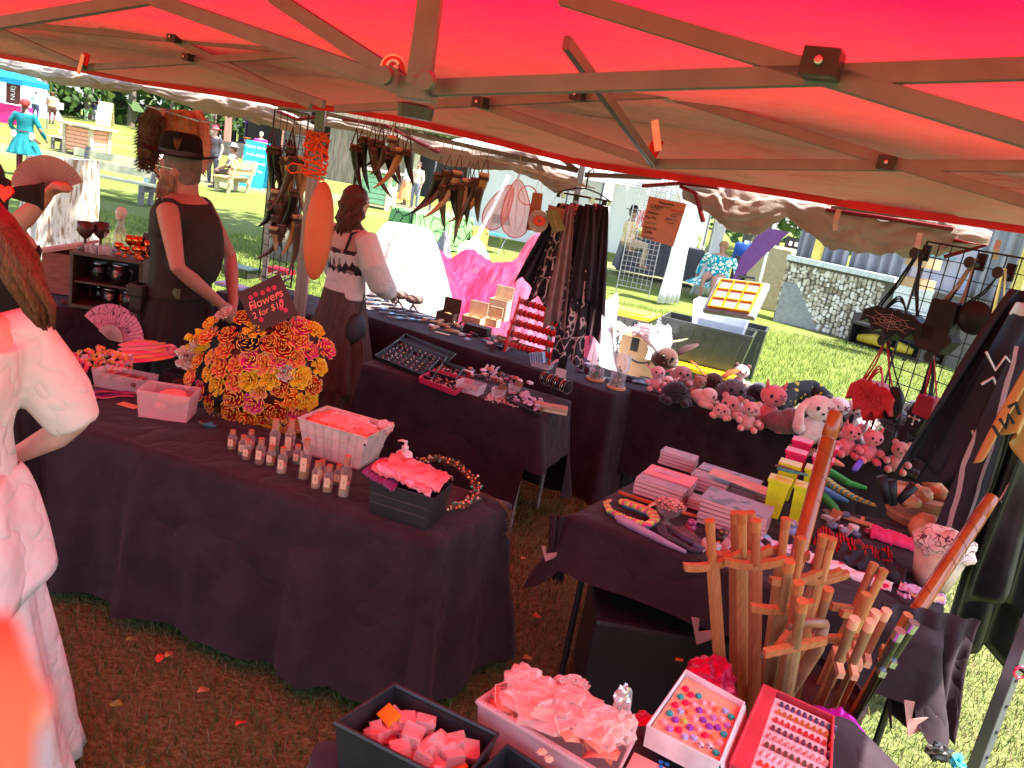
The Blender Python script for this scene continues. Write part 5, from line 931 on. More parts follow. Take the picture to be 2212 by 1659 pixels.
mb=MB();mb.tube([(-.5,-.1,.16),(-.2,-.12,.2),(.2,-.12,.19),(.5,-.1,.16)],[.07,.11,.1,.06],n=12,M=Mr);one(mb,'bundle',mat('mustard',(.45,.33,.03),rough=.7,bump=.8,bs=10),'mustard yellow tied bundle on the low shelf','bundle',smooth=True)
p=gp(2180,760);mb=MB();mb.tube([p+V3((1.2,3,0)),p+V3((1.2,3,5))],[.35,.28],n=14);one(mb,'pale_trunk',mat('pale_bark',(.5,.5,.5),rough=.9,bump=.5,var=.3),'pale trunk standing behind the stage at the right edge','tree')
# dark vendor stand between tents
p=Q(1620,560,15);dk=thing('display_table','black clothed jewellery display with frames far behind the plush table','display table',loc=(p.x+1.3,19,0))
px=Q(1630,560,19).x;mb=MB();mb.box((px+.5,19,.5),(1.7,.9,1.0));mb.build('cloth',M_BLACK,dk)
for i in range(2):
 mb=MB();mb.box((px+.2+.6*i,18.9,1.35),(.48,.03,.6));fr=mb.build('frame',M_BLKP,dk)
 for a in range(3):
  for b in range(3):mb=MB();mb.box((px+.07+.6*i+.13*a,18.87,1.17+.17*b),(.07,.01,.09));mb.build('card',M_WHITE,fr)
pn=[Q(*q,11)for q in[(1573,628),(1640,562),(1705,502),(1650,490),(1600,556)]];mb=MB();mb.add(pn,[(0,1,2,3,4)]);one(mb,'pennant',mat('dusk_purple',(.06,.015,.09)),'dark purple cloth corner hanging beside the rolled tarp','cloth',thick=.01)
ep=Q(1972,640,14);cs2=thing('earring_stand','tiered wooden earring stand near the stage curtain','stand',loc=ep)
mb=MB();mb.tube([ep,ep+V3((0,0,1.1))],.04,n=8);mb.build('pole',M_DGREY,cs2)
for i in range(3):mb=MB();mb.lathe([(.0,0),(.28,0),(.28,.16),(0,.16)],14,c=ep+V3((0,0,.15+.35*i)));mb.build('tier',M_CARD,cs2)
# ================= hanging goods of the back canopy
def hanger_grid(pts,label,rows=2):
 t_=thing('wire_rack',label,'wire rack',loc=pts[0]);A,B=V3(pts[0]),V3(pts[1]);d=B-A;nn=LN
 for i in range(rows+2):mb=MB();mb.tube([A+nn*.09*i,B+nn*.09*i],.004,n=4);mb.build('long_wire',M_WIREG,t_)
 k=max(2,int(d.length/.09))
 for i in range(k+1):mb=MB();p=A+d*i/k;mb.tube([p,p+nn*.09*(rows+1)],.003,n=4);mb.build('short_wire',M_WIREG,t_)
 return t_
H1=(Q(740,262,5.9),Q(890,295,5.6));H2=(Q(925,318,5.5),Q(1062,345,5.2));H3=(Q(1065,345,5.2),Q(1245,400,4.9))
hanger_grid(H1,'flat wire rack under the canopy carrying the dark horns');hanger_grid(H2,'flat wire rack under the canopy carrying the row of six pale horns');hanger_grid(H3,'flat wire rack carrying fairy wings and hanging signs')
ga,gb=Q(588,300,5.6),Q(662,300,5.35);gridwall('grid_wall',(ga.x,ga.y),(gb.x,gb.y),1.0,2.12,.075,M_WIRE,'black wire grid hung with horns beside the tent post',r=.003)
mb=MB();p=Q(583,560,5.6);mb.tube([V3((p.x,p.y,0)),Q(590,330,5.6)],.022,n=4);one(mb,'stand_pole',M_WIREG,'grey upright pole beside the horn grid','pole')
fa,fb=Q(315,228,5.0),Q(430,262,4.9);hanger_grid((fa,fb),'bent wire rack above the hatted man carrying the furs',rows=1)
ORD=['first','second','third','fourth','fifth','sixth','seventh','eighth','ninth','tenth','eleventh','twelfth','thirteenth','fourteenth','fifteenth','sixteenth']
HM=[mat('horn_dark',(.014,.013,.012),rough=.22,var=.5,scale=5,spec=.5),mat('horn_amber',(.5,.34,.14),rough=.22,col2=(.12,.05,.02),scale=4,stretch=(1,1,.6),contrast=(.4,.6),spec=.7),mat('horn_tan',(.5,.36,.22),rough=.25,col2=(.2,.11,.06),scale=3,stretch=(1,1,.5),spec=.7),mat('horn_brown',(.085,.055,.04),rough=.22,var=.5,scale=4,spec=.7)]
M_LEA=mat('leather_brown',(.06,.03,.02),rough=.6,bump=.3,bs=60);M_BONE=mat('horn_rim',(.62,.45,.28),rough=.4)
def horn(top,L_,bend,yaw,m,label,group,hook=True,rim=None,r0_=.037,tw=1):
 L_*=1.15;t_=thing('drinking_horn',label,'drinking horn',loc=top,rz=yaw,group=group);M=WM[t_.name];mb=MB();pts=[];rr=[]
 for i in range(13):f=i/12;pts.append((bend*L_*(f**1.8)*.62,.02*sin(f*3)*tw,-.09-L_*(f-.22*abs(bend)*f**3)));rr.append((r0_*.82*(1-f**1.5)**.9+.002)*(1+.04*sin(f*9)))
 mb.tube(pts,rr,n=14,M=M);mb.build('horn_body',m,t_,smooth=True)
 mb=MB();mb.lathe([(rr[0]*1.02,-.014),(rr[0]*1.05,.004),(rr[0]*.9,.005),(rr[0]*.88,-.01)],16,M=M,c=pts[0]);mb.build('rim',rim or(M_BONE if m in(HM[1],HM[2])else HM[3]),t_,smooth=True)
 mb=MB();mb.lathe([(rr[0]*1.04,-.042),(rr[0]*1.06,-.02)],14,M=M,c=pts[0]);mb.tube([V3(pts[0])+V3((-rr[0],0,-.045)),(-.012,0,-.03),(0,0,.02),(.012,0,-.03),V3(pts[0])+V3((rr[0],0,-.045))],[(.009,.003)]*5,n=4,M=M);mb.build('strap',M_LEA if rr[0]>.03 else M_KILT,t_)
 if hook:mb=MB();mb.tube([(0,0,.01),(.008,0,.05),(0,0,.12)],.0025,n=5,M=M);mb.build('hook',M_WIREG,t_)
 return t_
hd=['charcoal','honey','tan','brown']
sp=[(782,320,.26,-.1,0),(790,300,.34,.35,0),(770,318,.30,.5,0),(808,305,.22,.3,3),(815,325,.32,.7,3),(826,310,.18,-.7,0),(838,322,.20,-.6,3),(845,335,.2,.7,0),(858,330,.2,.5,3),(868,325,.3,-.7,1),(852,300,.14,.6,2),(885,328,.22,.5,0)]
for i,(x,y,l,b_,c)in enumerate(sp):horn(Q(x,y-34,5.75-.01*i),l,b_,.3*sin(i*2.1),HM[c],'%s horn, %s from the left in the dark cluster by the curly woman'%(hd[c],ORD[i]),'horns in the cluster by the curly woman')
sp=[(952,350,.30,-.75,0,'darkest slim horn at the left of the row of six'),(972,345,.28,-.8,3,'short amber collared horn second from left in the row of six'),(994,345,.34,-.75,2,'light tan horn third in the row of six'),(962,375,.26,.3,3,'thin brown horn hanging behind the first of the row'),(985,372,.22,.4,0,'thin dark horn hanging behind the third of the row'),(1004,372,.34,.0,3,'straight brown horn between the tan ones'),(1014,362,.34,-.1,2,'tan horn with black shiny collar in the middle of the row'),(1022,365,.26,.1,0,'black slim horn behind the middle of the row'),(1032,360,.28,-.4,3,'thick dark horn with smooth brown collar'),(1040,380,.2,.2,3,'small brown horn hanging behind the thick one'),(1052,350,.36,-.75,1,'long honey striped horn at the right end of the row')]
for i,(x,y,l,b_,c,lb)in enumerate(sp):horn(Q(x,y-6,5.35),l,b_,.25*sin(i),HM[c],lb,'horns in the row of six')
sp=[(590,300,.27,.15,0),(602,302,.3,.4,0),(618,325,.28,.5,3),(628,325,.3,.2,1),(636,322,.36,-.5,3),(650,322,.34,.3,1),(610,400,.2,.3,1),(592,420,.18,-.7,0),(606,425,.2,.4,3),(640,395,.28,-.5,0),(620,410,.2,.4,3),(628,440,.2,-.8,0),(600,450,.2,.4,0),(612,470,.26,-.8,3),(596,475,.14,.2,2),(636,430,.2,-.6,0),(646,450,.26,-.4,1),(600,395,.14,-.4,2),(632,300,.16,.2,0),(652,470,.3,-.2,3),(676,330,.3,-.5,1)]
tier={}
for nm,lo,hi in(('top',0,360),('middle',360,435),('bottom',435,999)):
 for j,i in enumerate(sorted([i for i in range(len(sp))if lo<=sp[i][1]<hi],key=lambda i:sp[i][0])):tier[i]=(nm,j)
for i,(x,y,l,b_,c)in enumerate(sp):horn(Q(x,y-16,5.2-.012*(i%5)),l,b_,.3*sin(i*1.7),HM[c],'%s horn, %s in the %s tier of the black grid by the tent post'%(hd[c],ORD[tier[i][1]],tier[i][0]),'horns on the black grid',hook=False)
# furs above the hatted man
M_FUR=mat('raccoon_fur',(.16,.10,.06),rough=.95,col2=(.05,.03,.02),scale=14,bump=1,bs=80);M_FURB=mat('tawny_fur',(.5,.22,.1),rough=.95,var=.4,scale=20,bump=1,bs=80);M_FURP=mat('peach_fur',(.62,.36,.25),rough=.95,var=.15,scale=12,bump=1,bs=60)
def fur(label,path,rr,m,bands=None,n=16,hairs=500,hl=.03,ms=None):
 t_=thing('fur_pelt',label,'fur',loc=path[0]);mb=MB();K=8;pts=[];r2=[]
 for i in range(len(path)-1):
  for k in range(K):t=k/K;pts.append(V3(path[i]).lerp(V3(path[i+1]),t));a=rr[i];b=rr[i+1];r2.append((a[0]*(1-t)+b[0]*t,a[1]*(1-t)+b[1]*t))
 mb.tube(pts,r2,n=n,ref=(0,1,0));rs=random.Random(len(label));v0=list(mb.v);mb.m=[0]*len(mb.f)
 if bands:mb.m=[1 if int(((i//n)/len(pts))*bands)%2 and(i//n)>len(pts)*.5 else 0 for i in range(len(mb.f))]
 mb.build('pelt',[m,ms or m],t_,smooth=True);hb=MB()
 for _ in range(hairs):
  k=rs.randrange(len(v0));p=V3(v0[k]);c=pts[min(len(pts)-1,k//n)];d=(p-c).normalized()*hl*rs.uniform(.5,1.2)+V3((0,0,-hl*.8));s_=V3((rs.uniform(-1,1),0,rs.uniform(-1,1)))*.004;hb.add([p-s_,p+s_,p+d],[(0,1,2)])
 hb.build('fur_hairs',m,t_,stuff=True);return t_
qf=lambda x,y,Y=4.9:Q(x,y,Y)
fur('raccoon pelt with ringed tail hanging left of the black hat',[qf(335,238),qf(322,270),qf(312,320),qf(310,372)],[(.03,.02),(.06,.03),(.045,.03),(.02,.02)],M_FUR,bands=9,hairs=900,ms=mat('ring_dark',(.03,.02,.015),rough=.95))
fur('second ringed raccoon tail beside the first',[qf(338,250,4.95),qf(334,320,4.95),qf(330,378,4.95)],[(.03,.02),(.03,.025),(.018,.018)],M_FUR,bands=9,hairs=500,ms=mat('ring_dark',(.03,.02,.015)))
fur('tawny brown fur pelt hanging behind the black hat',[qf(385,238,5.0),qf(388,262,5.0),qf(392,300,5.0)],[(.05,.03),(.11,.04),(.09,.03)],M_FURB,hairs=900)
fur('long peach coloured fur pelt hanging right of the black hat',[qf(418,240,5.1),qf(425,275,5.1),qf(428,330,5.1),qf(425,378,5.1)],[(.04,.03),(.075,.04),(.075,.035),(.04,.03)],M_FURP,hairs=900)
fur('pink white fur pelt hanging between raccoon and hat',[qf(362,240,5.05),qf(352,270,5.05),qf(346,320,5.05)],[(.03,.02),(.05,.03),(.03,.02)],mat('pink_fur',(.65,.4,.36),rough=.95,bump=1,bs=60),hairs=500)
# fairy wings, wooden signs
def sheet(name,pts,Y,m,label,cat,thick=.006,**k):
 P3=[Q(x,y,Y)for x,y in pts];mb=MB();n=len(P3);o=V3((0,thick,0));mb.add(P3+[p+o for p in P3],[tuple(range(n)),tuple(range(2*n-1,n-1,-1))]+[(i,n+i,n+(i+1)%n,(i+1)%n)for i in range(n)]);return one(mb,name,m,label,cat,**k)
M_WING=film('wing_film',(.85,.22,.25),.55,.4)
def wing(label,c,Y,rx_,rz_,tilt):
 t_=thing('fairy_wings',label,'fairy wings',loc=Q(c[0],c[1],Y));M=TV(Q(c[0],c[1],Y),0,ry=tilt);N_=20;out=[(rx_*cos(a)*(.6+.4*sin(a/2)),-rz_*(1-cos(a-pi/2))*.5)for a in np.linspace(0,2*pi,N_+1)[:-1]]
 out=[(rx_*sin(a)*(1-.35*cos(a)),-rz_*(.5-.5*cos(a)))for a in np.linspace(0,2*pi,N_+1)[:-1]]
 mb=MB();mb.add([(x,0,z)for x,z in out],[tuple(range(N_))],M=M);mb.build('membrane',M_WING,t_)
 mb=MB();mb.tube([(x,0,z)for x,z in out],.003,n=5,M=M,closed=True);mb.build('wire_rim',mat('wing_rim',(.5,.1,.12)),t_)
 for s in(-.5,0,.5):mb=MB();mb.tube([(s*rx_*1.2*sin(f*3.14),-.002,-rz_*f)for f in np.linspace(.05,.9,7)],.0018,n=4,M=M);mb.build('vein',mat('wing_rim',(.5,.1,.12)),t_)
 mb=MB();mb.tube([M@V3((0,0,0)),M@V3((.01,0,.05)),M@V3((0,0,.14))],.0025,n=5);mb.build('hook',M_WIREG,t_)
wing('large pink fairy wings hanging from the rack',(1120,388),4.95,.085,.34,-.1);wing('pink wing pair set behind the large wings',(1105,400),5.05,.07,.3,.35);
mb=MB();c=Q(1140,422,5.0);mb.tube([c+V3((.055*cos(t),0,.055*sin(t)))for t in np.linspace(0,2*pi,25)[:-1]],.0035,n=5,closed=True);one(mb,'hoop',mat('wing_rim',(.5,.1,.12)),'thin pink hoop hanging beside the fairy wings','hoop')
def sign(label,pts,Y,m,lines,sz,tilt,ink,hooks=True,c=None):
 xs=[p[0]for p in pts];ys=[p[1]for p in pts];c=c or(sum(xs)/len(xs),sum(ys)/len(ys));t_=thing('hanging_sign',label,'sign',loc=Q(c[0],c[1],Y));P3=[Q(x,y,Y)for x,y in pts];n=len(P3);o=V3((0,.008,0));mb=MB()
 mb.add(P3+[p+o for p in P3],[tuple(range(n)),tuple(range(2*n-1,n-1,-1))]+[(i,n+i,n+(i+1)%n,(i+1)%n)for i in range(n)]);mb.build('board',m,t_)
 for l,x,y,s,mi in lines:text('lettering',l,s*.5,TV(Q(x,y,Y-.003),0,rx=pi/2)@Matrix.Rotation(tilt,4,'Z'),mi or ink,t_,thick=.0008,align='CENTER')
 if hooks:
  for e in(0,1):mb=MB();mb.tube([P3[e]*.85+P3[1-e]*.15+V3((0,0,-.01)),P3[0].lerp(P3[1],.5)+V3((0,0,.13))],.0015,n=4);mb.build('string',mat('twine',(.4,.3,.2)),t_)
 return t_
M_BW=mat('brown_board',(.28,.12,.06),rough=.7,var=.3,scale=10);M_GSG=mat('olive_board',(.17,.17,.07),rough=.7);ink=mat('ink_black',(.02,.015,.015));inkw=mat('ink_white',(.8,.75,.7));inkr=mat('ink_red',(.55,.03,.02));inkb=mat('ink_blue2',(.05,.08,.3));inky=mat('ink_tan',(.55,.4,.2))
sign('narrow brown wooden sign with a painted round motif',[(1151,415),(1173,418),(1163,499),(1136,497)],4.95,M_BW,[],.02,0,ink)
rsn=sign('round wooden sign reading be nice with red crab art',[(1163+22*cos(t),478+25*sin(t))for t in np.linspace(-2.2,4.08,22)[:-1]],4.9,mat('round_board',(.35,.30,.28),rough=.6),[('LAST CHANCE',1168,457,.024,inkw),('WE WILL ONLY',1160,496,.016,inkw),('OUTSIDE YOU',1162,502,.014,inkw)],.02,.0,ink,hooks=False)
mb=MB();c=Q(1165,478,4.885)
for i in range(7):a=i*.9;mb.ell(tuple(c+V3((.024*cos(a),0,.02*sin(a)))),(.016,.003,.013),8,5)
mb.build('painted_art',mat('art_red',(.55,.07,.04)),rsn)
sign('brown square wooden sign partly behind the scarves',[(1185,442),(1222,452),(1212,492),(1180,480)],4.97,M_BW,[],.02,0,ink)
sign('olive sign reading Guest Parking and Jedi Master',[(1178,455),(1204,452),(1222,496),(1196,505)],4.88,M_GSG,[('GUEST PARKING',1197,468,.02,inky),('JEDI',1200,480,.03,inky),('MASTER',1204,492,.022,inky)],.02,-1.05,ink,hooks=False)
pb=[(1402,424),(1484,440),(1454,533),(1383,512)]
sign('tan payments board hand lettered with accepted ways to pay',pb,4.6,mat('manila',(.40,.19,.13),rough=.7,var=.06),[('Payments',1440,440,.045,ink),('CASH',1418,447,.055,ink),('Debit/Credit',1464,456,.034,inkr),('Venmo',1411,460,.042,ink),('Pay Pal',1406,470,.042,ink),('Cash App',1405,481,.032,mat('ink_green',(.1,.2,.08))),('Apple Pay',1405,492,.036,ink),('Zelle',1400,501,.048,ink),('Dad jokes',1402,513,.032,inkb),('Instagram',1455,467,.018,inkb),('@medieval',1450,474,.026,inkb),('facebook',1450,482,.018,ink)],.02,0,ink)
for x0,y0,x1,y1 in[(1426,446,1452,449),(1406,453,1426,454),(1450,462,1478,465)]:mb=MB();mb.tube([Q(x0,y0,4.595),Q(x1,y1,4.595)],.0015,n=4);one(mb,'underline',ink,'hand drawn line on the payments board at %d'%x0,'marking')if 0 else mb.build('underline',ink,bpy.data.objects[[o.name for o in bpy.data.objects if o.get('label','').startswith('tan payments board')][0]])
# black grid wall with bags, right
ra,rb=Q(1992,560,4.75),Q(2260,620,4.1);gridwall('grid_wall',(ra.x,ra.y),(rb.x,rb.y),.72,2.02,.08,M_WIRE,'black wire grid wall hung with handbags at the right',r=.0035)
M_LB=mat('black_leather',(.010,.010,.013),rough=.5,bump=.2,bs=60,spec=.3);M_LR=mat('red_leather',(.5,.01,.015),rough=.35,bump=.2,bs=60,spec=.6);M_LT=mat('tan_strap',(.35,.2,.15),rough=.5)
GU=(V3((rb.x,rb.y,0))-V3((ra.x,ra.y,0))).normalized();GM_=Matrix(((GU.x,GU.y*-1*-1,0,0),(GU.y,-GU.x*-1*-1,0,0),(0,0,1,0),(0,0,0,1)))
def gpt(x,y,off=.06):p=VP(x,y,ra,rb);return p+V3((GU.y,-GU.x,0))*off
def GMx(p):m=Matrix.Rotation(math.atan2(GU.y,GU.x),4,'Z');return Matrix.Translation(p)@m
def strapset(t_,hook,ends,n,m,sag=.02,w_=.006):
 for i in range(n):
  e=ends[i%len(ends)];h=V3(hook);e=V3(e)+V3((random.uniform(-.012,.012),0,0));mb=MB();mb.tube([e,e.lerp(h,.5)+V3((random.uniform(-.012,.012),-.01,-sag)),h+V3((random.uniform(-.01,.01),-.01,.015))],[(w_,.002)]*3,n=4,ref=(0,1,0));mb.build('strap',m,t_)
def hookplate(x,y,lb):p=gpt(x,y,.02);t_=thing('hook',lb,'display hook',loc=p);M=GMx(p);mb=MB();mb.box((0,-.01,0),(.05,.012,.09),M);mb.build('back_plate',M_LB,t_);mb=MB();mb.tube([M@V3((0,-.01,-.02)),M@V3((0,-.1,-.01))],.012,n=10);mb.tube([M@V3((0,-.1,-.01)),M@V3((0,-.108,-.01))],.03,n=14);mb.build('arm',M_BLKP,t_);return gpt(x,y,.09)
def batbag(label,cx,cy,w_,h_,m,hook,nst,mst,webc=True):
 c=gpt(cx,cy,.1);t_=thing('handbag',label,'handbag',loc=c);M=GMx(c);pts=[]
 for t in np.linspace(0,1,9):pts.append((-1+2*t,-.35-.55*abs(sin(t*pi*4))*-1*.6-.5*(1-abs(2*t-1))))
 top=[(.95,.25),(.55,.55),(.25,.5),(.12,.62),(0,.5),(-.12,.62),(-.25,.5),(-.55,.55),(-.95,.25)]
 out=[(x*w_,y*h_)for x,y in pts+top];mb=MB();n=len(out);mb.add([(x,-.05,z)for x,z in out]+[(x*.96,.05,z*.96)for x,z in out],[tuple(range(n)),tuple(range(2*n-1,n-1,-1))]+[(i,n+i,n+(i+1)%n,(i+1)%n)for i in range(n)],M=M);mb.build('body',m,t_,bevel=.006)
 mw2=mat('stitch',(.45,.33,.3))if webc else mat('red_seam',(.3,.005,.01))
 for a in np.linspace(0,2*pi,9)[:-1]:mb=MB();mb.tube([M@V3((0,-.053,0)),M@V3((w_*.8*cos(a),-.053,h_*.42*sin(a)))],.0012,n=4);mb.build('web_line',mw2,t_)
 for r in(.25,.5,.75):mb=MB();mb.tube([M@V3((w_*.8*r*cos(a)*(1-.12*(k%2)),-.053,h_*.42*r*sin(a)*(1-.12*(k%2))))for k,a in enumerate(np.linspace(0,2*pi,17)[:-1])],.0012,n=4,closed=True);mb.build('web_ring',mw2,t_)
 for k in range(3):mb=MB();mb.tube([M@V3((w_*(-.35+.02*k)+w_*.7*t,-.02-.012*k,h_*(.45+1.0*sin(pi*t)*(.5+.1*k))))for t in np.linspace(0,1,9)],.005,n=6);mb.build('handle',m,t_)
 strapset(t_,hook,[M@V3((-w_*.7,0,h_*.4)),M@V3((w_*.6,0,h_*.4))],nst,mst);return t_
hk=hookplate(2008,548,'black hook plate above the cobweb bag');batbag('black bat shaped handbag stitched with a cobweb',1962,700,.215,.13,M_LB,hk,8,M_LB)
hk=hookplate(1938,735,'black hook plate above the red bat bag');batbag('red bat shaped handbag with red straps',1915,862,.165,.17,M_LR,hk,5,mat('red_strap',(.35,.02,.02),rough=.4),webc=False)
def bag(label,cx,cy,w_,h_,d_,m,hook,nst,mst,shape='round',deco=None):
 c=gpt(cx,cy,.09);t_=thing('handbag',label,'handbag',loc=c);M=GMx(c);mb=MB()
 if shape=='round':mb.ell((0,0,0),(w_,d_,h_),20,12,M=M)
 else:out=[(w_*a,h_*b)for a,b in([(-.55,-1),(.55,-1),(1,.2),(.6,1),(-.6,1),(-1,.2)]if shape=='coffin' else[(-1,-1),(1,-1),(.9,1),(-.9,1)])];n=len(out);mb.add([(x,-d_,z)for x,z in out]+[(x,d_,z)for x,z in out],[tuple(range(n)),tuple(range(2*n-1,n-1,-1))]+[(i,n+i,n+(i+1)%n,(i+1)%n)for i in range(n)],M=M)
 mb.build('body',m,t_,smooth=shape=='round',bevel=0 if shape=='round' else.01);
 if deco:mb=MB();deco(mb,M,w_,h_,d_);mb.build('emblem',mat('silver_deco',(.6,.58,.56),rough=.3,metal=.6),t_)
 strapset(t_,hook,[M@V3((-w_*.7,0,h_*.6)),M@V3((w_*.7,0,h_*.6))],nst,mst)
def deco_cross(mb,M,w_,h_,d_):
 for a in(0,pi/2,pi,3*pi/2):mb.tube([M@V3((0,-d_-.003,0)),M@V3((.028*cos(a),-d_-.003,.028*sin(a)))],.004,n=5);mb.ell(tuple(M@V3((.033*cos(a),-d_-.003,.033*sin(a)))),(.008,.004,.008),8,5)
bag('round black handbag set just behind the red bat bag',1950,872,.07,.10,.05,M_LB,hk,2,M_LB)
h2=hookplate(2128,568,'second black hook plate carrying tan and black straps');bag('slouchy black bag with buckled tan strap',2062,700,.085,.12,.05,M_LB,h2,7,M_LT,'box');bag('pointed black winged bag below the slouchy one',2045,735,.13,.07,.05,mat('soft_black',(.02,.018,.02),rough=.7),h2,2,M_LB,'coffin')
h3=hookplate(2190,590,'third black hook plate with gold chains');bag('round black tyre shaped bag by the stage',2130,690,.10,.09,.05,M_LB,h3,3,M_LB);bag('fluffy white and red strawberry bag on gold chain',2155,800,.08,.085,.06,mat('strawberry',(.6,.03,.04),rough=.8,col2=(.75,.45,.45),scale=3,contrast=(.45,.55)),h3,4,mat('gold_chain',(.6,.42,.15),rough=.3,metal=.9))
h4=hookplate(2040,770,'lower black hook plate holding many dark straps');bag('black coffin shaped bag with a silver filigree cross',2010,905,.062,.085,.04,M_LB,h4,9,M_LB,'coffin',deco_cross);bag('dark red tartan backpack behind the coffin bag',2030,880,.06,.06,.05,mat('wine',(.25,.01,.03),rough=.6),h4,3,mat('red_strap',(.35,.02,.02)),'box')
# scarves on the ring rack and at the right edge
M_SC=[patmat('scarf_knot',(.03,.025,.035),(.5,.4,.42),9,'voronoi',thr=.05),patmat('scarf_lines',(.035,.03,.045),(.45,.36,.4),5,'wave',thr=.86),mat('scarf_plain',(.016,.017,.028),rough=.75,var=.4,scale=3),patmat('scarf_blots',(.03,.028,.04),(.55,.5,.52),4,'noise',thr=.6),mat('scarf_greypink',(.24,.17,.18),rough=.8,var=.2)]
def scarf(top,bot,w0,w1,m,label,cat='scarf',seed=0,nw=4,amp=.03,group=None,twist=.5,dirv=None,nu=26,tail=.12):
 top=V3(top);bot=V3(bot);s=V3(dirv).normalized()if dirv else V3((1,0,0));nn=V3((s.y,-s.x,0));mb=MB()
 def f(u,v):
  wv=w0+(w1-w0)*v**.8;c=top.lerp(bot,v);ph=u*nw*2*pi+seed+twist*v*3;x=(u-.5)*wv;p=c+s*x+nn*(amp*(.35+v)*sin(ph)+.02*jn((u*3,v*2,0),1.2,seed));p.z-=tail*v*(abs(u-.3-.4*((seed*37)%10)/10))*1.2;return p
 mb.grid(f,nu*2,22);t_=one(mb,'scarf',m,label,cat,group=group,smooth=True,thick=.002);return t_
rc=Q(1262,425,5.05);rr_=thing('hanging_rack','black ring shaped clip rack hanging from the canopy corner','hanger',loc=rc)
mb=MB();mb.tube([rc+V3((.16*cos(t),.1*sin(t),0))for t in np.linspace(0,2*pi,29)[:-1]],.005,n=6,closed=True);mb.build('ring',M_WIRE,rr_);mb=MB();mb.tube([rc+V3((-.16,0,0)),rc+V3((-.08,0,.035)),rc+V3((0,0,.05)),rc+V3((.08,0,.035)),rc+V3((.16,0,0))],.005,n=6);mb.tube([rc+V3((0,0,.05)),rc+V3((0,0,.15)),rc+V3((.02,0,.17)),rc+V3((.03,0,.15))],.005,n=6);mb.build('hook',M_WIRE,rr_)
for i in range(10):t=i*.63;mb=MB();p=rc+V3((.155*cos(t),.1*sin(t),-.012));mb.box(tuple(p),(.022,.014,.035));mb.build('clip',M_WIRE if i%2 else M_STEEL,rr_)
sc=[(1215,440,1140,600,.05,.14,2,'plain dark scarf fanned out furthest left on the ring rack'),(1222,440,1165,640,.05,.12,0,'black scarf with curling white vines on the ring rack'),(1232,445,1200,690,.05,.12,4,'mauve grey scarf hanging on the ring rack'),(1245,440,1215,600,.07,.16,0,'scarf with bold white knotwork at the front of the ring rack'),(1262,445,1235,690,.07,.18,2,'dark star sprinkled scarf hanging low in the centre'),(1275,442,1262,640,.06,.16,3,'dark scarf splashed with white in the rack middle'),(1292,440,1270,720,.06,.16,1,'longest dark scarf with wavy stripes at the rack right'),(1305,445,1290,650,.05,.12,3,'blue black scarf with white slashes at the rack right edge'),(1255,560,1228,770,.12,.18,0,'patterned scarf end brushing the table beside the bracelet rack')]
for i,(x0,y0,x1,y1,a,b,m,lb)in enumerate(sc):scarf(Q(x0,y0,5.05-.03*(i%3)),Q(x1,y1,5.0-.03*(i%3)),a,b*1.15,M_SC[m],lb,seed=i*1.7,amp=.02,nw=2.5)
M_VIN=mat('vinyl_black',(.012,.012,.014),rough=.3,spec=.7,var=.3,bump=.6,bs=7);M_GOLDC=patmat('gold_print',(.5,.3,.1),(.03,.02,.02),7,'noise',thr=.62)
cs3=[((2222,630),(2030,1000),3.55,.16,.42,2,'dark cloth falling diagonally from the right edge over the plush table'),((2240,660),(2095,1010),3.5,.2,.4,3,'dark cloth printed with white angular marks at the right edge'),((2260,760),(2130,1240),3.35,.25,.55,1,'long dark skirt cloth with thin white lines'),((2240,900),(2120,1385),3.2,.22,.36,'v','shiny black cloth hanging lowest beside the pot'),((2290,900),(2200,1290),3.1,.2,.34,'v','glossy black cloth at the far right edge'),((2270,770),(2178,925),3.1,.12,.19,'g','gold and black printed cloth with brush lettering')]
for i,(a,b,Y,w0,w1,m,lb)in enumerate(cs3):scarf(Q(a[0],a[1],Y),Q(b[0],b[1],Y-.05),w0,w1,M_VIN if m=='v' else M_GOLDC if m=='g' else M_SC[m],lb,'cloth',seed=i*2.3,amp=.035,nw=2.2,tail=.25)
def mark_on(obn,strokes,Y,m,r=.006):
 o=[q for q in bpy.data.objects if q.get('label','')==obn][0]
 for st in strokes:mb=MB();mb.tube([Q(x,y,Y)for x,y in st],r,n=4);mb.build('printed_mark',m,o)
mp_w=mat('print_white',(.6,.56,.58),rough=.7)
mark_on(cs3[1][6],[[(2130,760),(2150,800),(2172,770),(2196,800)],[(2120,830),(2145,815),(2160,850)],[(2088,1000),(2110,960),(2100,930)]],3.36,mp_w)
mark_on(cs3[2][6],[[(2190,1030),(2160,1080),(2185,1110)],[(2150,1130),(2185,1130)],[(2175,1050),(2200,1060)],[(2165,1170),(2180,1200),(2195,1165)]],3.12,mp_w,.004)
mark_on(cs3[5][6],[[(2160,905),(2172,925),(2180,895),(2190,915)],[(2178,880),(2195,870),(2202,895)],[(2145,920),(2160,945)]],2.93,M_KILT,.007)
# ================= goods on the flower table
def S(x,y,dz=0.0,z=TZ):p=P(x,y,z);return V3((p.x,p.y,z+.004+dz))
def bx(t_,name,c,d,M,m,bev=0):mb=MB();mb.box(c,d,M);return mb.build(name,m,t_,bevel=bev)
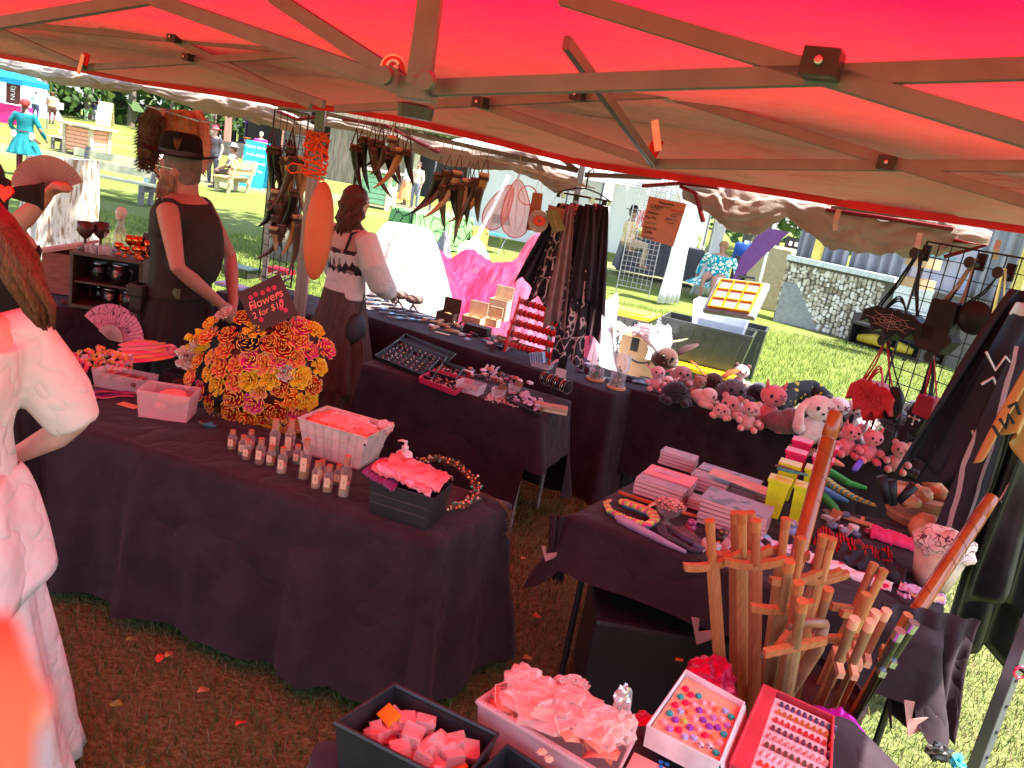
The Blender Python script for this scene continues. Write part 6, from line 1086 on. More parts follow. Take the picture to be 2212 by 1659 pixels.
# roses
RC=[('yellow',(.95,.62,.02),(.9,.6,.1)),('red',(.55,.01,.02),(.85,.45,.1)),('magenta',(.85,.02,.32),(.9,.5,.3)),('salmon',(.9,.16,.14),(.85,.5,.2)),('orange',(.95,.2,.01),(.9,.55,.1)),('peach',(.92,.34,.2),(.85,.6,.4)),('dark',(.05,.01,.06),(.85,.4,.1)),('pearl',(.75,.5,.45),(.7,.8,.7))]
def rose_mesh(nm,c,e,seed):
 rs=random.Random(seed);mb=MB()
 for ring,(n,r,op,h)in enumerate([(2,.005,.0,.036),(3,.011,.05,.038),(4,.018,.2,.037),(5,.025,.5,.034),(5,.031,.9,.029),(6,.035,1.25,.022)]):
  for k in range(n):
   a0=2*pi*(k+.5*(ring%2))/n+rs.uniform(-.2,.2);wd=2.4*pi/n*.7;vs=[]
   for j in range(4):
    v=j/3
    for i in range(5):
     u=i/4-.5;a=a0+u*wd*(1-.25*v);rad_=r*(.35+.65*v)+op*.012*v*v+.002*sin(i*5+ring+seed)*v;z=h*v*(1-.22*op*v)+(.003*cos(u*9+ring)if j==3 else 0);vs.append((rad_*cos(a),rad_*sin(a),z+.002*ring*0))
   o=len(mb.v);mb.v+=vs
   for j in range(3):
    for i in range(4):q=o+j*5+i;mb.f.append((q,q+1,q+6,q+5));mb.m.append(0)
   mb.tube([V3(q)for q in vs[15:20]],.0019,n=3,mi=1,caps=False)
 me=bpy.data.meshes.new('rose');me.from_pydata(mb.v,[],mb.f);me.materials.append(c);me.materials.append(e);me.polygons.foreach_set('material_index',mb.m);me.polygons.foreach_set('use_smooth',[True]*len(mb.f));return me
M_GOLD=mat('gold_foil',(1,.62,.06),rough=.2,metal=.25,var=.2,scale=60,spec=.8)
RM=[rose_mesh('rose',mat('petal_'+n,c,rough=.28,var=.2,scale=40,transl=.45,spec=.7),M_GOLD if i!=7 else mat('iri_foil',(.6,.8,.7),rough=.15,metal=.7),i)for i,(n,c,e)in enumerate(RC)]
vz=thing('flower_bucket','dark bucket that holds the foil rose bouquet','bucket',loc=S(565,905));pv=S(565,905);mb=MB();mb.lathe([(.055,0),(.075,.16),(.07,.16),(.05,.01)],18,c=pv);mb.build('bucket_wall',M_BLKP,vz,smooth=True)
cen=Q(558,815,pv.y-.0);rs=random.Random(11);cand=[]
outl=[(445,700),(470,690),(500,665),(540,690),(590,720),(640,700),(680,705),(705,750),(712,790),(690,840),(660,870),(650,920),(600,945),(540,945),(490,930),(430,890),(420,850),(405,780),(420,740)]
def inside(x,y,pl):
 c=False;n=len(pl)
 for i in range(n):
  x0,y0=pl[i];x1,y1=pl[(i+1)%n]
  if(y0>y)!=(y1>y)and x<(x1-x0)*(y-y0)/(y1-y0)+x0:c=not c
 return c
pos_=[]
for _ in range(6000):
 x=rs.uniform(390,715);y=rs.uniform(655,950)
 if not inside(x,y,outl):continue
 if all((x-a)**2+(y-b)**2>29**2 for a,b in pos_):pos_.append((x,y))
rose_n=0;desc={}
for x,y in pos_:
 u=(x-560)/155;v=(y-810)/150;q=1-u*u*.8-v*v*.6;Y=pv.y-.11*max(0,q);p=Q(x,y,Y);d=V3((u*.9,-1.0*max(.25,q+.2),-v*.9+.35)).normalized();c=rs.choices(range(8),weights=[5,6,6,5,3,3,.5,2.5]if y<850 else[3,9,5,3,3,2,.5,1.5])[0]
 o=bpy.data.objects.new('rose',RM[c]);col.objects.link(o);o.location=p-d*.012;o.rotation_euler=d.to_track_quat('Z','Y').to_euler();o.scale=([rs.uniform(.8,.92),rs.uniform(.96,1.1)][int(x*7+y)%2],)*3;side='left' if x<500 else 'right' if x>620 else 'middle';hgt='upper' if y<740 else 'lower' if y>860 else 'centre'
 tag(o,'%s %s foil rose in the %s %s of the bouquet, facing %s'%(['small','large'][int(x*7+y)%2],RC[c][0],hgt,side,['left','front','right'][0 if u<-.15 else 2 if u>.15 else 1]),'rose','foil roses in the big bouquet')
mb=MB();cq=Q(562,805,pv.y+.0);mb.ell((cq.x,cq.y,cq.z),(.215,.09,.20),18,12,jit=.06);mb.build('dark_backing',mat('core_dark',(.10,.02,.012),rough=.6,var=.6,scale=30),vz)  # dark body added behind the roses to darken the gaps between them
mb=MB()
for x,y in pos_[::2]:p=Q(x,y,pv.y);mb.tube([p,pv+V3((0,0,.14))],.002,n=4)
mb.build('stems',mat('stem',(.08,.12,.03)),vz,stuff=True)
for i,(x,y)in enumerate([(402,770),(425,735)]):
 o=bpy.data.objects.new('rose',RM[7-i*7]);col.objects.link(o);o.location=Q(x,y,pv.y);o.rotation_euler=(pi/2,0,.6);o.scale=(1.1,)*3;tag(o,('pearl foil rose sticking out left of the bouquet','yellow foil rose jutting above the left of the bouquet')[i],'rose','foil roses in the big bouquet')
# flower price sign
sp_=Q(579,656,pv.y-.09);sg_=thing('price_sign','dark square sign painted with pink flowers and a price for flowers','sign',loc=sp_);Ms=TV(sp_,0)@Matrix.Rotation(-.12,4,'X')@Matrix.Rotation(rad(-34),4,'Y');hs=.10
bx(sg_,'board',(0,0,0),(hs*2,.006,hs*1.85),Ms,mat('sign_dark',(.05,.008,.012),rough=.5));mpk=mat('paint_pink',(.5,.03,.1));mlt=mat('paint_coral',(.8,.22,.16))
for(a,b)in[(-.055,.052),(-.03,.056),(.0,.05),(.028,.052),(.054,.05),(-.06,.015),(.056,.02),(.058,-.012),(.045,-.04),(.058,-.055),(-.055,-.05)]:
 for k in range(5):t=k*1.257;mb=MB();mb.ell((a+.0062*cos(t),-.004,b+.0062*sin(t)),(.005,.0012,.005),7,4,M=Ms);mb.build('painted_petal',mpk,sg_)
Mt=Ms@T(0,-.0045,0,rx=pi/2);text('lettering','Flowers',.05,Mt@T(-.002,.018,0),mlt,sg_,shear=.2);text('lettering','2 for $10',.038,Mt@T(-.012,-.024,0),mlt,sg_,shear=.2)
# fans, garlands, boxes
fan('mauve paper fan printed with dark twigs standing open behind the bouquet',S(236,742),.07,.19,.12,2.7,22,TV(S(236,742),rz=-.1,rx=-.15,ry=.1,dz=.02),patmat('fan_mauve',(.5,.22,.3),(.1,.02,.05),16,'voronoi',thr=.025),mat('fan_rib2',(.4,.2,.2),rough=.4))
pm=MB();rs=random.Random(5);PCc=[(.75,.2,.12),(.8,.4,.1),(.45,.45,.6),(.6,.5,.1),(.7,.1,.2),(.75,.5,.45),(.3,.35,.1),(.3,.15,.1)]
for i in range(240):
 a=rs.random();x=150+135*a;y=812-rs.uniform(0,1)**.8*(95-60*abs(a-.45));p=S(x,808-.15*(808-y));dz=max(0,(808-y))*.0010;pm.ell((p.x,p.y,p.z+dz+.012),(rs.uniform(.006,.012),)*3,7,5,mi=rs.randrange(8))
o=one(pm,'flower_garlands',[mat('pom%d'%i,c,rough=.8)for i,c in enumerate(PCc)],'heap of tiny multicoloured flower and pompom headbands beside the mauve fan','garlands',stuff=False,smooth=True);o['kind']='stuff'
for i in range(5):
 c=[(.8,.1,.25),(.75,.5,.15),(.85,.15,.3),(.7,.45,.4),(.8,.2,.4)][i];p0,p1=S(258,790-6*i,.01+.008*i),S(365,775-5*i,.014+.009*i);d=p1-p0;s=V3((-d.y,d.x,0)).normalized();mb=MB();mb.grid(lambda u,v:p0+d*u+s*(v-.4)*(.03+.09*sin(u*2.4))+V3((0,0,.004*(round(v*12)%2))),10,12)
 one(mb,'folded_fan',mat('tiedye%d'%i,c,rough=.7,col2=[(.8,.35,.1),(.8,.15,.25),(.75,.6,.2),(.8,.3,.3),(.7,.5,.2)][i],scale=6,contrast=(.4,.6)),'%s tie dyed folded fan in the stack, %s from the bottom'%(['hot pink','mustard','rose','sandy','candy pink'][i],ORD[i]),'fan','stacked tie dyed fans',thick=.002)
fz=MB();leafobj_c=S(368,772,.03);fu=leafobj('feather_trim',leaves([(leafobj_c,(.03,.03,.03))],260,.014,np.random.RandomState(3)),[mat('pink_feather',(.75,.3,.35),rough=.9)],rs0);tag(fu,'pink feather trim at the end of the fan stack','feathers')
def openbox(label,p,w_,d,h,rz,m,cat='box',name='box',taper=.9,th=.003,rimr=0,z=None,rimm=None,lift=0):
 t_=thing(name,label,cat,loc=p,rz=rz);M=WM[t_.name];mb=MB();a,b=w_/2,d/2;mb.add([(-a*taper,-b*taper,0),(a*taper,-b*taper,0),(a*taper,b*taper,0),(-a*taper,b*taper,0),(-a,-b,h),(a,-b,h),(a,b,h),(-a,b,h)],[(0,3,2,1),(0,1,5,4),(1,2,6,5),(2,3,7,6),(3,0,4,7)],M=M);mb.build('walls',m,t_,thick=th)
 if rimr:mb=MB();mb.tube([(-a,-b,h),(a,-b,h),(a,b,h),(-a,b,h)],rimr,n=6,M=M,closed=True,ref=(0,0,1));mb.build('rim',rimm or m,t_)
 return t_,M
M_CLEAR=film('clear_box',(.8,.7,.7),.22);M_FROST=film('frosted_tub',(.8,.5,.5),.3,.3);M_CELLO=film('cellophane',(.9,.6,.55),.3,.08)
t_,M=openbox('clear plastic box of wrapped incense sticks beside the fans',S(270,840),.25,.12,.075,-.05,M_CLEAR,name='incense_box')
for i in range(9):mb=MB();mb.box((-.092+.022*i,0,.045),(.018,.10,.02),M@Matrix.Rotation(.25*sin(i*3),4,'Z'));one(mb,'incense_pack',mat('incense%d'%(i%3),[(.25,.1,.07),(.4,.22,.18),(.15,.06,.05)][i%3]),'brown incense pack, %s from the left in the clear box'%ORD[i],'packet',group='incense packs in the clear box')
t_,M=openbox('black wire basket with hexagon mesh left of the bouquet',S(385,838),.12,.09,.075,-.1,film('wire_mesh',(.03,.02,.02),.45),name='wire_basket',rimr=.002,rimm=M_WIRE)
mb=MB();mb.ell((0,0,.02),(.035,.028,.02),10,6,M=M,jit=.1);one(mb,'trinket_heap',mat('copper_bits',(.4,.15,.1),rough=.4,var=.5,scale=80),'copper coloured trinkets inside the small wire basket','trinkets')
t_,M=openbox('white translucent tub holding a pale pink bundle',S(362,898),.215,.15,.115,.12,M_FROST,name='plastic_tub',rimr=.004)
mb=MB();mb.ell((.02,.01,.08),(.065,.045,.035),14,9,M=M,jit=.12);mb.ell((-.03,0,.035),(.03,.03,.02),12,8,M=M,jit=.1);one(mb,'pink_bundle',mat('pink_bundle',(.75,.25,.2),rough=.8,bump=.6,bs=40),'soft pink bundle inside the translucent tub','bundle',smooth=True)
mb=MB();mb.ell(tuple(S(427,838,.018)),(.014,.014,.02),12,8);one(mb,'glass_ornament',mat('magenta_glass',(.5,.01,.2),rough=.08,spec=.9,iri=.8),'shiny magenta glass ornament at the left foot of the bouquet','ornament',smooth=True)
mb=MB();Mf=TV(S(452,926,.012),.05);mb.ell((0,0,0),(.032,.011,.010),14,8,M=Mf);mb.tube([(-.028,0,0),(-.045,0,.008)],[(.006,.004),(.012,.002)],n=6,M=Mf);mb.ell((.005,0,.01),(.012,.004,.006),8,5,M=Mf);one(mb,'fish_figure',mat('fish_teal',(.02,.12,.13),rough=.35,col2=(.5,.15,.03),scale=25,contrast=(.35,.4)),'small teal fish figure on the cloth left of the bottles','figurine',smooth=True)
mb=MB();mb.box((0,0,.001),(.09,.045,.002),TV(S(278,878),-.25));one(mb,'paper_card',mat('card_yellow',(.6,.35,.15)),'tan paper card lying left of the translucent tub','card')
bb=MB();rs=random.Random(6)
for k in range(5):
 pts=[]
 for i in range(22):f=i/21;x=285-85*min(1,f*2.0)+3*sin(i+k*2);y=848+3*k;p=S(x,y,.006)if f<.5 else None;
 top=[S(290-18*i,850+3*k+2*sin(i+k),.006+.002*sin(2*i+k))for i in range(6)];e=top[-1];fall=[e+V3((-.004+.003*sin(i*1.5+k),-.018-.003*k*.3,-.02*(i+1)))for i in range(int(9+k))];bb.tube(top+fall,.0042,n=5,mi=k%3)
one(bb,'braided_cord',[mat('cord_purple',(.2,.03,.2)),mat('cord_rose',(.5,.1,.15)),mat('cord_dark',(.06,.02,.08))],'purple and pink braided cord bundle hanging over the table edge','cord',smooth=True)
# corked bottles
M_GLASS=film('bottle_glass',(.6,.4,.34),.13,.05);M_CORK=mat('cork',(.42,.16,.09),rough=.9,bump=.4,bs=200);M_HERB=[mat('herb_a',(.35,.2,.06),var=.5,scale=200),mat('herb_b',(.08,.12,.03),var=.5,scale=200),mat('herb_c',(.5,.3,.2),var=.4,scale=200),mat('herb_d',(.3,.06,.05),var=.4,scale=200)]
M_LAB=mat('kraft_label',(.62,.42,.28),rough=.8)
bo=[(500,968,0),(523,980,0),(540,968,0),(560,1000,1),(583,1003,0),(589,985,2),(607,1020,1),(622,985,2),(655,1032,2),(640,1000,0),(681,1052,1),(692,1035,0),(706,1060,1),(728,1045,0),(741,1070,2),(532,990,0)]
bn=['cork topped','slim','wide shouldered']
for i,(x,y,k)in enumerate(bo):
 h,r=[(.070,.018),(.092,.019),(.14,.021)][k];p=S(x,y+3);t_=thing('corked_bottle','small %s glass vial, %s from the left in the front row of vials'%(['short','medium','tall labelled'][k],ORD[sorted(range(16),key=lambda q:bo[q][0]).index(i)]),'bottle',loc=p,rz=i,group='corked vials in front of the bouquet');M=WM[t_.name]
 mb=MB();mb.lathe([(0,0),(r,0),(r,h*.72),(r*.6,h*.84),(r*.66,h)],14,M=M);mb.build('glass',M_GLASS,t_,smooth=True);mb=MB();mb.lathe([(0,.002),(r*.85,.002),(r*.85,h*.38),(0,h*.42)],10,M=M);mb.build('herbs',M_HERB[i%4],t_);mb=MB();mb.lathe([(r*.5,h*.88),(r*.62,h*1.14),(0,h*1.14)],10,M=M);mb.build('cork',M_CORK,t_)
 ML_=TV(p,0);mb=MB();mb.box((0,-r-.0012,h*.45),(r*1.1,.001,h*.4),ML_);mb.build('label',M_LAB,t_);text('lettering',['rue','moss','sage','rose'][i%4],.0075,ML_@T(0,-r-.0022,h*.45,rx=pi/2)@Matrix.Rotation(pi/2,4,'Z'),ink,t_,thick=.0002)
# lined wire basket
bc=S(738,985);Mb=TV(bc,-.28);t_=thing('lined_basket','cream wire basket with white cloth liner right of the bouquet','basket',loc=bc,rz=-.28);M_CRW=mat('cream_wire',(.62,.5,.38),rough=.4,metal=.3);M_LIN=mat('linen',(.6,.48,.42),rough=.9,bump=.5,bs=30)
W0,D0,W1,D1,HB_=.125,.085,.155,.11,.15
mb=MB();mb.add([Mb@V3(q)for q in[(-W0,-D0,.003),(W0,-D0,.003),(W0,D0,.003),(-W0,D0,.003),(-W1,-D1,HB_),(W1,-D1,HB_),(W1,D1,HB_),(-W1,D1,HB_)]],[(0,3,2,1),(0,1,5,4),(1,2,6,5),(2,3,7,6),(3,0,4,7)]);mb.build('liner',M_LIN,t_,thick=.003)
def ringpt(f):w_=W0+(W1-W0)*f+.004;d=D0+(D1-D0)*f+.004;return[Mb@V3(q)for q in[(-w_,-d,HB_*f),(w_,-d,HB_*f),(w_,d,HB_*f),(-w_,d,HB_*f)]]
for f in(.0,.33,.66):mb=MB();mb.tube(ringpt(f),.0013,n=5,closed=True,ref=(0,0,1));mb.build('wire',M_CRW,t_)
mb=MB();mb.tube(ringpt(1.0),.0028,n=6,closed=True,ref=(0,0,1));mb.build('rim',M_CRW,t_)
for s in range(4):
 a,b=ringpt(0),ringpt(1)
 for k in range(1,8 if s%2==0 else 7):u=k/(8 if s%2==0 else 7);mb=MB();mb.tube([a[s].lerp(a[(s+1)%4],u),b[s].lerp(b[(s+1)%4],u)],.0012,n=5);mb.build('wire',M_CRW,t_)
mb=MB();mb.box(tuple((ringpt(.86)[1]+ringpt(.86)[0]*.0)),(.014,.012,.03));mb.build('snap_tab',M_LIN,t_);mb=MB();mb.ell(tuple(ringpt(.8)[1]+V3((0,-.008,0))),(.005,.003,.005),8,5);mb.build('snap',M_WIRE,t_)
M_SAL=mat('salmon_wrap',(.78,.2,.13),rough=.5,var=.2,scale=20,bump=.6,bs=30);rs=random.Random(8)
def crumple(p,r,seed,M=None,nu=16,nv=10,am=.25):
 mb=MB()
 def f(u,v):
  a=u*2*pi;b=(v-.5)*pi;d=V3((cos(b)*cos(a),cos(b)*sin(a),sin(b)));q=1+am*jn(d,2.4,seed)+am*.5*jn(d,6,seed+1);return V3(p)+V3((d.x*r[0],d.y*r[1],d.z*r[2]))*q
 mb.grid(f,nu,nv,M=M);return mb
for i in range(7):a=(i%3-1)*.09;b=(i//3-1)*.055;one(crumple((a,b,.13+.004*(i%2)),(.055,.045,.025),i,Mb),'wrapped_mask',M_SAL,'salmon item in clear wrap, %s in the lined basket'%ORD[i],'wrapped item','salmon items in the lined basket',smooth=True)
o=one(crumple((0,0,.142),(.135,.09,.025),40,Mb,30,14,.35),'clear_wrap',M_CELLO,'crinkled clear wrap over the salmon items in the lined basket','wrap');o2=one(crumple((.15,.06,.15),(.04,.02,.03),41,Mb,10,8,.5),'clear_wrap',M_CELLO,'corner of clear wrap poking out right of the lined basket','wrap')
# soap dispenser
p=S(870,1003);t_=thing('soap_dispenser','round pink white pump soap dispenser behind the black bin','dispenser',loc=p);M_SOAP=mat('soap_white',(.75,.62,.6),rough=.25,spec=.6)
mb=MB();mb.lathe([(.024,0),(.034,.008),(.039,.03),(.034,.05),(.016,.061),(.0,.062)],20,c=p);mb.build('bottle',M_SOAP,t_,smooth=True);mb=MB();mb.lathe([(.015,.06),(.015,.078),(.007,.081),(.007,.096),(0,.096)],14,c=p);mb.tube([p+V3((.006,0,.097)),p+V3((-.018,0,.101)),p+V3((-.034,0,.095))],[(.009,.006),(.007,.005),(.004,.004)],n=8);mb.build('pump',M_SOAP,t_,smooth=True)
# black bin with scarves
pb_=S(878,1112);t_,M=openbox('black plastic bin with slotted ends heaped with pink and purple cloths',pb_,.25,.165,.125,-.28,M_BLKP,'bin','storage_bin',rimr=.003,th=.004)
for z in(.045,.08):mb=MB();mb.box((0,-.078-.0075*z/.125,z),(.22,.002,.004),M);mb.build('groove_line',mat('edge_plastic',(.05,.045,.05),rough=.3),t_)
M_CP=mat('pink_silk',(.72,.2,.22),rough=.7,var=.25,scale=7,bump=.3,bs=30,transl=.15);M_CPU=mat('purple_silk',(.2,.03,.12),rough=.7,transl=.1)
def folded(label,M,c,w_,d,n,m,seed,h=.014,tilt=(0,0),wav=.008,name='folded_cloth',cat='cloth',group=None):
 mb=MB();mb.grid(lambda u,v:(c[0]+(u-.5)*w_+.004*jn((u*4,v*4,seed),1,seed),c[1]+(v-.5)*d,c[2]+h*sin(pi*min(1,max(0,v)))**.35*(1 if True else 0)+tilt[0]*(u-.5)+tilt[1]*(v-.5)+wav*jn((u*6,v*3,0),1.3,seed)+.002*sin(u*60)*(v<.08 or v>.92)),40,16,M=M);return one(mb,name,m,label,cat,group=group,smooth=True,thick=.003)
folded('purple hemmed cloth hanging out of the bin at its left',M@Matrix.Scale(1.5,4),(-.055,-.01,.088),.085,.12,3,M_CPU,3,h=.012,tilt=(-.02,0));folded('deep rose cloth in the middle of the bin heap',M@Matrix.Scale(1.5,4),(-.01,0,.096),.15,.11,3,mat('rose_silk',(.6,.13,.15),rough=.7,bump=.3),5,h=.014,tilt=(-.015,-.01));folded('pale pink cloth folded on top of the bin heap',M@Matrix.Scale(1.5,4),(.015,0,.11),.15,.085,3,M_CP,7,h=.016,tilt=(-.02,.005));folded('bright pink cloth edge along the front of the bin',M@Matrix.Scale(1.5,4),(0,-.035,.098),.145,.035,3,mat('bright_pink',(.85,.25,.33),rough=.7),9,h=.012,tilt=(-.03,0))
# twig garland with berries
g_=thing('twig_wreath','twig wreath with teal and coral berries trailing over the table corner','wreath',loc=S(990,1060));mb=MB();rs=random.Random(3);pth=[S(905,1015,.03),S(940,1008,.035),S(985,1020,.03),S(1020,1050,.02),S(1030,1080,.012),S(1000,1100,.01),S(960,1105,.01)]
def onp(f,pth):i=min(len(pth)-2,int(f*(len(pth)-1)));return V3(pth[i]).lerp(V3(pth[i+1]),f*(len(pth)-1)-i)
for k in range(26):o_=V3((rs.uniform(-.012,.012),rs.uniform(-.012,.012),rs.uniform(-.008,.012)));mb.tube([onp(i/12,pth)+o_+V3((rs.gauss(0,.006),rs.gauss(0,.006),rs.gauss(0,.004)))for i in range(13)],.0011,n=4)
tr=[S(1035,1070,.01),S(1070,1085,.008),S(1088,1098,.004)];e_=tr[-1];tr+=[e_+V3((.025,-.008,-.02)),e_+V3((.035,-.01,-.06)),e_+V3((.032,-.012,-.09)),e_+V3((.038,-.012,-.125))]
for k in range(7):mb.tube([onp(i/12,tr)+V3((rs.gauss(0,.004),rs.gauss(0,.004),rs.gauss(0,.002)))for i in range(13)],.001,n=4)
mb.build('twigs',mat('twig',(.12,.07,.03),rough=.9),g_)
bmx=[mat('berry_teal',(.05,.3,.22),rough=.4),mat('berry_coral',(.75,.15,.1),rough=.4),mat('berry_cream',(.8,.5,.35),rough=.4),mat('berry_yellow',(.75,.35,.03),rough=.4),mat('leaf_olive',(.12,.12,.04))]
for k in range(130):
 f=rs.random();q=onp(f,pth)+V3((rs.gauss(0,.012),rs.gauss(0,.012),rs.uniform(0,.018)));mb=MB();r=rs.uniform(.003,.0065);mb.ell(tuple(q),(r,r,r),6,4);mb.build('berry',bmx[rs.choice([0,0,1,1,2,2,3])],g_)
for k in range(90):
 q=onp(rs.random(),pth if k<45 else tr)+V3((rs.gauss(0,.01),rs.gauss(0,.01),rs.uniform(0,.01)));a=rs.uniform(0,6.3);d=V3((cos(a),sin(a),rs.uniform(-.3,.8)))*.014;s=V3((-sin(a),cos(a),0))*.004;mb=MB();mb.add([q,q+d*.5+s,q+d,q+d*.5-s],[(0,1,2,3)]);mb.build('leaf',bmx[4],g_)
# ================= near table with boxes
T5=[V3((-.08,.95,0)),V3((1.26,1.40,0)),V3((1.06,1.96,0)),V3((-.29,1.50,0))];drape(T5,TZ,.34,'dark table end nearest the camera carrying open display boxes',mcl=M_NAVY,seed=11,fold=.015,wr=.5)
def rimbox(label,cs,zt,h,m,cat='box',name='plastic_bin',rimm=None,tp=.88,rr=.006,th=.003):
 """open box from its four rim corners"""
 c4=[P(x,y,zt)for x,y in cs];c=sum(c4,V3())/4;t_=thing(name,label,cat,loc=(c.x,c.y,zt-h));lo=[c.lerp(q,tp)-V3((0,0,h))for q in c4];mb=MB();mb.add(lo+c4,[(0,3,2,1),(0,1,5,4),(1,2,6,5),(2,3,7,6),(3,0,4,7)]);mb.build('walls',m,t_,thick=th,bevel=.0)
 mb=MB();mb.tube(c4,rr,n=6,closed=True,ref=(0,0,1));mb.build('rim',rimm or m,t_);return t_,c4,lo,c
t_,c4,lo,c=rimbox('black open bin of clear ring boxes at the bottom of the picture',[(725,1562),(990,1700),(1075,1588),(852,1480)],.86,.115,M_BLKP)
for z in(.4,):mb=MB();mb.tube([c4[0].lerp(lo[0],z)+V3((-.003,0,0)),c4[3].lerp(lo[3],z)+V3((-.003,0,0))],.002,n=4);mb.build('moulded_line',M_BLKP,t_)
M_RB=film('ring_box',(.85,.5,.45),.35,.06);rs=random.Random(21)
cb=(lo[0]+lo[1]+lo[2]+lo[3])/4;ex=(c4[1]-c4[0])*.5;ey=(c4[3]-c4[0])*.5
for i in range(64):
 u,v=rs.uniform(-.78,.75),rs.uniform(-.75,.72);p=cb+ex*u*.9+ey*v*.9+V3((0,0,rs.uniform(.05,.095)));s_=rs.uniform(.026,.038);M=TV(p,rs.uniform(0,3),rs.uniform(-.5,.5),rs.uniform(-.5,.5));am=i in(9,23,50)
 t2=thing('ring_box',('amber tinted clear ring box glowing among the others' if am else '%s clear box with %s foam, %s, in the %s %s of the bin'%('larger' if s_>.032 else 'smaller',['coral','dusky','brown'][i%3],'tilted' if i%2 else 'flat','front' if v<0 else 'back','left' if u<-.25 else 'right' if u>.25 else 'middle')),'ring box',loc=p,group='clear ring boxes in the black bin');mb=MB();mb.box((0,0,0),(s_*1.2,s_,s_*.7),M);mb.build('shell',mat('amber_acrylic',(.85,.35,.02),rough=.1,spec=.9,transl=.3)if am else M_RB,t2,bevel=.0012)
 mb=MB();mb.box((0,0,-s_*.12),(s_*.95,s_*.75,s_*.28),M);mb.build('foam',mat('foam_pink',[(.7,.3,.26),(.5,.18,.16),(.25,.12,.12)][i%3])if 0 else mat('foam%d'%(i%3),[(.5,.2,.17),(.3,.1,.09),(.1,.05,.05)][i%3]),t2)
one(crumple(tuple(cb+ex*-.45+ey*-.1+V3((0,0,.07))),(.02,.02,.004),3),'foam_disc',mat('foam1',(.5,.18,.16)),'round dark pink ring holder lying left among the ring boxes','ring holder',smooth=True)
for i,(x,y)in enumerate([(1062,1530),(1105,1553),(1118,1560),(1170,1625),(1185,1640)]):one(crumple(tuple(P(x,y,.865)*1),(.009,.007,.006),i+50,am=.7),'popcorn_bit',mat('coral_bit',(.78,.42,.3),rough=.8),'knobbly coral coloured bit on the bin rim, %s from the left'%ORD[i],'decoration')
t_,c4,lo,c=rimbox('white translucent tub piled with salmon cat eared masks',[(1033,1515),(1325,1690),(1370,1595),(1130,1450)],.87,.125,M_FROST,rr=.008)
rs=random.Random(31);ex=(c4[1]-c4[0])*.5;ey=(c4[3]-c4[0])*.5;cc=c-V3((0,0,.02))
for i in range(15):
 u,v=rs.uniform(-.7,.7),rs.uniform(-.6,.6);p=cc+ex*u+ey*v+V3((0,0,.03*(1-u*u)+rs.uniform(-.01,.02)));M=TV(p,rs.uniform(-1,1),rs.uniform(-.6,.6),rs.uniform(-.5,.5));t2=thing('mask','salmon cat eared party mask, %s in the wrapped heap'%ORD[i],'mask',loc=p,group='salmon masks in the translucent tub')
 mb=MB();mb.grid(lambda a,b:((a-.5)*.075,(b-.5)*.05+.01*abs(a-.5),.018*cos((a-.5)*3)*cos((b-.5)*2.5)),12,8,M=M);
 for s in(-1,1):mb.add([(s*.012,.024,.012),(s*.034,.02,.006),(s*.027,.045,.008)],[(0,1,2)],M=M)
 mb.build('face',M_SAL,t2,smooth=True,thick=.002)
 for k in range(3):mb=MB();a=rs.uniform(0,6);mb.tube([M@V3((-.02+.015*k,-.005,.0195)),M@V3((-.02+.015*k+.008*cos(a),-.005+.008*sin(a),.0205)),M@V3((-.014+.015*k,.004,.0195))],.0009,n=4);mb.build('painted_sprig',M_KILT,t2)
 mb=MB();mb.tube([M@V3((-.037,0,0)),M@V3((-.045,.03,.02)),M@V3((-.01,.045,.03)),M@V3((.02,.04,.02))],.0012,n=4);mb.build('elastic',mat('elastic',(.75,.4,.35)),t2)
for i,(a,b,r,s2)in enumerate([(-.1,-.1,(.11,.07,.03),61),(.5,.2,(.06,.05,.03),62),(-.6,.3,(.05,.045,.03),63),(.75,.5,(.03,.02,.04),64),(-.2,1.0,(.04,.02,.025),65)]):
 p=cc+ex*a+ey*b+V3((0,0,.05));one(crumple(tuple(p),r,s2,None,24,14,.5),'clear_wrap',M_CELLO,'glossy clear wrap crumpled over the masks, %s piece'%ORD[i],'wrap')
one(crumple(tuple(P(1345,1510,.93)),(.02,.012,.035),77,am=.6),'wrapped_trinket',mat('foil_clear',(.6,.55,.55),rough=.15,metal=.6),'crinkled silver wrapped trinket at the right of the tub','wrapped item')
t_,c4,lo,c=rimbox('second black bin partly in view below the masks',[(1000,1700),(1160,1800),(1260,1720),(1095,1612)],.84,.09,M_BLKP)
# cube ring tray
pc=[(1398,1568),(1555,1648),(1607,1518),(1482,1448)]
t_,c4,lo,c=rimbox('white box of coloured dice rings set in peach foam',pc,.83,.055,mat('box_white',(.75,.68,.66),rough=.6),cat='ring tray',name='ring_tray',tp=.97,rr=.003);q=[c4[i].lerp(c,.06)-V3((0,0,.012))for i in range(4)]
mb=MB();mb.add(q+[a-V3((0,0,.03))for a in q],[(0,1,2,3),(0,4,5,1),(1,5,6,2),(2,6,7,3),(3,7,4,0)]);mb.build('foam_bed',mat('foam_peach',(.75,.42,.26),rough=.9),t_)
mb=MB();w4=[a+V3((.012,-.004,-.055))for a in c4];mb.add([c4[1]+V3((.004,0,-.005)),c4[2]+V3((.004,0,-.005)),c4[2]+V3((.02,-.004,-.052)),c4[1]+V3((.02,-.004,-.052))],[(0,1,2,3)]);mb.build('box_lid',mat('box_white',(.75,.68,.66)),t_,thick=.003)
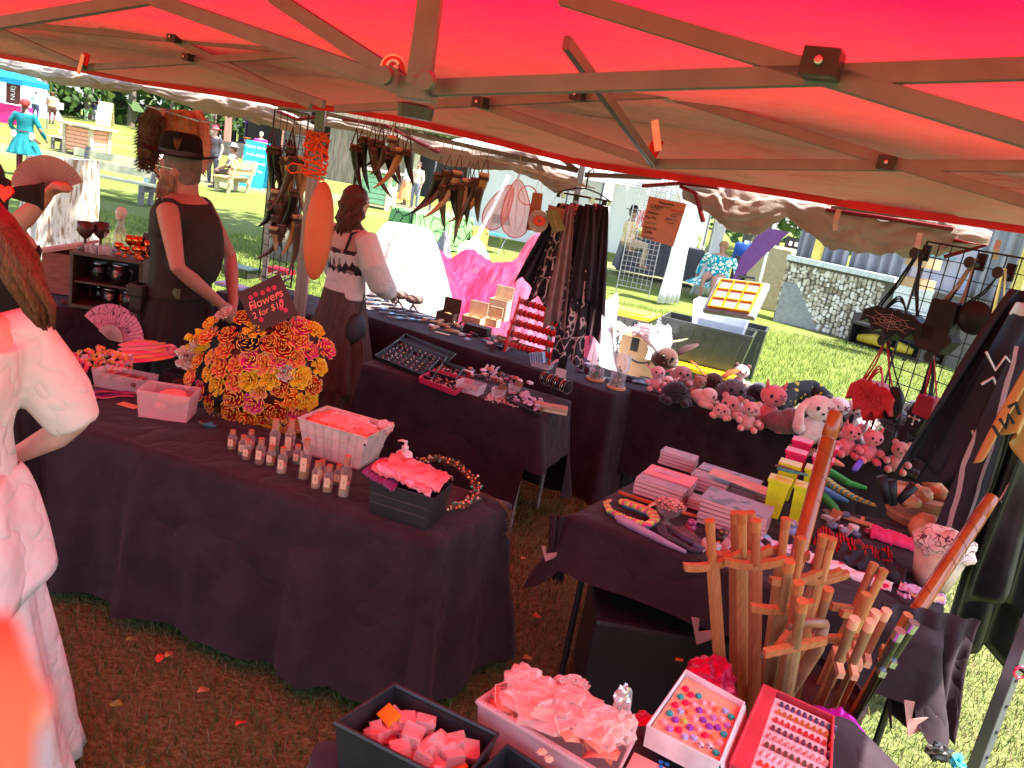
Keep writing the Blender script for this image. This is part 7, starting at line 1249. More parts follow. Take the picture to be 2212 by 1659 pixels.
DC=[('purple',(.25,.05,.4)),('crimson',(.65,.01,.08)),('blush',(.75,.4,.4)),('orange',(.75,.25,.1)),('lavender',(.4,.2,.5)),('sky blue',(.35,.45,.7)),('teal',(.02,.4,.35)),('lime',(.5,.55,.1)),('black marbled',(.3,.27,.27)),('white marbled',(.7,.6,.6))]
lay='ab.c.d.e.f/g.h.b.i.j/c.e.d.b.g/f.f.j.i.h/b.j.i.e.h/i.c.g.e.j/j.e.g.j.f/c.i.j.c.c'.split('/');dice=0;rs=random.Random(41);proto=None
for r in range(8):
 for k in range(5):
  u=.12+.78*(k+.5*(r%2)*.6)/5;v=.93-.86*r/7.4;p=(q[0].lerp(q[1],v)).lerp(q[3].lerp(q[2],v),u);
  ci=rs.randrange(10);key='dice_%d'%ci;m=mat(key,DC[ci][1],rough=.5)if ci<8 else patmat(key,DC[ci][1],(.03,.03,.05),160,'noise',thr=.55)
  mb=MB();M=TV(p,.5+rs.uniform(-.15,.15));mb.box((0,0,.004),(.0135,.0135,.011),M)
  one(mb,'dice_ring',m,'%s cube ring, %s row %s place in the peach foam'%(DC[ci][0],ORD[r],ORD[k]),'ring','cube rings in the peach foam tray',bevel=.0015)
# red frame ring tray
pr=[(1578,1650),(1790,1760),(1800,1548),(1650,1480)]
t_,c4,lo,c=rimbox('red framed tray of rows of little glass vials',pr,.825,.05,mat('red_card',(.5,.04,.06),rough=.6),cat='tray',name='vial_tray',tp=1.0,rr=.004);q=[c4[i].lerp(c,.10)-V3((0,0,.008))for i in range(4)]
b0=q[0].lerp(q[1],.0);mb=MB();mb.add(q,[(0,1,2,3)]);mb.build('white_bed',mat('bed_white',(.7,.55,.58),rough=.8),t_);mb=MB();a0,a1,a2,a3=c4[0],c4[0].lerp(c4[1],.2),c4[3].lerp(c4[2],.2),c4[3];mb.add([a+V3((0,0,-.002))for a in(a0,a1,a2,a3)],[(0,1,2,3)]);mb.build('side_panel',mat('red_card',(.5,.04,.06)),t_,thick=.004)
VC=[(.05,.05,.12),(.45,.12,.01),(.5,.01,.02),(.1,.02,.05),(.6,.3,.3),(.12,.05,.03),(.65,.55,.55),(.7,.05,.02)]
dr=(q[1]-q[0]);dc=(q[3]-q[0]);vial0=None
for k in range(10):
 for r in range(8):
  p=q[0]+dr*(.24+.72*k/9.5)+dc*(.93-.86*r/7.5);mb=MB();d1=dc.normalized();mb.tube([p-d1*.0085+V3((0,0,.004)),p+d1*.004+V3((0,0,.004))],.0052,n=7,mi=0);mb.tube([p+d1*.004+V3((0,0,.004)),p+d1*.009+V3((0,0,.004))],.004,n=7,mi=1)
  rowc=[0,1,2,3,4,5,6,7][r];one(mb,'glass_vial',[mat('vialc%d'%rowc,VC[rowc],rough=.2,var=.5,scale=150,spec=.8),mat('vial_cap',(.6,.45,.45),rough=.3)],'%s filled vial, %s in the %s column of the red tray'%(['navy','amber','blood red','plum','pale pink','brown','white speckled','scarlet'][rowc],ORD[r],ORD[k]),'vial','glass vials in the red tray')
mb=MB();mb.add([P(1370,1625,.76),P(1480,1680,.76),P(1440,1800,.76),P(1300,1760,.76)],[(0,1,2,3)]);o=one(mb,'paper_card',mat('card_pink',(.75,.35,.3)),'pink card with a blue clover mark at the bottom edge','card',thick=.001)
for k in range(3):mb=MB();p=P(1432+9*cos(k*2.1),1651+6*sin(k*2.1),.762);mb.lathe([(0,0),(.006,0),(.006,.0008),(0,.0008)],10,c=p);one(mb,'clover_lobe',mat('clover_blue',(.02,.2,.6)),'blue clover lobe %s on the pink card'%['left','right','top'][k],'print')
# purple metallic bags under the near table
M_MET=mat('metallic_purple',(.55,.01,.45),rough=.3,metal=.35,bump=1,bs=25,var=.3,scale=4);M_METR=mat('metallic_red',(.5,.005,.06),rough=.3,metal=.35,bump=1,bs=25,var=.4,scale=4)
for lb,cx,cy,Y,r,m,sd in[('shiny magenta cushion sticking out right of the near table',1800,1605,1.98,(.09,.10,.09),M_MET,3),('shiny red bag between the dice tray and the swords',1530,1480,2.1,(.08,.08,.08),M_METR,5),('dark red metallic bag behind the translucent tub',1395,1600,1.9,(.06,.07,.07),M_METR,7)]:one(crumple(tuple(Q(cx,cy,Y)),r,sd,None,40,22,.22),'cushion',m,lb,'cushion',smooth=True)
# ================= swords and staffs in the bin
bc=Q(1760,1520,2.36);BC=V3((bc.x-.06,2.36,0));t_=thing('trash_bin','dark green bin holding the wooden swords','bin',loc=BC);mb=MB();mb.capt=False;mb.lathe([(.15,0),(.185,.56)],28,c=BC);mb.build('wall',mat('bin_green',(.03,.035,.028),rough=.45),t_,smooth=True,thick=.006)
mb=MB();mb.capt=False;mb.lathe([(.186,.54),(.2,.54),(.2,.59),(.186,.59)],28,c=BC);mb.build('rim',mat('bin_rim',(.05,.012,.012),rough=.5),t_,smooth=True)
M_SW2=mat('sword_brown',(.24,.12,.055),rough=.4,var=.3,stretch=(6,6,.7),scale=8);M_KAT=mat('katana_black',(.02,.025,.015),rough=.15,spec=.8);M_PALE_LIT=mat('sword_pale_lit',(.66,.34,.2),rough=.5,var=.15)  # pale wood; on four swords it paints sunlight onto guards and pommels
def sword(label,top,Y,tip,m,gl=.16,gw=.085,curved=True,rh=.0135,bw=.02,blade=True,hl=.15,yaw=0,gm=None,cat='wooden sword'):
 a=Q(top[0],top[1],Y);b=BC+V3((tip[0],tip[1],.06));d=(b-a).normalized();t_=thing('sword',label,cat,loc=a,group='wooden swords in the bin');zc=-d;xc=(V3((1,.05,0))-zc*zc.x).normalized();M=Matrix.Translation(a)@Matrix((xc,zc.cross(xc),zc)).transposed().to_4x4()@Matrix.Rotation(yaw,4,'Z')
 mb=MB();mb.tube([(0,0,-.028),(0,0,-hl)],[rh,rh*.95],n=16,M=M);mb.build('grip',m,t_,smooth=False);mb=MB();mb.tube([(0,0,0),(0,0,-.034)],[rh*1.12,rh*1.06],n=18,M=M);mb.build('pommel',gm or m,t_)
 if gw:
  mb=MB();n=8
  for s in(-1,1):
   pts=[(s*gw*f,(f*f*.018 if curved else 0))for f in np.linspace(0,1,n)]
   out=[(x,-hl-.014+z)for x,z in pts]+[(x,-hl+.011+z-.002)for x,z in reversed(pts)];k=len(out);mb.add([(x,-.009,z)for x,z in out]+[(x,.009,z)for x,z in out],[tuple(range(k)),tuple(range(2*k-1,k-1,-1))]+[(i,k+i,k+(i+1)%k,(i+1)%k)for i in range(k)],M=M)
  mb.build('guard',gm or m,t_)
 if blade:
  L_=(b-a).length;out=[(-bw,-.001),(-bw*.35,-.006),(bw*.35,-.006),(bw,-.001),(bw,.001),(bw*.35,.006),(-bw*.35,.006),(-bw,.001)];mb=MB();n=8;mb.add([(x,y,-hl-.01)for x,y in out]+[(x,y,-L_+.03)for x,y in out]+[(x*.1,y,-L_)for x,y in out],[(i,(i+1)%n,n+(i+1)%n,n+i)for i in range(n)]+[(n+i,n+(i+1)%n,2*n+(i+1)%n,2*n+i)for i in range(n)],M=M);mb.build('blade',m,t_)
M_WD2=mat('sword_wood_red',(.33,.09,.04),rough=.4,var=.2,scale=10,stretch=(9,9,.6),bump=.25,bs=30);M_WD3=mat('sword_wood_gold',(.48,.2,.075),rough=.45,var=.2,scale=10,stretch=(9,9,.6),bump=.25,bs=30)
SWL=[((1533,1124),2.18,(-.12,-.04),0,'leftmost wooden sword with curved crossguard'),((1588,1107),2.30,(-.08,.05),0,'wooden sword standing behind the leftmost, darker grip'),((1603,1107),2.22,(-.06,.0),0,'wooden sword with round capped grip beside the leftmost pair'),((1622,1106),2.34,(-.05,.08),0,'wooden sword furthest back of the left group'),((1633,1124),2.16,(-.04,-.03),0,'wooden sword with wide curved guard in front of the left group'),((1698,1120),2.32,(-.02,.07),0,'tall wooden sword right of the left group'),((1732,1162),2.26,(.0,.05),0,'wooden sword just right of the long staff'),((1779,1157),2.30,(.02,.08),0,'left sword of the touching pair'),((1798,1163),2.30,(.03,.08),0,'right sword of the touching pair'),((1706,1212),2.0,(-.08,-.08),1,'brown gripped sword with square guard in front of the staff'),((1726,1258),1.98,(-.04,-.09),0,'wooden sword with slanted guard below the staff'),((1734,1298),1.9,(-.03,-.12),1,'front brown sword with broad square guard'),((1790,1272),2.1,(.0,-.02),1,'brown sword leaning right behind the cane'),((1889,1217),2.42,(.05,.08),0,'upper of the two right leaning swords by the long staff'),((1910,1230),2.4,(.06,.07),0,'lower of the two right leaning swords by the long staff'),((1872,1283),2.2,(.04,.02),0,'right leaning sword just above the lit guards'),((1847,1336),2.05,(.02,-.06),1,'brown sword over the sunlit guards'),((1882,1342),2.07,(.05,-.05),1,'pale topped sword second over the sunlit guards'),((1893,1322),2.12,(.07,-.02),1,'pale topped sword third over the sunlit guards'),((1916,1318),2.16,(.09,.0),0,'pale topped sword at the back of the sunlit guards'),((1962,1328),2.2,(.11,.02),0,'sunlit sword leaning furthest right')]
for i,(tp_,Y,tip,k,lb)in enumerate(SWL):sword(lb,tp_,Y,tip,[[M_WOOD,M_WD2,M_WD3][i%3],M_SW2][k],yaw=[.2,-.1,.1,0,-.05,.1,.3,.2,.25,.1,.9,.25,1.2,.2,.3,.2,1.45,1.4,1.35,1.3,1.2][i],curved=i<10,gm=M_PALE_LIT if i in(16,17,18,19)else M_WOOD,gw=.088 if i<16 else.05,hl=.15 if i<9 else.17)
for i,(tp_,lb)in enumerate([((1945,1362),'black gripped wooden katana with silver cap, nearer one'),((1975,1345),'black gripped wooden katana with silver cap, farther one')]):sword(lb,tp_,2.12+.05*i,(.12,-.02+.05*i),M_KAT,gw=.028,curved=False,yaw=1.4,gm=mat('katana_silver',(.5,.55,.6),rough=.2,metal=.9),rh=.0145)
def staff(label,top,Y,tip,name='staff'):
 a=Q(top[0],top[1],Y);b=tip;d=b-a;t_=thing(name,label,'staff',loc=a);R=d.to_track_quat('-Z','Y').to_matrix().to_4x4();M=Matrix.Translation(a)@R;L_=d.length;m=mat('staff_wood',(.38,.085,.018),rough=.22,col2=(.2,.04,.01),scale=6,stretch=(3,3,.6),spec=.6)
 mb=MB();mb.tube([(0,0,0),(0,0,-.006),(0,0,-.09),(0,0,-.095),(0,0,-.10),(0,0,-L_*.5),(0,0,-L_)],[.018,.025,.026,.021,.027,.026,.024],n=16,M=M);mb.build('shaft',m,t_,smooth=True)
 for k in range(5):mb=MB();z0=-.13-.09*k;mb.tube([(.0265*cos(t+k),.0265*sin(t+k),z0-.012*t)for t in np.linspace(0,5.5,12)],.0016,n=4,M=M);mb.build('spiral_cut',mat('cut_dark',(.1,.02,.005)),t_)
staff('tall polished orange staff with spiral cut rising to the plush toys',(1806,888),2.72,BC+V3((-.13,-.06,.1)));staff('polished orange staff leaning right past the pot',(2145,1072),2.9,BC+V3((.0,-.1,.1)))
t_=thing('cane','dark knotty cane with curved handle among the swords','cane',loc=Q(1760,1350,1.98));M_CN=mat('cane_wood',(.2,.08,.04),rough=.3,var=.5,bump=.6,bs=25);mb=MB();mb.tube([Q(1700,1358,1.95),Q(1712,1348,1.95),Q(1745,1343,1.97),Q(1785,1348,1.98)],[.010,.013,.014,.013],n=10);mb.build('handle',M_CN,t_,smooth=True);mb=MB();mb.tube([Q(1782,1348,1.98),Q(1765,1400,2.0),Q(1700,1500,2.08),BC+V3((-.1,-.05,.1))],[.013,.019,.02,.018],n=10);mb.build('shaft',M_CN,t_,smooth=True)
# ================= book and trinket table
T4=[P(1232,1112,TZ),P(1600,1228,TZ),P(2085,1290,TZ),P(1350,1018,TZ)];T4[2]=V3((1.98,3.0,0));T4[1]=V3((1.45,2.52,0));T4[3]=V3((.62,3.52,0));T4.insert(0,0);T4.pop(0)
T4=[V3((.30,2.98,0)),V3((1.55,2.43,0)),V3((2.12,3.62,0)),V3((.62,3.53,0))];drape(T4,TZ,.2,'short clothed table crowded with books, trinkets and clothing',seed=13,fold=.02,wr=.6,tips=.12,legs='b')
for i,(x,y,sx)in enumerate([(1178,1245,1),(1500,1400,1),(1990,1590,1)]):
 p=[Q(1185,1200,2.92),Q(1520,1370,2.5),Q(1985,1560,2.35)][i];mb=MB();s=[.035,.055,.07][i];mb.add([p+V3((-s,0,s)),p+V3((-s*.5,0,s)),p+V3((-s*.3,.01,0)),p+V3((s*.9,.02,.3*s)),p+V3((s*.9,.02,-.3*s)),p+V3((-s*.2,.01,-s*.9))],[(0,1,2,5),(2,3,4,5)]);one(mb,'cloth_hem',mat('hem_pink',(.45,.2,.18),rough=.9),'pale folded hem of the black cloth at its %s hanging corner'%['left','middle','right'][i],'cloth',thick=.003)
scarf(Q(1215,1115,2.98),Q(1200,1250,2.95),.10,.07,M_BLACK,'black cloth corner hanging at the left end of the book table','cloth',seed=3,tail=.02,amp=.015);scarf(Q(2010,1320,2.6),Q(1985,1560,2.45),.35,.22,M_BLACK,'black cloth corner hanging low by the sunlit grass','cloth',seed=6,amp=.03,tail=.04)
mb=MB();c=Q(1290,1240,3.1);one(crumple(tuple(c),(.09,.05,.03),4),'red_bundle',mat('red_bundle',(.5,.02,.02),rough=.7),'red bundle stored under the book table','bundle',smooth=True);mb=MB();mb.box((.85,3.0,.22),(.75,.4,.4),Matrix.Identity(4));one(mb,'storage_case',M_BLKP,'black storage case with orange tag under the book table','case',bevel=.02);mb=MB();mb.box((.82,2.79,.32),(.03,.004,.012));one(mb,'orange_tag',mat('tag_orange',(.8,.1,.02)),'small orange tag on the black case','tag')
M_PG=mat('page_pink',(.62,.36,.36),rough=.9,var=.1,stretch=(1,1,60),scale=8);M_CV=[mat('cover_slate',(.18,.17,.2),rough=.4,col2=(.4,.2,.22),scale=30,contrast=(.5,.7)),mat('cover_red',(.75,.10,.12),rough=.4),mat('cover_tan',(.6,.38,.28),rough=.6),mat('cover_print',(.3,.22,.27),rough=.4,col2=(.12,.1,.12),scale=14,contrast=(.4,.5))]
def books(x,y,w_,d,n,th,rz,cv,nm,z=0):
 p=S(x,y,z);w_*=1.45;d*=1.45;th*=1.4
 for i in range(n):
  M=TV(p+V3((random.uniform(-.003,.003),random.uniform(-.003,.003),th*i)),rz+random.uniform(-.03,.03));t_=thing('book','%s book, %s from the bottom of the %s'%(['slate','red','tan','printed'][cv if i==n-1 else 0],ORD[i],nm),'book',loc=M.translation,group='books stacked on the front table');bx(t_,'pages',(0,0,th/2),(w_*.98,d*.98,th*.8),M,M_PG);bx(t_,'cover',(0,0,th*.95),(w_,d,th*.1),M,M_CV[cv if i==n-1 else 0])
 return M@T(0,0,th*1.01)
ra_=-.42
books(1425,1075,.15,.09,4,.013,ra_,0,'stack nearest the bowl');Mr=books(1440,1062,.15,.1,5,.011,ra_,1,'red topped stack');bx(bpy.data.objects[[o.name for o in bpy.data.objects if o.name.startswith('book')][-1]],'label_panel',(-.02,.012,.001),(.11,.05,.001),Mr,mat('label_lilac',(.55,.4,.5)))
books(1462,1008,.12,.07,4,.012,ra_,0,'stack at the far left');books(1530,1060,.12,.08,4,.012,ra_,0,'stack beside the red topped one');books(1570,1055,.2,.09,4,.012,ra_,3,'long stack behind');books(1580,1138,.19,.12,6,.013,ra_,3,'big printed stack in front');books(1508,1098,.06,.06,3,.01,ra_,0,'low stack by the printed books');books(1640,1075,.13,.08,2,.012,ra_,0,'stack behind the tan folder')
mb=MB();mb.box((0,0,.09),(.27,.11,.003),TV(S(1585,1080),ra_,0,.06));one(mb,'folder',M_CV[2],'tan blank folder lying tilted on the long book stack','folder')
mb=MB();mb.tube([S(1335,1070,.01),S(1440,1105,.01),S(1600,1150,.01)],[.009,.009,.007],n=10);one(mb,'wand',mat('wand_orange',(.45,.1,.03),rough=.3),'orange wooden rod lying across the table under the books','rod',smooth=True)
mb=MB();mb.tube([S(1382,1122,.03),S(1405,1108,.035),S(1428,1090,.04)],[(.003,.001),(.009,.002),(.002,.001)],n=8);one(mb,'paper_knife',M_PALE_LIT,'pale leaf shaped wooden blade in front of the books','letter opener')
def scaly(label,path,r_,cols,n=30,cat='crochet animal',zz=.008,spike=.012,name='dragon_toy'):
 t_=thing(name,label,cat,loc=S(*path[0]));P3=[S(a,b,zz)for a,b in path];r=r_*1.35;spike=spike*1.4;mb=MB();L_=[onp(i/n,P3)for i in range(n+1)];mb.tube(L_,[r*(1-.6*(i/n)**2)for i in range(n+1)],n=8);mb.build('body',mat('%s_b'%cols[0][0],cols[0][1],rough=.8,bump=.7,bs=90),t_,smooth=True)
 for k,(nm,c)in enumerate(cols[1:]):
  mb=MB()
  for i in range(k,n,len(cols)-1):
   for a in(-1,0,1):q=L_[i];f=1-.6*(i/n)**2;mb.ell((q.x+a*r*.8*f,q.y+a*r*.3*f,q.z+r*.75*f),(spike*.5*f,spike*.35*f,spike*f*.6),6,4)
  mb.build('scales',mat('sc_%s'%nm,c,rough=.8),t_,stuff=True)
 return t_
scaly('rainbow crochet snake curled in a loop at the table corner',[(1345,1095),(1375,1105),(1405,1118),(1414,1133),(1395,1145),(1350,1130),(1315,1112),(1306,1095),(1318,1087)],.011,[('teal',(.05,.2,.25)),('yl',(.7,.6,.1)),('pk',(.75,.08,.2)),('lg',(.4,.5,.15))],44,spike=.016);scaly('grey violet crochet lizard with long tail along the table edge',[(1335,1128),(1360,1142),(1400,1162),(1440,1182),(1480,1200)],.010,[('violetgrey',(.25,.18,.28)),('vg2',(.4,.28,.38))],34);scaly('dark scaly crochet snake beside the glass bowl',[(1425,1150),(1430,1165),(1455,1178),(1490,1195),(1510,1200)],.010,[('blackish',(.03,.025,.035)),('dk2',(.06,.05,.06))],26);scaly('blue grey toy crocodile with brown head',[(1460,1155),(1480,1168),(1500,1178),(1530,1190)],.017,[('slateblue',(.1,.12,.2)),('brn',(.15,.09,.1))],20,name='crocodile_toy')
p=S(1437,1135);t_=thing('glass_bowl','stemmed glass bowl heaped with copper pink stones','bowl',loc=p);mb=MB();mb.capt=False;mb.lathe([(.04,0),(.011,.016),(.011,.03),(.045,.055),(.066,.10)],20,c=p);mb.build('glass',film('bowl_glass',(.3,.2,.2),.35,.05),t_,smooth=True);rs=random.Random(2);mb=MB()
for i in range(170):a=rs.uniform(0,6.3);r=.062*rs.random()**.5;mb.ell((p.x+r*cos(a),p.y+r*sin(a),p.z+.085+.025*(1-(r/.062)**2)+rs.uniform(-.003,.003)),(.006,.005,.004),5,4)
mb.build('stones',mat('stone_pink',(.6,.25,.2),rough=.25,var=.5,scale=120),t_,stuff=True)
def fig(label,x,y,s,c1,c2,name='figurine',h=1.3,Y=None):
 p=S(x,y);s*=1.5;t_=thing(name,label,'figurine',loc=p);mb=MB();mb.ell((p.x,p.y,p.z+s*.8),(s,s*.8,s*.85),12,8);mb.ell((p.x,p.y-s*.1,p.z+s*1.75),(s*.75,s*.7,s*.6),12,8);mb.build('body',mat('f_'+label[:9],c1,rough=.35),t_,smooth=True)
 for k in(-1,1):mb=MB();mb.ell((p.x+k*s*.4,p.y-s*.6,p.z+s*2.0),(s*.28,)*3,8,6);mb.build('eye',mat('f_eye'+label[:9],c2,rough=.2),t_,smooth=True)
 for k in(-1,1):mb=MB();mb.ell((p.x+k*s*.45,p.y-s*.7,p.z+s*.15),(s*.35,s*.4,s*.18),8,5);mb.build('foot',mat('f_foot',(.6,.2,.05)),t_,smooth=True)
fig('glossy plum frog figurine beside the printed books',1488,1152,.017,(.3,.03,.09),(.5,.1,.25));fig('dark owl figurine with orange feet behind the first sword',1555,1172,.016,(.05,.03,.02),(.3,.15,.05));fig('glass ball turtle figurine in front of the yellow bins',1705,1158,.02,(.3,.25,.4),(.5,.4,.2))
def minibin(x,y,z,m,cn,k,s=1.6):
 p=S(x,y,z);t_=thing('mini_bin','%s miniature wheelie bin, %s'%(cn,k),'mini bin',loc=p,rz=-.4,group='miniature wheelie bins');M=WM[t_.name];mb=MB();mb.box((0,0,.05*s),(.055*s,.05*s,.10*s),M,taper=.75);mb.build('bin',m,t_,bevel=.002);bx(t_,'lid',(0,0,.105*s),(.062*s,.058*s,.01*s),M,m,.002);bx(t_,'handle',(0,.033*s,.1*s),(.05*s,.008*s,.008*s),M,m)
M_YB=mat('bin_yellow',(.62,.68,.02),rough=.3);M_PB=mat('bin_pink',(.75,.02,.12),rough=.3)
for i,(x,y,z,m,c,k)in enumerate([(1665,1115,0,M_YB,'yellow','front left of the block'),(1720,1130,0,M_YB,'yellow','front right of the block'),(1685,1085,.02,M_YB,'yellow','second row left'),(1740,1098,.02,M_YB,'yellow','second row right'),(1698,1060,.03,M_PB,'hot pink','third row left'),(1755,1075,.03,M_PB,'hot pink','third row right'),(1710,1040,.045,M_PB,'hot pink','back row left'),(1765,1052,.045,M_PB,'hot pink','back row right')]):minibin(x,y,z,m,c,k)
scaly('striped teal and brown crochet raccoon lying on the yellow bins',[(1655,1100),(1680,1108),(1720,1118)],.008,[('stripe',(.05,.25,.25)),('brw',(.15,.08,.06))],14,zz=.20,name='raccoon_toy',spike=.008)
for i,(pth,cols,lb)in enumerate([([(1775,1040),(1800,1058),(1840,1080),(1890,1098)],[('ycy',(.5,.5,.12)),('cy',(.1,.45,.4)),('yl',(.7,.6,.1))],'yellow and turquoise crochet dragon lying in the dragon row'),([(1780,1020),(1830,1050),(1870,1060)],[('grn',(.01,.25,.06)),('gr2',(.05,.4,.1))],'emerald green crochet dragon behind the yellow one'),([(1765,1060),(1800,1078),(1830,1090)],[('bl',(.02,.15,.4)),('bl2',(.1,.35,.6))],'blue crochet dragon at the front of the dragon row'),([(1775,1080),(1800,1105),(1812,1118)],[('gn',(.03,.4,.06)),('gr2',(.05,.4,.1))],'small bright green crochet snake by the glass disc'),([(1845,1020),(1860,1000),(1885,995),(1900,1015)],[('pu',(.08,.03,.35)),('pu2',(.15,.08,.5))],'purple shaggy crochet dragon curled near the dark toys'),([(1790,1000),(1820,1012)],[('co',(.5,.1,.1)),('co2',(.6,.3,.2))],'coral crochet dragon at the left of the dragon row')]):scaly(lb,pth,.010,cols,24,spike=.018)
mb=MB();p=S(1795,1110);mb.lathe([(0,0),(.035,0),(.037,.004),(0,.003)],20,c=p);one(mb,'glass_disc',film('disc',(.3,.25,.25),.5),'clear glass disc lying by the green crochet snake','disc')
folded('striped black and cream shirt crumpled at the back of the front table',Matrix.Translation(V3()),tuple(S(1735,985,.01)),.16,.09,3,patmat('stripe_shirt',(.02,.02,.02),(.45,.33,.22),40,'wave',thr=.6),3,h=.03,wav=.02,cat='clothing')
# basket with leather goods, sandal, pot
p=S(1968,1125);t_=thing('wood_basket','woven wood basket full of tan leather pouches','basket',loc=p);mb=MB();mb.capt=False;mb.lathe([(.11,0),(.15,.14)],24,c=p);mb.build('wall',mat('basket_wood',(.4,.22,.13),rough=.7,var=.3,stretch=(1,1,12)),t_,thick=.004)
for z in(.04,.13):mb=MB();mb.capt=False;r=.11+.285*z;mb.lathe([(r+.003,z-.008),(r+.005,z+.008)],24,c=p);mb.build('hoop',mat('hoop_wood',(.5,.3,.18)),t_,thick=.002)
M_TAN2=mat('tan_leather',(.55,.27,.12),rough=.55,bump=.4,bs=50)
for i,(x,y,r,z)in enumerate([(1965,1100,.06,.15),(2010,1100,.06,.15),(1990,1080,.06,.17),(1945,1115,.05,.14),(2035,1105,.05,.13)]):one(crumple(tuple(S(x,y+30,z)),(r,r*.8,r*.6),i+90,am=.4),'leather_pouch',M_TAN2,'gathered tan leather pouch, %s in the wood basket'%ORD[i],'pouch','tan pouches in the wood basket',smooth=True)
one(crumple(tuple(S(1990,1165,.05)),(.07,.06,.065),97,am=.2),'leather_pouch',M_TAN2,'round tan drawstring pouch standing before the basket','pouch',smooth=True)
for i,(x0,y0,x1,y1)in enumerate([(1905,1030,1918,1085),(1925,1038,1930,1090),(1975,1048,1940,1085)]):mb=MB();mb.tube([Q(x0,y0,3.1),Q(x1,y1,3.1)],[.022,.015],n=10);one(mb,'knife_sheath',M_LB,'black leather sheath standing in the basket, %s'%['leftmost','middle one','slanting right'][i],'sheath',smooth=True)
mb=MB();Mk=TV(S(1850,1128),-.5);mb.box((0,0,.004),(.14,.05,.008),Mk);mb.tube([(.02,-.02,.005),(.02,0,.03),(.02,.02,.005)],[(.012,.003)]*3,n=4,M=Mk);one(mb,'leather_bracer',M_TAN2,'tan leather bracer with a silver buckle left of the basket','bracer',bevel=.002);mb=MB()
for a in(.4,-.4):mb.tube([(-.02-.015*cos(a),-.012*sin(a)*2,.01),(-.02+.015*cos(a),.012*sin(a)*2,.01)],.0015,n=5,M=Mk)
one(mb,'silver_clasp',M_STEEL,'silver crossed clasp on the tan bracer','clasp')
p=S(2010,1262);t_=thing('plant_pot','cream pot stuffed with a cloth printed with piglet faces','pot',loc=p);mb=MB();mb.lathe([(.07,0),(.10,.16),(.097,.16),(.065,.01)],24,c=p);mb.build('pot',mat('cream_pot',(.62,.47,.36),rough=.6),t_,smooth=True);crumple((p.x,p.y,p.z+.165),(.115,.10,.07),8,None,36,18,.22).build('printed_cloth',patmat('face_print',(.72,.55,.5),(.12,.05,.06),16,'voronoi',thr=.035),t_,smooth=True)
for i,(x,y,w_,d,m,lb,rz)in enumerate([(1840,1195,.2,.12,patmat('tartan',(.45,.01,.02),(.03,.01,.01),26,'wave',thr=.5),'red and black plaid cloth crumpled by the pot',-.4),(1880,1225,.17,.12,mat('charcoal_knit',(.03,.03,.035),rough=.9),'charcoal knitted cloth beside the plaid one',-.5),(1925,1170,.12,.08,mat('hot_pink_knit',(.75,.05,.2),rough=.8),'hot pink folded cloth with white trim left of the pot',-.4),(1915,1160,.1,.06,mat('white_knit',(.75,.72,.74)),'white folded cloth on the hot pink one',-.4),(1800,1230,.28,.05,patmat('ladybird',(.75,.6,.6),(.6,.02,.08),22,'spots',thr=.32),'white strip printed with ladybirds along the table edge',-.47),(1690,1190,.14,.05,patmat('confetti',(.7,.45,.6),(.1,.3,.6),40,'noise',thr=.6,third=(.7,.05,.1)),'pastel confetti printed strip behind the swords',-.35),(1760,1195,.16,.06,mat('black_knit',(.02,.015,.02)),'black garment folded behind the touching swords',-.4)]):folded(lb,TV(S(x,y),rz),(0,0,.004),w_*1.5,d*1.5,3,m,i+60,h=.016+.014*(i<3),wav=.012+.03*(i<2),cat='clothing')
scarf(S(1965,1290,.01),Q(2040,1480,2.62),.10,.09,patmat('lilac_print',(.62,.42,.62),(.75,.6,.3),12,'noise',thr=.62,third=(.75,.35,.5)),'lilac printed cloth draped over the table corner into the sun','clothing',seed=4,amp=.02,tail=.08);folded('top of the lilac printed cloth lying on the table',TV(S(1990,1285),-.45),(0,0,.004),.16,.08,3,patmat('lilac_print',(.6,.4,.6),(.7,.5,.2),12,'noise'),71,h=.01,cat='clothing')
mb=MB();p=Q(2062,1725,2.35);one(crumple(tuple(Q(2068,1645,2.2)),(.02,.02,.02),5,am=.7),'feather_puff',mat('cyan_fluff',(.05,.5,.6),rough=.8),'bright cyan feather puff at the lower right','feathers');one(crumple(tuple(Q(2028,1625,2.25)),(.035,.02,.03),6,am=.6),'plastic_bag',mat('black_bag',(.03,.03,.03),rough=.2),'black knotted plastic bag above the cyan puff','bag')
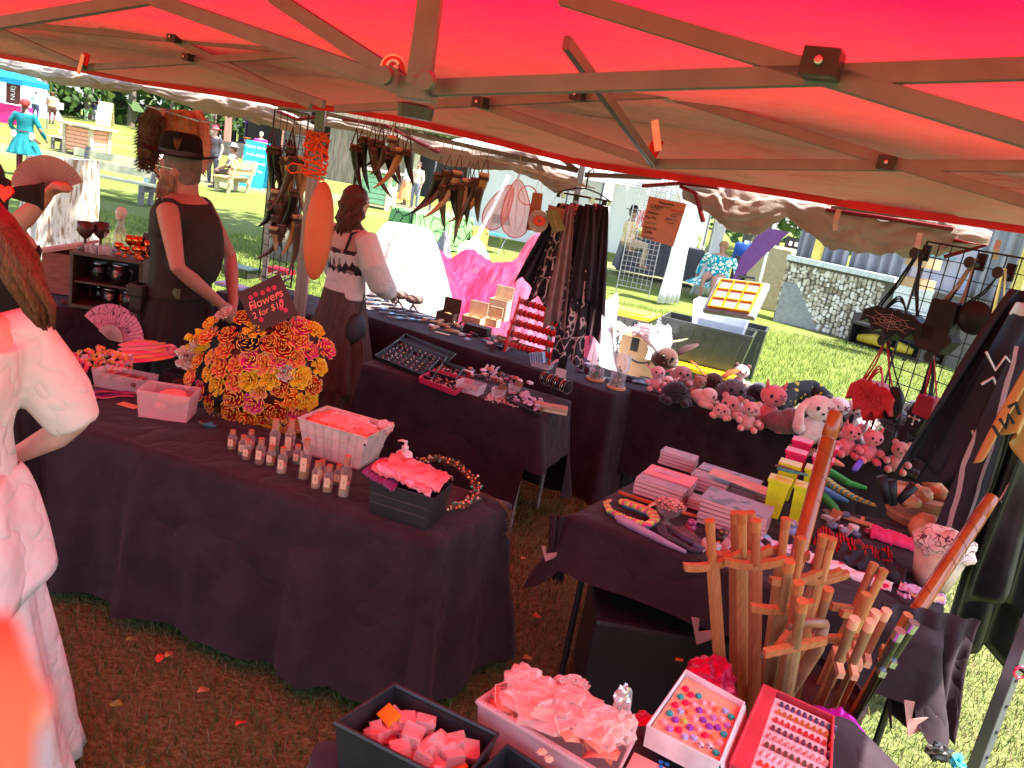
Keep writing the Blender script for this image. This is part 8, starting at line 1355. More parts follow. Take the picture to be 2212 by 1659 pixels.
# ================= plush toys
def fluff(mb,c,r,n,hl,seed,w_=.004):
 rs=random.Random(seed)
 for _ in range(n):d=V3((rs.gauss(0,1),rs.gauss(0,1),rs.gauss(0,1))).normalized();p=V3(c)+V3((d.x*r[0],d.y*r[1],d.z*r[2]))*.97;s=d.cross(V3((rs.random(),rs.random(),rs.random()))).normalized()*w_;mb.add([p-s,p+s,p+d*hl*rs.uniform(.5,1.2)+V3((0,0,-hl*.3))],[(0,1,2)])
def plush(label,x,y,s,c1,ears=None,ear_c=None,xeye=False,lie=False,limbs=True,fur=60,snout=None,c2=None,rz=0,extra=None,hx=0,belly=None,z=0):
 p=S(x,y,z);t_=thing('plush_toy',label,'plush toy',loc=p,rz=rz,group='plush toys along the far table');M=WM[t_.name]@Matrix.Scale(s*2.05,4);key='pl_'+label[:14];m=mat(key,c1,rough=.95,var=.12,scale=30,bump=.5,bs=90,sheen=.3);me_=mat(key+'e',ear_c or c1,rough=.95,bump=.4,bs=90)
 hc=V3((hx,-.15,.62 if lie else 1.35));bc_=V3((0,.15 if lie else 0,.42 if lie else.5));br=(.62,.75,.42)if lie else(.45,.4,.5);hr=(.5,.45,.42)
 mb=MB();mb.ell(bc_,br,16,11,M=M);mb.build('body',m,t_,smooth=True);mb=MB();mb.ell(hc,hr,18,12,M=M);mb.build('head',m,t_,smooth=True)
 if fur:mb=MB();fl_=.12 if fur>100 else.05;fluff(mb,bc_,br,fur,fl_,3,.02);fluff(mb,hc,hr,fur,fl_,4,.02);mb.v=[tuple(M@V3(v))for v in mb.v];mb.build('pile',m,t_,stuff=True)
 if limbs:
  for k in(-1,1):mb=MB();mb.ell((k*.55,-.25,.6 if not lie else.2),(.2,.34,.18),12,8,M=M);mb.build('arm',m,t_,smooth=True);mb=MB();mb.ell((k*.38,-.45,.18),(.2,.4,.18),12,8,M=M);mb.build('leg',me_ if c2 else m,t_,smooth=True)
 if ears:
  for k in(-1,1):
   mb=MB()
   if ears=='cat':mb.tube([hc+V3((k*.3,0,.3)),hc+V3((k*.38,0,.62))],[(.16,.08),(.02,.02)],n=10,M=M)
   elif ears=='flop':mb.tube([hc+V3((k*.42,0,.22)),hc+V3((k*.66,-.1,-.15)),hc+V3((k*.62,-.2,-.75)),hc+V3((k*.6,-.22,-.95))],[(.12,.07),(.19,.08),(.26,.1),(.12,.07)],n=12,M=M)
   elif ears=='round':mb.ell(hc+V3((k*.38,0,.35)),(.18,.08,.18),12,8,M=M)
   elif ears=='fin':mb.tube([hc+V3((k*.4,0,.1)),hc+V3((k*.8,.05,.3)),hc+V3((k*.95,.05,.5))],[(.14,.05),(.12,.05),(.02,.02)],n=8,M=M)
   elif ears=='wing':mb.tube([bc_+V3((k*.3,.1,.2)),bc_+V3((k*.95,.25,.7)),bc_+V3((k*1.35,.25,.9))],[(.2,.03),(.42,.03),(.15,.03)],n=12,M=M)
   mb.build('ear' if ears!='wing' else 'wing',me_,t_,smooth=True)
 mk_=mat('plush_eye',(.01,.01,.01),rough=.15);
 for k in(-1,1):
  mb=MB();e=hc+V3((k*.2,-.42,.06))
  if xeye and k==1:
   for a in(.785,-.785):mb.tube([e+V3((-.14*cos(a),0,-.14*sin(a))),e+V3((.14*cos(a),0,.14*sin(a)))],.035,n=5,M=M)
   mb.build('cross_eye',mat('cross_w',(.85,.85,.85))if sum(c1)<.3 else mat('cross_b',(.3,.12,.15)),t_)
  else:mb.ell(e,(.07,.04,.08),8,6,M=M);mb.build('eye',mk_,t_,smooth=True)
 mb=MB();sn=hc+V3((0,-.46,-.1));mb.ell(sn,(.06,.04,.04)if not snout else(.16,.2,.13),10,7,M=M);mb.build('snout' if snout else 'nose',mat(key+'s',snout,rough=.9)if snout else mk_,t_,smooth=True)
 if belly:mb=MB();mb.ell(bc_+V3((0,-.28,0)),(.3,.16,.34),12,8,M=M);mb.build('belly',mat(key+'b',belly,rough=.9),t_,smooth=True)
 if extra:extra(t_,M,hc,bc_)
 return t_
PK=(.72,.18,.2);CR_=(.7,.42,.36);BK=(.018,.015,.018)
def horn_x(t_,M,hc,b):mb=MB();mb.tube([hc+V3((0,-.1,.38)),hc+V3((0,-.12,.75))],[.09,.01],n=8,M=M);mb.build('horn',mat('rainbow_horn',(.5,.6,.5),rough=.4),t_)
def heart_x(t_,M,hc,b):mb=MB();hp_=[(.13*sin(t)**3,.01*(13*cos(t)-5*cos(2*t)-2*cos(3*t)-cos(4*t)))for t in np.linspace(0,2*pi,20)[:-1]];mb.prism(hp_,.0,.03,M=M@T(.6,-.34,hc.z-.75,rx=pi/2));mb.build('heart',mat('felt_heart',(.7,.02,.12)),t_)
def cap_x(t_,M,hc,b):mb=MB();mb.ell(hc+V3((0,.05,.28)),(.52,.45,.22),16,8,M=M);mb.build('dark_patch',mat('pl_cap',BK),t_,smooth=True)
plush('brown butterfly plush with spotted upright wing',1432,800,.085,(.07,.02,.015),'wing',(.05,.02,.02),lie=True,limbs=False);plush('pink axolotl plush with gill frills at the left',1412,845,.048,(.72,.35,.36),'fin',(.7,.2,.25));plush('fluffy dusty pink sloth plush behind the axolotl',1468,830,.065,(.42,.2,.2),None,lie=True,fur=160);plush('shaggy black plush hanging over the table edge',1455,872,.07,BK,None,lie=True,fur=320)
plush('dark orange butterfly plush with yellow dot',1535,845,.065,(.06,.015,.01),'wing',(.3,.06,.01),lie=True,limbs=False);plush('cream dinosaur plush beside the shaggy black one',1520,878,.06,(.72,.45,.38),None,lie=True,rz=.8);plush('grey silver furry plush mole',1575,872,.082,(.12,.09,.1),None,lie=True,fur=300,limbs=False);plush('dusty pink seal plush with open mouth on the edge',1575,898,.062,(.6,.3,.27),'round',(.6,.25,.25),lie=True,rz=-.5);plush('pale blushing owl faced plush at the back',1590,845,.055,(.72,.5,.48),'round',(.1,.05,.05));plush('charcoal suited plush behind the pink cat',1630,870,.07,(.03,.028,.04),None,lie=True)
plush('pink cat plush with cross stitched eye and black collar',1650,925,.078,PK,'cat',PK,xeye=True,belly=(.6,.2,.2));plush('small white cat faced plush behind the armadillo',1705,885,.05,(.8,.74,.72),'round',(.6,.3,.3),xeye=True)
plush('brown grey armadillo plush with ridged back',1690,938,.08,(.20,.10,.10),None,lie=True,limbs=False,rz=1.2,snout=(.15,.08,.08))
for i,(x,y,s,c,er,lb)in enumerate([(1438,838,.04,(.75,.5,.48),'fin','tiny white axolotl plush behind the pink one'),(1500,862,.045,(.35,.15,.1),'round','brown bear plush squeezed behind the shaggy black one'),(1555,905,.045,(.75,.4,.36),'cat','pale pink kitten plush lying before the silver mole'),(1610,930,.05,(.72,.35,.33),'round','blush bear plush at the feet of the pink cat'),(1725,915,.05,(.1,.08,.09),'cat','dark grey cat plush between armadillo and rabbit'),(1765,930,.05,(.65,.3,.3),'cat','rose pig plush behind the white rabbit'),(1850,935,.05,(.7,.5,.5),'round','off white mouse plush behind the unicorns'),(1925,935,.055,(.03,.03,.03),'cat','small black cat plush near the black rabbits'),(1990,1030,.06,(.03,.028,.03),'round','small black bear plush at the table end'),(1930,1020,.05,(.5,.2,.18),'round','tan pink paw plush below the grey rat')]):plush(lb,x,y,s,c,er,None,lie=i%2==0,xeye=i%3==0,rz=.4*sin(i*2))
def spotted(label,pth,r,m,Y):mb=MB();t_=thing('plush_toy',label,'plush toy',loc=S(*pth[0]),group='plush toys along the far table');P3=[S(a,b,z)for a,b,z in pth];mb.tube([onp(i/20,P3)for i in range(21)],[r*(.35+.65*sin(pi*min(1,.12+i/22)))for i in range(21)],n=14);mb.build('body',m,t_,smooth=True);[(lambda q:q.build('leg',m,t_,smooth=True))(MB().tube([P3[i],P3[i]+V3((dx,-.05,-.06))],[r*.35,r*.25],n=8))for i,dx in((1,-.03),(1,.04),(len(P3)-2,.05))]
spotted('black salamander plush with yellow blotches draped over the toys',[(1672,925,.08),(1690,905,.17),(1735,905,.2),(1775,925,.17),(1812,945,.09)],.075,patmat('salam',(.02,.02,.02),(.5,.4,.04),22,'noise',thr=.62),5)
plush('bee plush with yellow stripe by the salamander',1818,905,.06,(.05,.02,.02),'round',(.6,.4,.03),belly=(.65,.45,.03),lie=True);plush('white rabbit plush with long ear bearing a red heart',1745,960,.085,(.8,.68,.64),'flop',(.8,.7,.66),xeye=True,extra=heart_x);plush('white plush with crossed eye behind the rabbit',1790,940,.07,(.8,.7,.68),'flop',BK,xeye=True);plush('pale long eared plush behind the staff',1825,945,.07,(.68,.45,.45),'flop',(.75,.6,.6),xeye=True)
plush('pink unicorn plush with closed eyes, left one',1822,985,.055,(.75,.2,.24),'cat',(.75,.2,.24),extra=horn_x);plush('pink unicorn plush with rainbow horn, right one',1868,998,.055,(.75,.2,.22),'cat',(.75,.1,.12),extra=horn_x);plush('white faced plush with floppy black beret',1885,930,.075,(.85,.8,.78),None,xeye=True,extra=cap_x);plush('grey long snouted rat plush in a knitted scarf',1905,985,.085,(.12,.10,.11),'round',(.15,.12,.13),snout=(.06,.05,.06),fur=160)
plush('black rabbit plush with white cross eye at the back',1950,955,.08,BK,'flop',BK,xeye=True);plush('black rabbit plush with white cross eye in front',1965,1012,.09,BK,'flop',BK,xeye=True,extra=heart_x);plush('charcoal grey rabbit plush beside the black ones',2010,985,.085,(.05,.045,.05),'flop',(.06,.05,.055),xeye=True);plush('second charcoal rabbit plush partly behind the hanging cloth',2035,950,.07,(.05,.045,.05),'flop',(.05,.04,.05))
one(crumple(tuple(S(1368,825,.012)),(.10,.05,.02),4,am=.5),'folded_bag',patmat('bag_print',(.03,.03,.04),(.25,.4,.5),14,'noise',thr=.58),'folded dark bag with pale blue print left of the axolotl','bag')
for i,(x,y)in enumerate([(1285,822),(1330,840)]):
 p=S(x,y);t_=thing('glass_dome','glass dome with tiny garden on wooden base, %s one'%['left','right'][i],'glass dome',loc=p);mb=MB();mb.lathe([(0,0),(.064,0),(.064,.016),(0,.016)],24,c=p);mb.build('base',mat('dome_wood',(.6,.27,.14),rough=.5),t_,bevel=.002);mb=MB();mb.capt=False;mb.lathe([(.052,.013),(.052,.18),(.045,.215),(.024,.238),(0,.243)],20,c=p);mb.build('dome',film('dome_glass',(.8,.8,.82),.15,.05),t_,smooth=True);leafobj('moss',leaves([(p+V3((0,0,.035)),(.042,.036,.036)),(p+V3((0,0,.11)),(.015,.015,.05))],160,.011,rs0),[LM[1],LM[0],mat('tiny_bloom',(.6,.3,.25))],rs0,t_)
openbox('clear square display box behind the glass domes',S(1335,800),.14,.12,.12,-.3,film('dome_glass',(.8,.8,.82),.15),name='display_box',taper=.97)
# ================= jewellery tables
def tray(label,cs,h,m,bed=None,z=TZ,name='tray'):t_,c4,lo,c=rimbox(label,cs,z+h,h,m,'tray',name,tp=.95,rr=.004);q=[a.lerp(c,.04)+V3((0,0,.006))for a in lo];mb=MB();mb.add(q,[(0,1,2,3)]);mb.build('bed',bed or M_KILT,t_);return q
q=tray('black ring tray filled with rows of gemstone rings',[(810,768),(933,818),(965,772),(862,735)],.03,M_BLKP);rs=random.Random(5);RGm=[(mat('gem%d'%i,c,rough=.15,spec=.8),n)for i,(c,n)in enumerate([((.6,.25,.18),'rose gold'),((.7,.55,.45),'silver'),((.02,.2,.12),'emerald'),((.5,.1,.12),'garnet'),((.6,.4,.1),'amber')])]
for i in range(9):
 for j in range(6):
  p=q[0].lerp(q[1],.06+.88*i/8).lerp(q[3].lerp(q[2],.06+.88*i/8),.08+.84*j/5)+V3((rs.uniform(-.004,.004),rs.uniform(-.004,.004),.008));k=rs.randrange(5);t_=thing('gem_ring','%s ring, %s in %s column of the ring tray'%(RGm[k][1],ORD[j],ORD[i]),'ring',loc=p,rz=rs.uniform(-1,1),group='rings in the black ring tray');M=WM[t_.name]
  mb=MB();mb.tube([(.0085*cos(t),0,.0085*sin(t))for t in np.linspace(0,6.283,9)[:-1]],.0015,n=4,M=M,closed=True);mb.build('band',M_STEEL,t_);mb=MB();mb.ell((0,0,.011),(.006,.005,.004),6,4,M=M);mb.build('stone',RGm[k][0],t_)
def fill(label,q,n,r,ms,cat,z=.006,seed=0):
 rs=random.Random(seed);mb=MB()
 for _ in range(n):u,v=rs.uniform(.1,.9),rs.uniform(.1,.9);p=q[0].lerp(q[1],u).lerp(q[3].lerp(q[2],u),v);s=r*rs.uniform(.6,1.3);mb.ell((p.x,p.y,p.z+z+rs.uniform(0,r*1.5)),(s,s*.7,s*.6),5,4,mi=rs.randrange(len(ms)))
 o=one(mb,'charms',ms,label,cat);o['kind']='stuff'
mj=[mat('j_copper',(.5,.22,.15),rough=.3,metal=.4),mat('j_white',(.6,.5,.5),rough=.3),mat('j_dark',(.08,.05,.06),rough=.3),mat('j_rose',(.6,.2,.2),rough=.3),mat('j_blue',(.2,.3,.45),rough=.3)]
q=tray('second empty black tray behind the ring tray',[(850,742),(965,785),(985,765),(875,722)],.02,M_BLKP);q=tray('small black dish of silver charms right of the ring tray',[(925,800),(985,818),(1003,795),(948,778)],.035,M_BLKP);fill('heap of silver charms in the small black dish',q,70,.006,mj[:2],'charms');q=tray('pink lined black dish of mixed charms',[(905,815),(985,845),(1025,822),(940,798)],.03,mat('pink_lining',(.5,.02,.09),rough=.6));fill('mixed rosy charms in the pink lined dish',q,90,.006,[mj[0],mj[1],mj[3]],'charms')
t_,M=openbox('clear box crammed with brown trinkets on the jewellery table',S(1015,848),.15,.10,.06,-.35,M_CLEAR,name='clear_box');fill('brown trinkets heaped in the clear box',[M@V3(v)for v in[(-.06,-.04,.01),(.06,-.04,.01),(.06,.04,.01),(-.06,.04,.01)]],160,.008,[mj[0],mat('j_brown',(.3,.15,.07)),mj[2]],'trinkets',z=.01)
fill('tangle of dark chains lying behind the clear boxes',[S(1040,825),S(1110,840),S(1120,815),S(1060,800)],150,.006,[mj[2],mj[4],mj[0]],'chains',z=0);fill('pile of mixed bead strings along the front edge',[S(1035,866),S(1130,890),S(1135,868),S(1050,848)],220,.006,[mj[1],mj[3],mj[2],mj[1]],'beads',z=0,seed=2)
q=tray('black dish heaped with pale crystal stones',[(1095,862),(1165,895),(1182,868),(1130,845)],.025,M_BLKP);fill('pale lilac crystal stones in the black dish',q,70,.013,[mat('crystal',(.65,.5,.6),rough=.2,transl=.3)],'crystals',z=.015)
for i,(x,y)in enumerate([(1075,858),(1110,850)]):
 t_,M=openbox('open clear %s case holding brown cards'%['square','tilted'][i],S(x,y),.07,.06,.05,-.3+.2*i,M_CLEAR,name='card_case');mb=MB();mb.box((0,0,.045),(.05,.004,.07),M@Matrix.Rotation(.3,4,'Y'));one(mb,'card',mat('card_brown',(.2,.09,.06)),'brown jewellery card standing in the %s case'%['square','tilted'][i],'card')
Mw=TV(S(1188,890),-.02);t_=thing('wooden_box','flat weathered wooden box lying at the table corner','box',loc=S(1188,890));bx(t_,'base',(0,0,.009),(.19,.065,.018),Mw,M_TAN,.002);bx(t_,'lid',(0,0,.03),(.192,.067,.018),Mw,mat('grey_wood',(.42,.27,.18),rough=.8,var=.25,stretch=(1,8,8)),.002)
t_=thing('bracelet_roll','black bar on stand carrying a row of bangles at the table end','display',loc=S(1200,850));a,b=S(1168,838,.07),S(1225,862,.07);mb=MB();mb.tube([a,b],.032,n=14);mb.build('roll',M_KILT,t_,smooth=True);mb=MB();mb.box(tuple((a+b)/2-V3((0,0,.04))),(.03,.03,.07));mb.build('stand',M_KILT,t_)
for i in range(12):p=a.lerp(b,(i+.5)/12);d=(b-a).normalized();s,u=frame(d);mb=MB();rr=.036+.003*(i%3);mb.tube([p+(s*cos(t)+u*sin(t))*rr-V3((0,0,.003))for t in np.linspace(0,6.283,17)[:-1]],.0022+.001*(i%2),n=5,closed=True);one(mb,'bangle',[mj[0],M_STEEL,mj[2]][i%3],'%s bangle, %s from the left on the bracelet roll'%(['copper','steel','dark'][i%3],ORD[i]),'bangle','bangles on the roll')
# red bracelet rack
rk0=S(1150,775);M_VEL=mat('red_velvet',(.62,.004,.006),rough=.9,sheen=.5);t_=thing('bracelet_rack','bright red velvet rack with five rolls of leather bracelets','display rack',loc=rk0);yk=rk0.y
RL=[((1125,650),(1222,682)),((1115,672),(1213,702)),((1105,694),(1205,723)),((1098,718),(1196,746)),((1096,742),(1186,768))];L5=[(Q(a[0],a[1],yk+.22-.055*i),Q(b[0],b[1],yk+.02-.055*i))for i,(a,b)in enumerate(RL)]
for i,(a,b)in enumerate(L5):
 mb=MB();mb.tube([a,b],.022,n=14);mb.build('roll',M_VEL,t_,smooth=True);d=(b-a).normalized();s,u=frame(d);rs=random.Random(i)
 for k in range(9):p=a.lerp(b,.12+.76*k/8+rs.uniform(-.02,.02));mb=MB();w_=rs.uniform(.002,.007);mb.tube([p+(s*cos(t)+u*sin(t))*.0255 for t in np.linspace(0,6.283,13)[:-1]],[(w_,.0015)]*12,n=4,closed=True);one(mb,'bracelet',[M_LEA,M_LB,mat('brass',(.5,.3,.1),rough=.3,metal=.8)][rs.randrange(3)],'bracelet, %s from the left on the %s roll of the red rack'%(ORD[k],['top','second','middle','fourth','lowest'][i]),'bracelet','bracelets on the red rack')
for e in(0,1):mb=MB();tp_,lw_=L5[0][e],L5[4][e];dd=(L5[0][1]-L5[0][0]).normalized()*(.012 if e else-.012);o=V3((0,0,.03));mb.add([lw_+dd+V3((0,-.03,-.06)),lw_+dd+V3((0,-.03,.02)),tp_+dd+o,tp_+dd+V3((0,.05,.02)),V3((tp_.x,tp_.y+.05,TZ+.004))+dd],[(0,1,2,3,4)]);mb.build('side_panel',M_VEL,t_,thick=.012)
t_=thing('card_stack','row of blue edged slim boxes in a clear stand','box set',loc=S(1170,775))
for i in range(6):mb=MB();mb.box((.0+.018*i,0,.05),(.008,.05,.075),TV(S(1150,790),-.4,0,-.3));mb.build('slim_box',mat('pale_blue',(.25,.45,.6),rough=.5)if i%1==0 else M_WHITE,t_,bevel=.001)
openbox('clear acrylic stand under the blue edged boxes',S(1170,795),.14,.08,.035,-.4,M_CLEAR,name='stand');mb=MB();mb.box((0,.02,.05),(.06,.01,.10),TV(S(1210,800),-.4));one(mb,'black_stand',M_KILT,'small black velvet stand right of the blue boxes','stand');mb=MB();mb.box((0,0,.008),(.09,.07,.016),TV(S(1205,822),-.3));mb.box((0,.04,.04),(.07,.01,.06),TV(S(1205,822),-.3));one(mb,'jewel_box',mat('white_jewel',(.6,.5,.5),rough=.5),'open white jewellery box behind the bangle roll','box',bevel=.004)
t_=thing('rope_coil','coil of tan braided leather rope on the back table','rope',loc=S(1095,755));mb=MB();rs=random.Random(3);c=S(1095,748,.02)
for k in range(5):mb.tube([c+V3(((.055+.008*k)*cos(t+k),.045*sin(t+k),.008*k+.012*sin(2*t+k)))for t in np.linspace(0,6.1,16)],.007,n=6)
mb.build('coil',mat('braid_tan',(.3,.14,.08),rough=.6,bump=.8,bs=90),t_,smooth=True,stuff=False)
for i,(x,y,w_,d,h,rz,lb)in enumerate([(1022,700,.13,.11,.05,-.3,'open pale wooden box holding dark trinkets'),(1062,705,.09,.07,.05,-.35,'small closed wooden box in front of the upright one'),(1075,690,.13,.10,.14,-.3,'tall wooden box with raised lid'),(965,695,.12,.10,.06,-.3,'dark box with open lid beside the antler handles')]):
 w_*=1.25;d*=1.2;h*=1.25;t_,M=openbox(lb,S(x,y),w_,d,h,rz,M_BONE if i<3 else M_LEA,name='wooden_box',taper=1,rimr=.002);bx(t_,'lid',(0,d/2+.01,h+.05),(w_,.008,d),M,M_BONE if i<3 else M_LEA,.001);one(crumple((0,0,h*.7),(w_*.3,d*.3,.02),i,M),'trinkets',mat('j_brown',(.3,.15,.07)),'dark trinkets inside the %s'%lb,'trinkets')
for i in range(6):mb=MB();mb.box((0,0,.006+.011*i),(.2,.1,.009),TV(S(1030,722),-.35+.04*sin(i*2)));one(mb,'notebook',M_LEA if i%2 else M_LB,'thin %s notebook, %s from the bottom of its stack'%(['black','brown'][i%2],ORD[i]),'notebook','notebooks on the back table')
mb=MB();mb.box((0,0,.0),(.022,.001,.035),TV(S(940,762,-.03),-.4));one(mb,'price_tag',M_WHITE,'white price tag hanging from the back table edge','tag');mb=MB();mb.box((0,0,.003),(.12,.035,.004),TV(S(955,722),-.35));one(mb,'slat',M_BONE,'pale flat wooden slat at the back table edge','board')
M_BLD=mat('blade_blue',(.25,.33,.4),rough=.25,metal=.6,var=.2);kn=[(800,652),(815,645),(812,662),(832,655),(828,672),(848,664),(845,682),(865,672),(862,692),(882,682),(888,694),(905,690)]
for i,(x,y)in enumerate(kn):
 p=S(x,y,.006);t_=thing('knife','fixed blade knife with %s handle, %s from the left of the back table'%(['blue grey','dark'][i%2],ORD[i]),'knife',loc=p,rz=.42+.08*sin(i),group='knives laid on the back table');M=WM[t_.name]@Matrix.Scale(1.4,4);mb=MB();mb.tube([(-.07,0,.006),(-.02,0,.006),(.02,0,.006)],[(.012,.007),(.014,.008),(.01,.007)],n=8,M=M);mb.build('handle',M_BLD if i%2==0 else mat('knife_dark',(.08,.08,.1),rough=.3),t_,smooth=True);mb=MB();mb.tube([(.02,0,.006),(.09,.002,.006),(.125,.006,.006)],[(.014,.002),(.014,.002),(.001,.001)],n=6,M=M);mb.build('blade',M_BLD,t_)
for i,(x,y)in enumerate([(925,690),(940,705),(960,700),(975,712),(950,690),(985,700)]):mb=MB();M=TV(S(x,y+8,.012),.3+i);mb.tube([(-.06,0,0),(0,.006,.006),(.06,0,.0)],[.012,.015,.010],n=8,M=M);one(mb,'carved_antler',mat('antler_tan',(.5,.28,.16),rough=.5,var=.3),'pale antler handled tool, %s in the cluster behind the boxes'%ORD[i],'tool','antler handled tools',smooth=True)
for i,(x,y)in enumerate([(830,628),(858,645),(890,655)]):
 p=S(x,y+18);t_=thing('antler_stand','antler burr mounted on a forked stand, %s one'%['left','middle','right'][i],'antler stand',loc=p);mb=MB();mb.ell((p.x,p.y,p.z+.10),(.085,.06,.035),14,8,jit=.12);mb.build('antler_burr',mat('antler_grey',(.2,.13,.11),rough=.9,bump=1,bs=60),t_,smooth=True)
 for a in(0,2.1,4.2):mb=MB();mb.tube([p+V3((.05*cos(a),.04*sin(a),0)),p+V3((.0,0,.05)),p+V3((.01,0,.09))],[.007,.009,.01],n=6);mb.build('prong',mat('antler_brown',(.12,.05,.03),rough=.5),t_)
# ================= mug table at the left
T7=quad((-3.3,4.25),(-2.15,5.35),.8);drape(T7,TZ,.72,'side table under dark cloth crowded with mugs and goblets',seed=15,fold=.02,wr=.7);drape(quad((-2.35,6.05),(-1.45,5.75),.7),TZ,.72,'side table behind the man covered with knives and cases',mcl=M_NAVY,seed=16,fold=.02,wr=.6)
cb_=Q(250,600,5.0);CBx=V3((cb_.x,5.0,TZ+.004));t_=thing('cabinet','brown open fronted cabinet box holding skull mugs','cabinet',loc=CBx,rz=.15);M=WM[t_.name];M_CAB=mat('cabinet_brown',(.07,.045,.035),rough=.5)
for nm,c,d in[('side_panel',(-.2,0,.16),(.02,.34,.33)),('side_panel',(.2,0,.16),(.02,.34,.33)),('top_board',(0,0,.335),(.42,.36,.02)),('bottom_board',(0,0,.01),(.42,.34,.02)),('back_board',(0,.165,.17),(.38,.01,.3)),('shelf',(0,.0,.16),(.38,.32,.012))]:bx(t_,nm,c,d,M,M_CAB,.002)
def goblet(label,p,h,r,m,name='goblet',emb=None,handles=False,grp=None):
 t_=thing(name,label,'goblet' if name=='goblet' else 'cup',loc=p,group=grp);mb=MB();mb.lathe([(r*.75,0),(r*.7,h*.05),(r*.18,h*.12),(r*.16,h*.4),(r*.6,h*.5),(r,h*.68),(r*.97,h),(r*.9,h),(r*.9,h*.7),(0,h*.55)],18,c=p);mb.build('cup',m,t_,smooth=True)
 if handles:mb=MB();mb.tube([p+V3((r,0,h*.9)),p+V3((r*1.5,0,h*.8)),p+V3((r,0,h*.62))],r*.1,n=6);mb.build('handle',m,t_)
M_DG=mat('pewter_red',(.1,.045,.04),rough=.35,metal=.5,bump=1,bs=40);M_COP=mat('copper',(.75,.25,.06),rough=.18,metal=.95);M_CG=film('clear_glass',(.75,.68,.7),.2,.03)
ct_=CBx+V3((0,0,.346));M0=T(ct_.x,ct_.y,ct_.z,.15);tp=lambda x,y:M0@V3((x,y,0))
goblet('large dark carved goblet, left front of the cabinet top',tp(-.16,-.08),.17,.05,M_DG);goblet('second dark carved goblet set behind the first',tp(-.1,.0),.17,.05,M_DG)
for i,(x,y,h,r)in enumerate([(.03,-.06,.07,.028),(.08,-.1,.06,.026),(.06,.05,.11,.032),(.1,.06,.11,.032),(.13,-.05,.06,.03),(.17,-.1,.075,.03),(.12,.02,.06,.028),(.17,.02,.10,.018)]):goblet('shiny copper cup, %s from the left on the cabinet'%ORD[i],tp(x,y),h,r,M_COP,'cup',handles=i in(5,),grp='copper cups on the cabinet')
for i,(x,y,h)in enumerate([(-.06,-.1,.05),(-.02,-.12,.05),(-.09,-.14,.05),(.0,-.14,.05),(-.04,-.15,.05),(-.05,-.03,.12),(.0,.02,.12),(-.12,-.14,.05)]):mb=MB();mb.capt=False;mb.lathe([(0,0),(.017,0),(.019,h)],14,c=tp(x,y));one(mb,'shot_glass',M_CG,'clear %s glass, %s in the cluster on the cabinet'%(['shot','tall'][h>.1],ORD[i]),'glass','clear glasses on the cabinet',smooth=True)
p=tp(-.02,.1);t_=thing('skull_decanter','clear glass decanter with skull shaped stopper','decanter',loc=p);mb=MB();mb.lathe([(.04,0),(.045,.02),(.042,.1),(.02,.16),(.02,.2)],18,c=p);mb.build('bottle',M_CG,t_,smooth=True);mb=MB();mb.ell(tuple(p+V3((0,0,.235))),(.035,.04,.038),12,9);mb.ell(tuple(p+V3((0,-.02,.205))),(.022,.022,.02),10,7);mb.build('skull_stopper',film('skull_glass',(.8,.7,.6),.5),t_,smooth=True)
mb=MB();mb.lathe([(.03,0),(.04,.08),(.02,.14)],6,c=tp(.14,.1));one(mb,'black_flask',M_BLKP,'black angular flask behind the copper cups','flask')
M_MUG=mat('black_mug',(.015,.012,.012),rough=.2,spec=.7,bump=.6,bs=50);M_MBR=mat('bronze_mug',(.13,.045,.03),rough=.3,metal=.5,bump=.8,bs=60);M_MW=mat('wood_mug',(.35,.15,.09),rough=.5)
def mug(label,p,h,r,m,rz=0,skull=True):
 t_=thing('mug',label,'mug',loc=p,rz=rz,group='mugs on the side table');M=WM[t_.name];mb=MB();mb.lathe([(r,0),(r*1.03,h*.5),(r*.97,h),(r*.86,h),(r*.86,h*.1),(0,h*.1)],18,M=M);mb.build('cup',m,t_,smooth=True);mb=MB();mb.tube([(r*.95,0,h*.85),(r*1.6,0,h*.75),(r*1.6,0,h*.35),(r*.95,0,h*.2)],r*.13,n=6,M=M);mb.build('handle',m,t_,smooth=True);mb=MB();mb.lathe([(r*.99,h*.93),(r*1.0,h*1.01),(r*.86,h*1.01)],18,M=M);mb.build('steel_rim',M_STEEL,t_,smooth=True)
 if skull:
  mb=MB();mb.ell((0,-r,h*.6),(r*.4,r*.2,r*.4),10,7,M=M);mb.ell((0,-r,h*.6-r*.4),(r*.25,r*.15,r*.2),8,6,M=M);mb.build('skull',mat('skull_bone',(.45,.25,.22),rough=.4),t_,smooth=True)
  for k in(-1,1):mb=MB();mb.ell((k*r*.16,-r*1.18,h*.6),(r*.09,r*.04,r*.1),6,4,M=M);mb.build('eye_socket',M_KILT,t_)
mm=lambda x,y,z:M0@V3((x,y,z-.346))
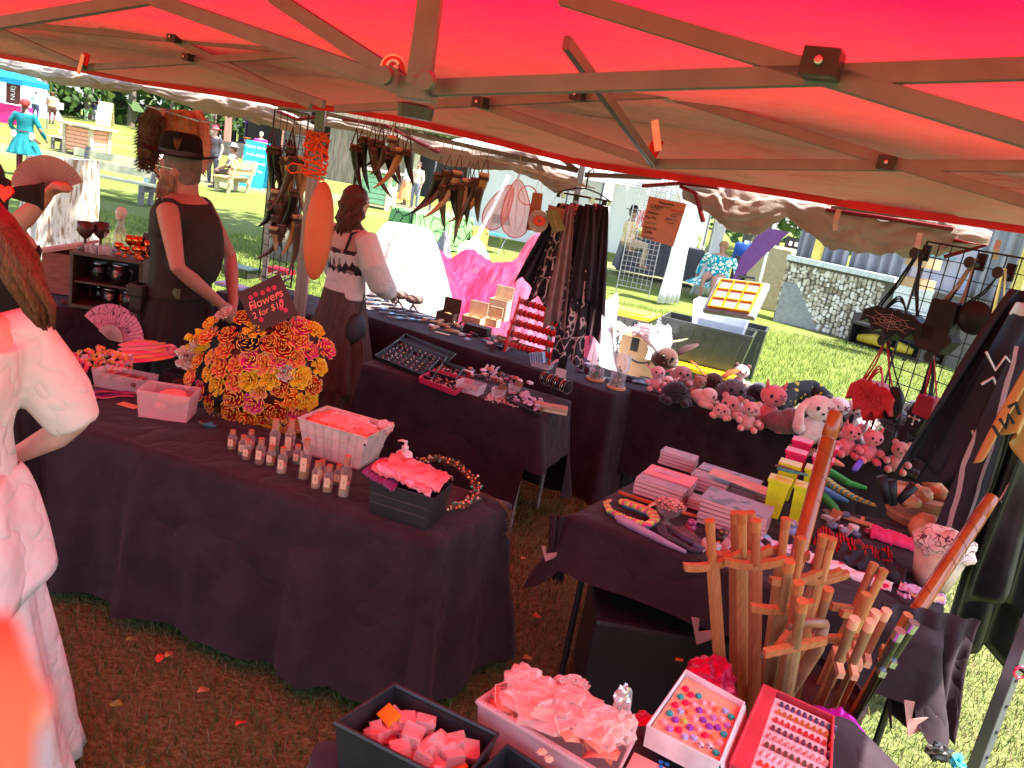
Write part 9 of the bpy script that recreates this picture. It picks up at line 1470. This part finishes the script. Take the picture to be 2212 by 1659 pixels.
for i,(p,h,r,m,sk,lb)in enumerate([(mm(.05,-.08,.168),.12,.05,M_MUG,True,'black skull mug on the cabinet shelf'),(mm(-.08,-.06,.168),.11,.045,M_MUG,False,'dark mug at the left of the cabinet shelf'),(mm(.0,-.08,.022),.11,.045,M_MUG,True,'black mug inside the cabinet bottom'),(mm(.12,-.09,.022),.11,.045,M_MUG,True,'black mug with silver crown in the cabinet bottom'),(S(225,637),.12,.052,M_MBR,False,'bronze carved mug before the cabinet, left one'),(S(300,640),.12,.052,M_MBR,False,'bronze carved mug before the cabinet, right one'),(S(192,618),.13,.05,M_MUG,True,'black skull mug left of the cabinet'),(S(215,655),.11,.04,M_MUG,False,'plain black tankard on the table front'),(S(175,640),.1,.045,M_MUG,False,'dark tankard at the far left of the mugs'),(S(262,668),.095,.033,M_MW,False,'light wooden tankard with steel handle')]):mug(lb,p,h,r,m,rz=.2*i,skull=sk)
t_=thing('crate','reddish wooden crate with open lid left of the cabinet','crate',loc=Q(160,580,5.2));p=Q(165,590,5.2);Mc=T(p.x,p.y,TZ,.15);bx(t_,'case',(0,0,.14),(.3,.3,.26),Mc,mat('crate_red',(.22,.06,.04),rough=.6,var=.3,stretch=(1,1,8)));bx(t_,'lid',(0,0,.30),(.33,.34,.02),Mc@Matrix.Rotation(-.3,4,'Y'),mat('crate_lid',(.4,.2,.16)))
one(folded('fringed dark table runner with gold pattern at the table front',TV(S(230,665),.3),(0,0,.0),.5,.12,3,patmat('runner',(.05,.02,.02),(.3,.12,.06),16,'noise',thr=.6),4,cat='cloth')and MB().tube([S(270,668,.01),S(290,672,.01),S(300,690,-.05),S(292,715,-.12)],.006,n=5),'fringe_cord',mat('fringe',(.35,.13,.08)),'pink brown fringe cords hanging from the runner','cord')
for i,(x,y,w_,d,h,m,lb)in enumerate([(520,575,.26,.2,.08,mat('green_case',(.03,.08,.015),rough=.2,spec=.8),'glossy green and black case beyond the man'),(605,570,.22,.16,.05,mat('red_dish',(.6,.01,.03),rough=.5),'red lined hexagonal dice dish by the post'),(500,600,.24,.12,.03,mat('pale_stones',(.4,.45,.65),rough=.4),'row of pale blue stones in a tray behind the man'),(570,612,.2,.12,.03,M_LEA,'brown leather knife rolls near the post'),(610,625,.12,.12,.04,M_LB,'black leather case at the foot of the post')]):
 mb=MB();c=S(x,y+22);mb.box((0,0,h/2),(w_,d,h),TV(c,-.3));one(mb,'case',m,lb,'case',bevel=.008)
for i in range(4):mb=MB();mb.tube([S(560+14*i,612+3*i,.03),S(590+12*i,598+4*i,.035),S(615+6*i,590+6*i,.03)],[.008,.01,.003],n=6);one(mb,'carved_tool',[M_TAN,M_LEA][i%2],'%s carved tool, %s in the heap by the post'%(['tan','brown'][i%2],ORD[i]),'tool','carved tools by the post',smooth=True)
mb=MB();c=Q(688,500,3.55);mb.ell((0,0,0),(.075,.04,.215),28,18,M=TV(c,-.5));one(mb,'shield',mat('orange_shield',(.45,.12,.05),rough=.5,var=.06),'orange oval wooden shield leaning behind the tent post','shield',smooth=True)
# fallen leaves and petals on the trodden ground
rs=random.Random(77);lf=[mat('leaf_red',(.5,.06,.03)),mat('leaf_tan',(.4,.22,.08)),mat('leaf_green2',(.2,.25,.04))]
for i,(x,y)in enumerate([(345,1420),(365,1412),(285,1380),(130,1415),(440,1490),(300,1660),(1160,1330),(1130,1205),(150,1600),(520,1560),(1140,1420),(250,1520)]):
 p=P(x,y,.05);M=TV(p,rs.uniform(0,6),rs.uniform(-.4,.4));mb=MB();mb.grid(lambda u,v:((u-.5)*.045,(v-.5)*.03*sin(pi*min(.95,max(.08,u))),.006*sin(u*5)),6,3,M=M);one(mb,'fallen_leaf',lf[i%3],'%s leaf lying on the trodden grass, %s'%(['red','tan','green'][i%3],['left of the flower table','near the frame bottom','between the tables'][0 if x<400 and y<1450 else 1 if y>1450 else 2]),'leaf','fallen leaves under the tent',smooth=True)

rs=random.Random(99);CLR=[('black',(.03,.025,.03)),('silver',(.5,.48,.5)),('white',(.75,.7,.7)),('copper',(.5,.2,.12)),('slate',(.12,.14,.2)),('wine',(.25,.02,.05)),('tan',(.5,.33,.2)),('pale blue',(.3,.42,.55))]
def clutter(n,pts,where,sc,k0):
 for i in range(n):
  x,y=pts[0][0]+(pts[1][0]-pts[0][0])*rs.random(),0;u,v=rs.random(),rs.random();x=pts[0][0]*(1-u)*(1-v)+pts[1][0]*u*(1-v)+pts[2][0]*u*v+pts[3][0]*(1-u)*v;y=pts[0][1]*(1-u)*(1-v)+pts[1][1]*u*(1-v)+pts[2][1]*u*v+pts[3][1]*(1-u)*v
  c=rs.choice(CLR);m=mat('clut_'+c[0],c[1],rough=.4);p=S(x,y);M=TV(p,rs.uniform(-1,1));k=rs.randrange(4);mb=MB()
  if k==0:mb.box((0,0,.008*sc),(.05*sc,.035*sc,.016*sc),M);nm='packet'
  elif k==1:mb.lathe([(0,0),(.022*sc,0),(.024*sc,.02*sc),(0,.024*sc)],12,M=M);nm='round tin'
  elif k==2:mb=crumple((0,0,.012*sc),(.03*sc,.022*sc,.014*sc),i,M,12,8,.4);nm='pouch'
  else:mb.box((0,0,.02*sc),(.004,.05*sc,.045*sc),M@Matrix.Rotation(.5,4,'Y'));nm='card'
  one(mb,nm.replace(' ','_'),m,'small %s %s %s'%(c[0],nm,where),nm.split()[-1],'small goods '+where,smooth=k==2)
clutter(26,[(990,812),(1080,838),(1150,830),(1040,790)],'among the jewellery boxes on the nearer table',.8,0);clutter(22,[(905,700),(1100,775),(1080,735),(960,690)],'at the middle of the back table',1,0);clutter(14,[(1240,800),(1300,830),(1330,812),(1260,780)],'near the glass domes',.9,0);clutter(18,[(1500,1185),(1640,1215),(1680,1165),(1560,1160)],'behind the swords on the trinket table',1,0);clutter(16,[(1760,1130),(1860,1170),(1900,1150),(1800,1110)],'between the dragons and the pot',1,0)
for i,(x,y,Y,r)in enumerate([(1232,690,6.4,.16)]):one(crumple(tuple(Q(x,y,Y)),(r*1.3,r,r),i+200,None,26,16,.35),'bundle',[M_PINK2,mat('blue_grey_bag',(.2,.22,.3),rough=.5),mat('yellow_bag',(.7,.5,.03),rough=.5)][i],['pale pink crumpled bundle beside the scarf rack','blue grey sack behind the slate sheet','yellow bag on top of the white sheet'][i],'bundle',smooth=True)
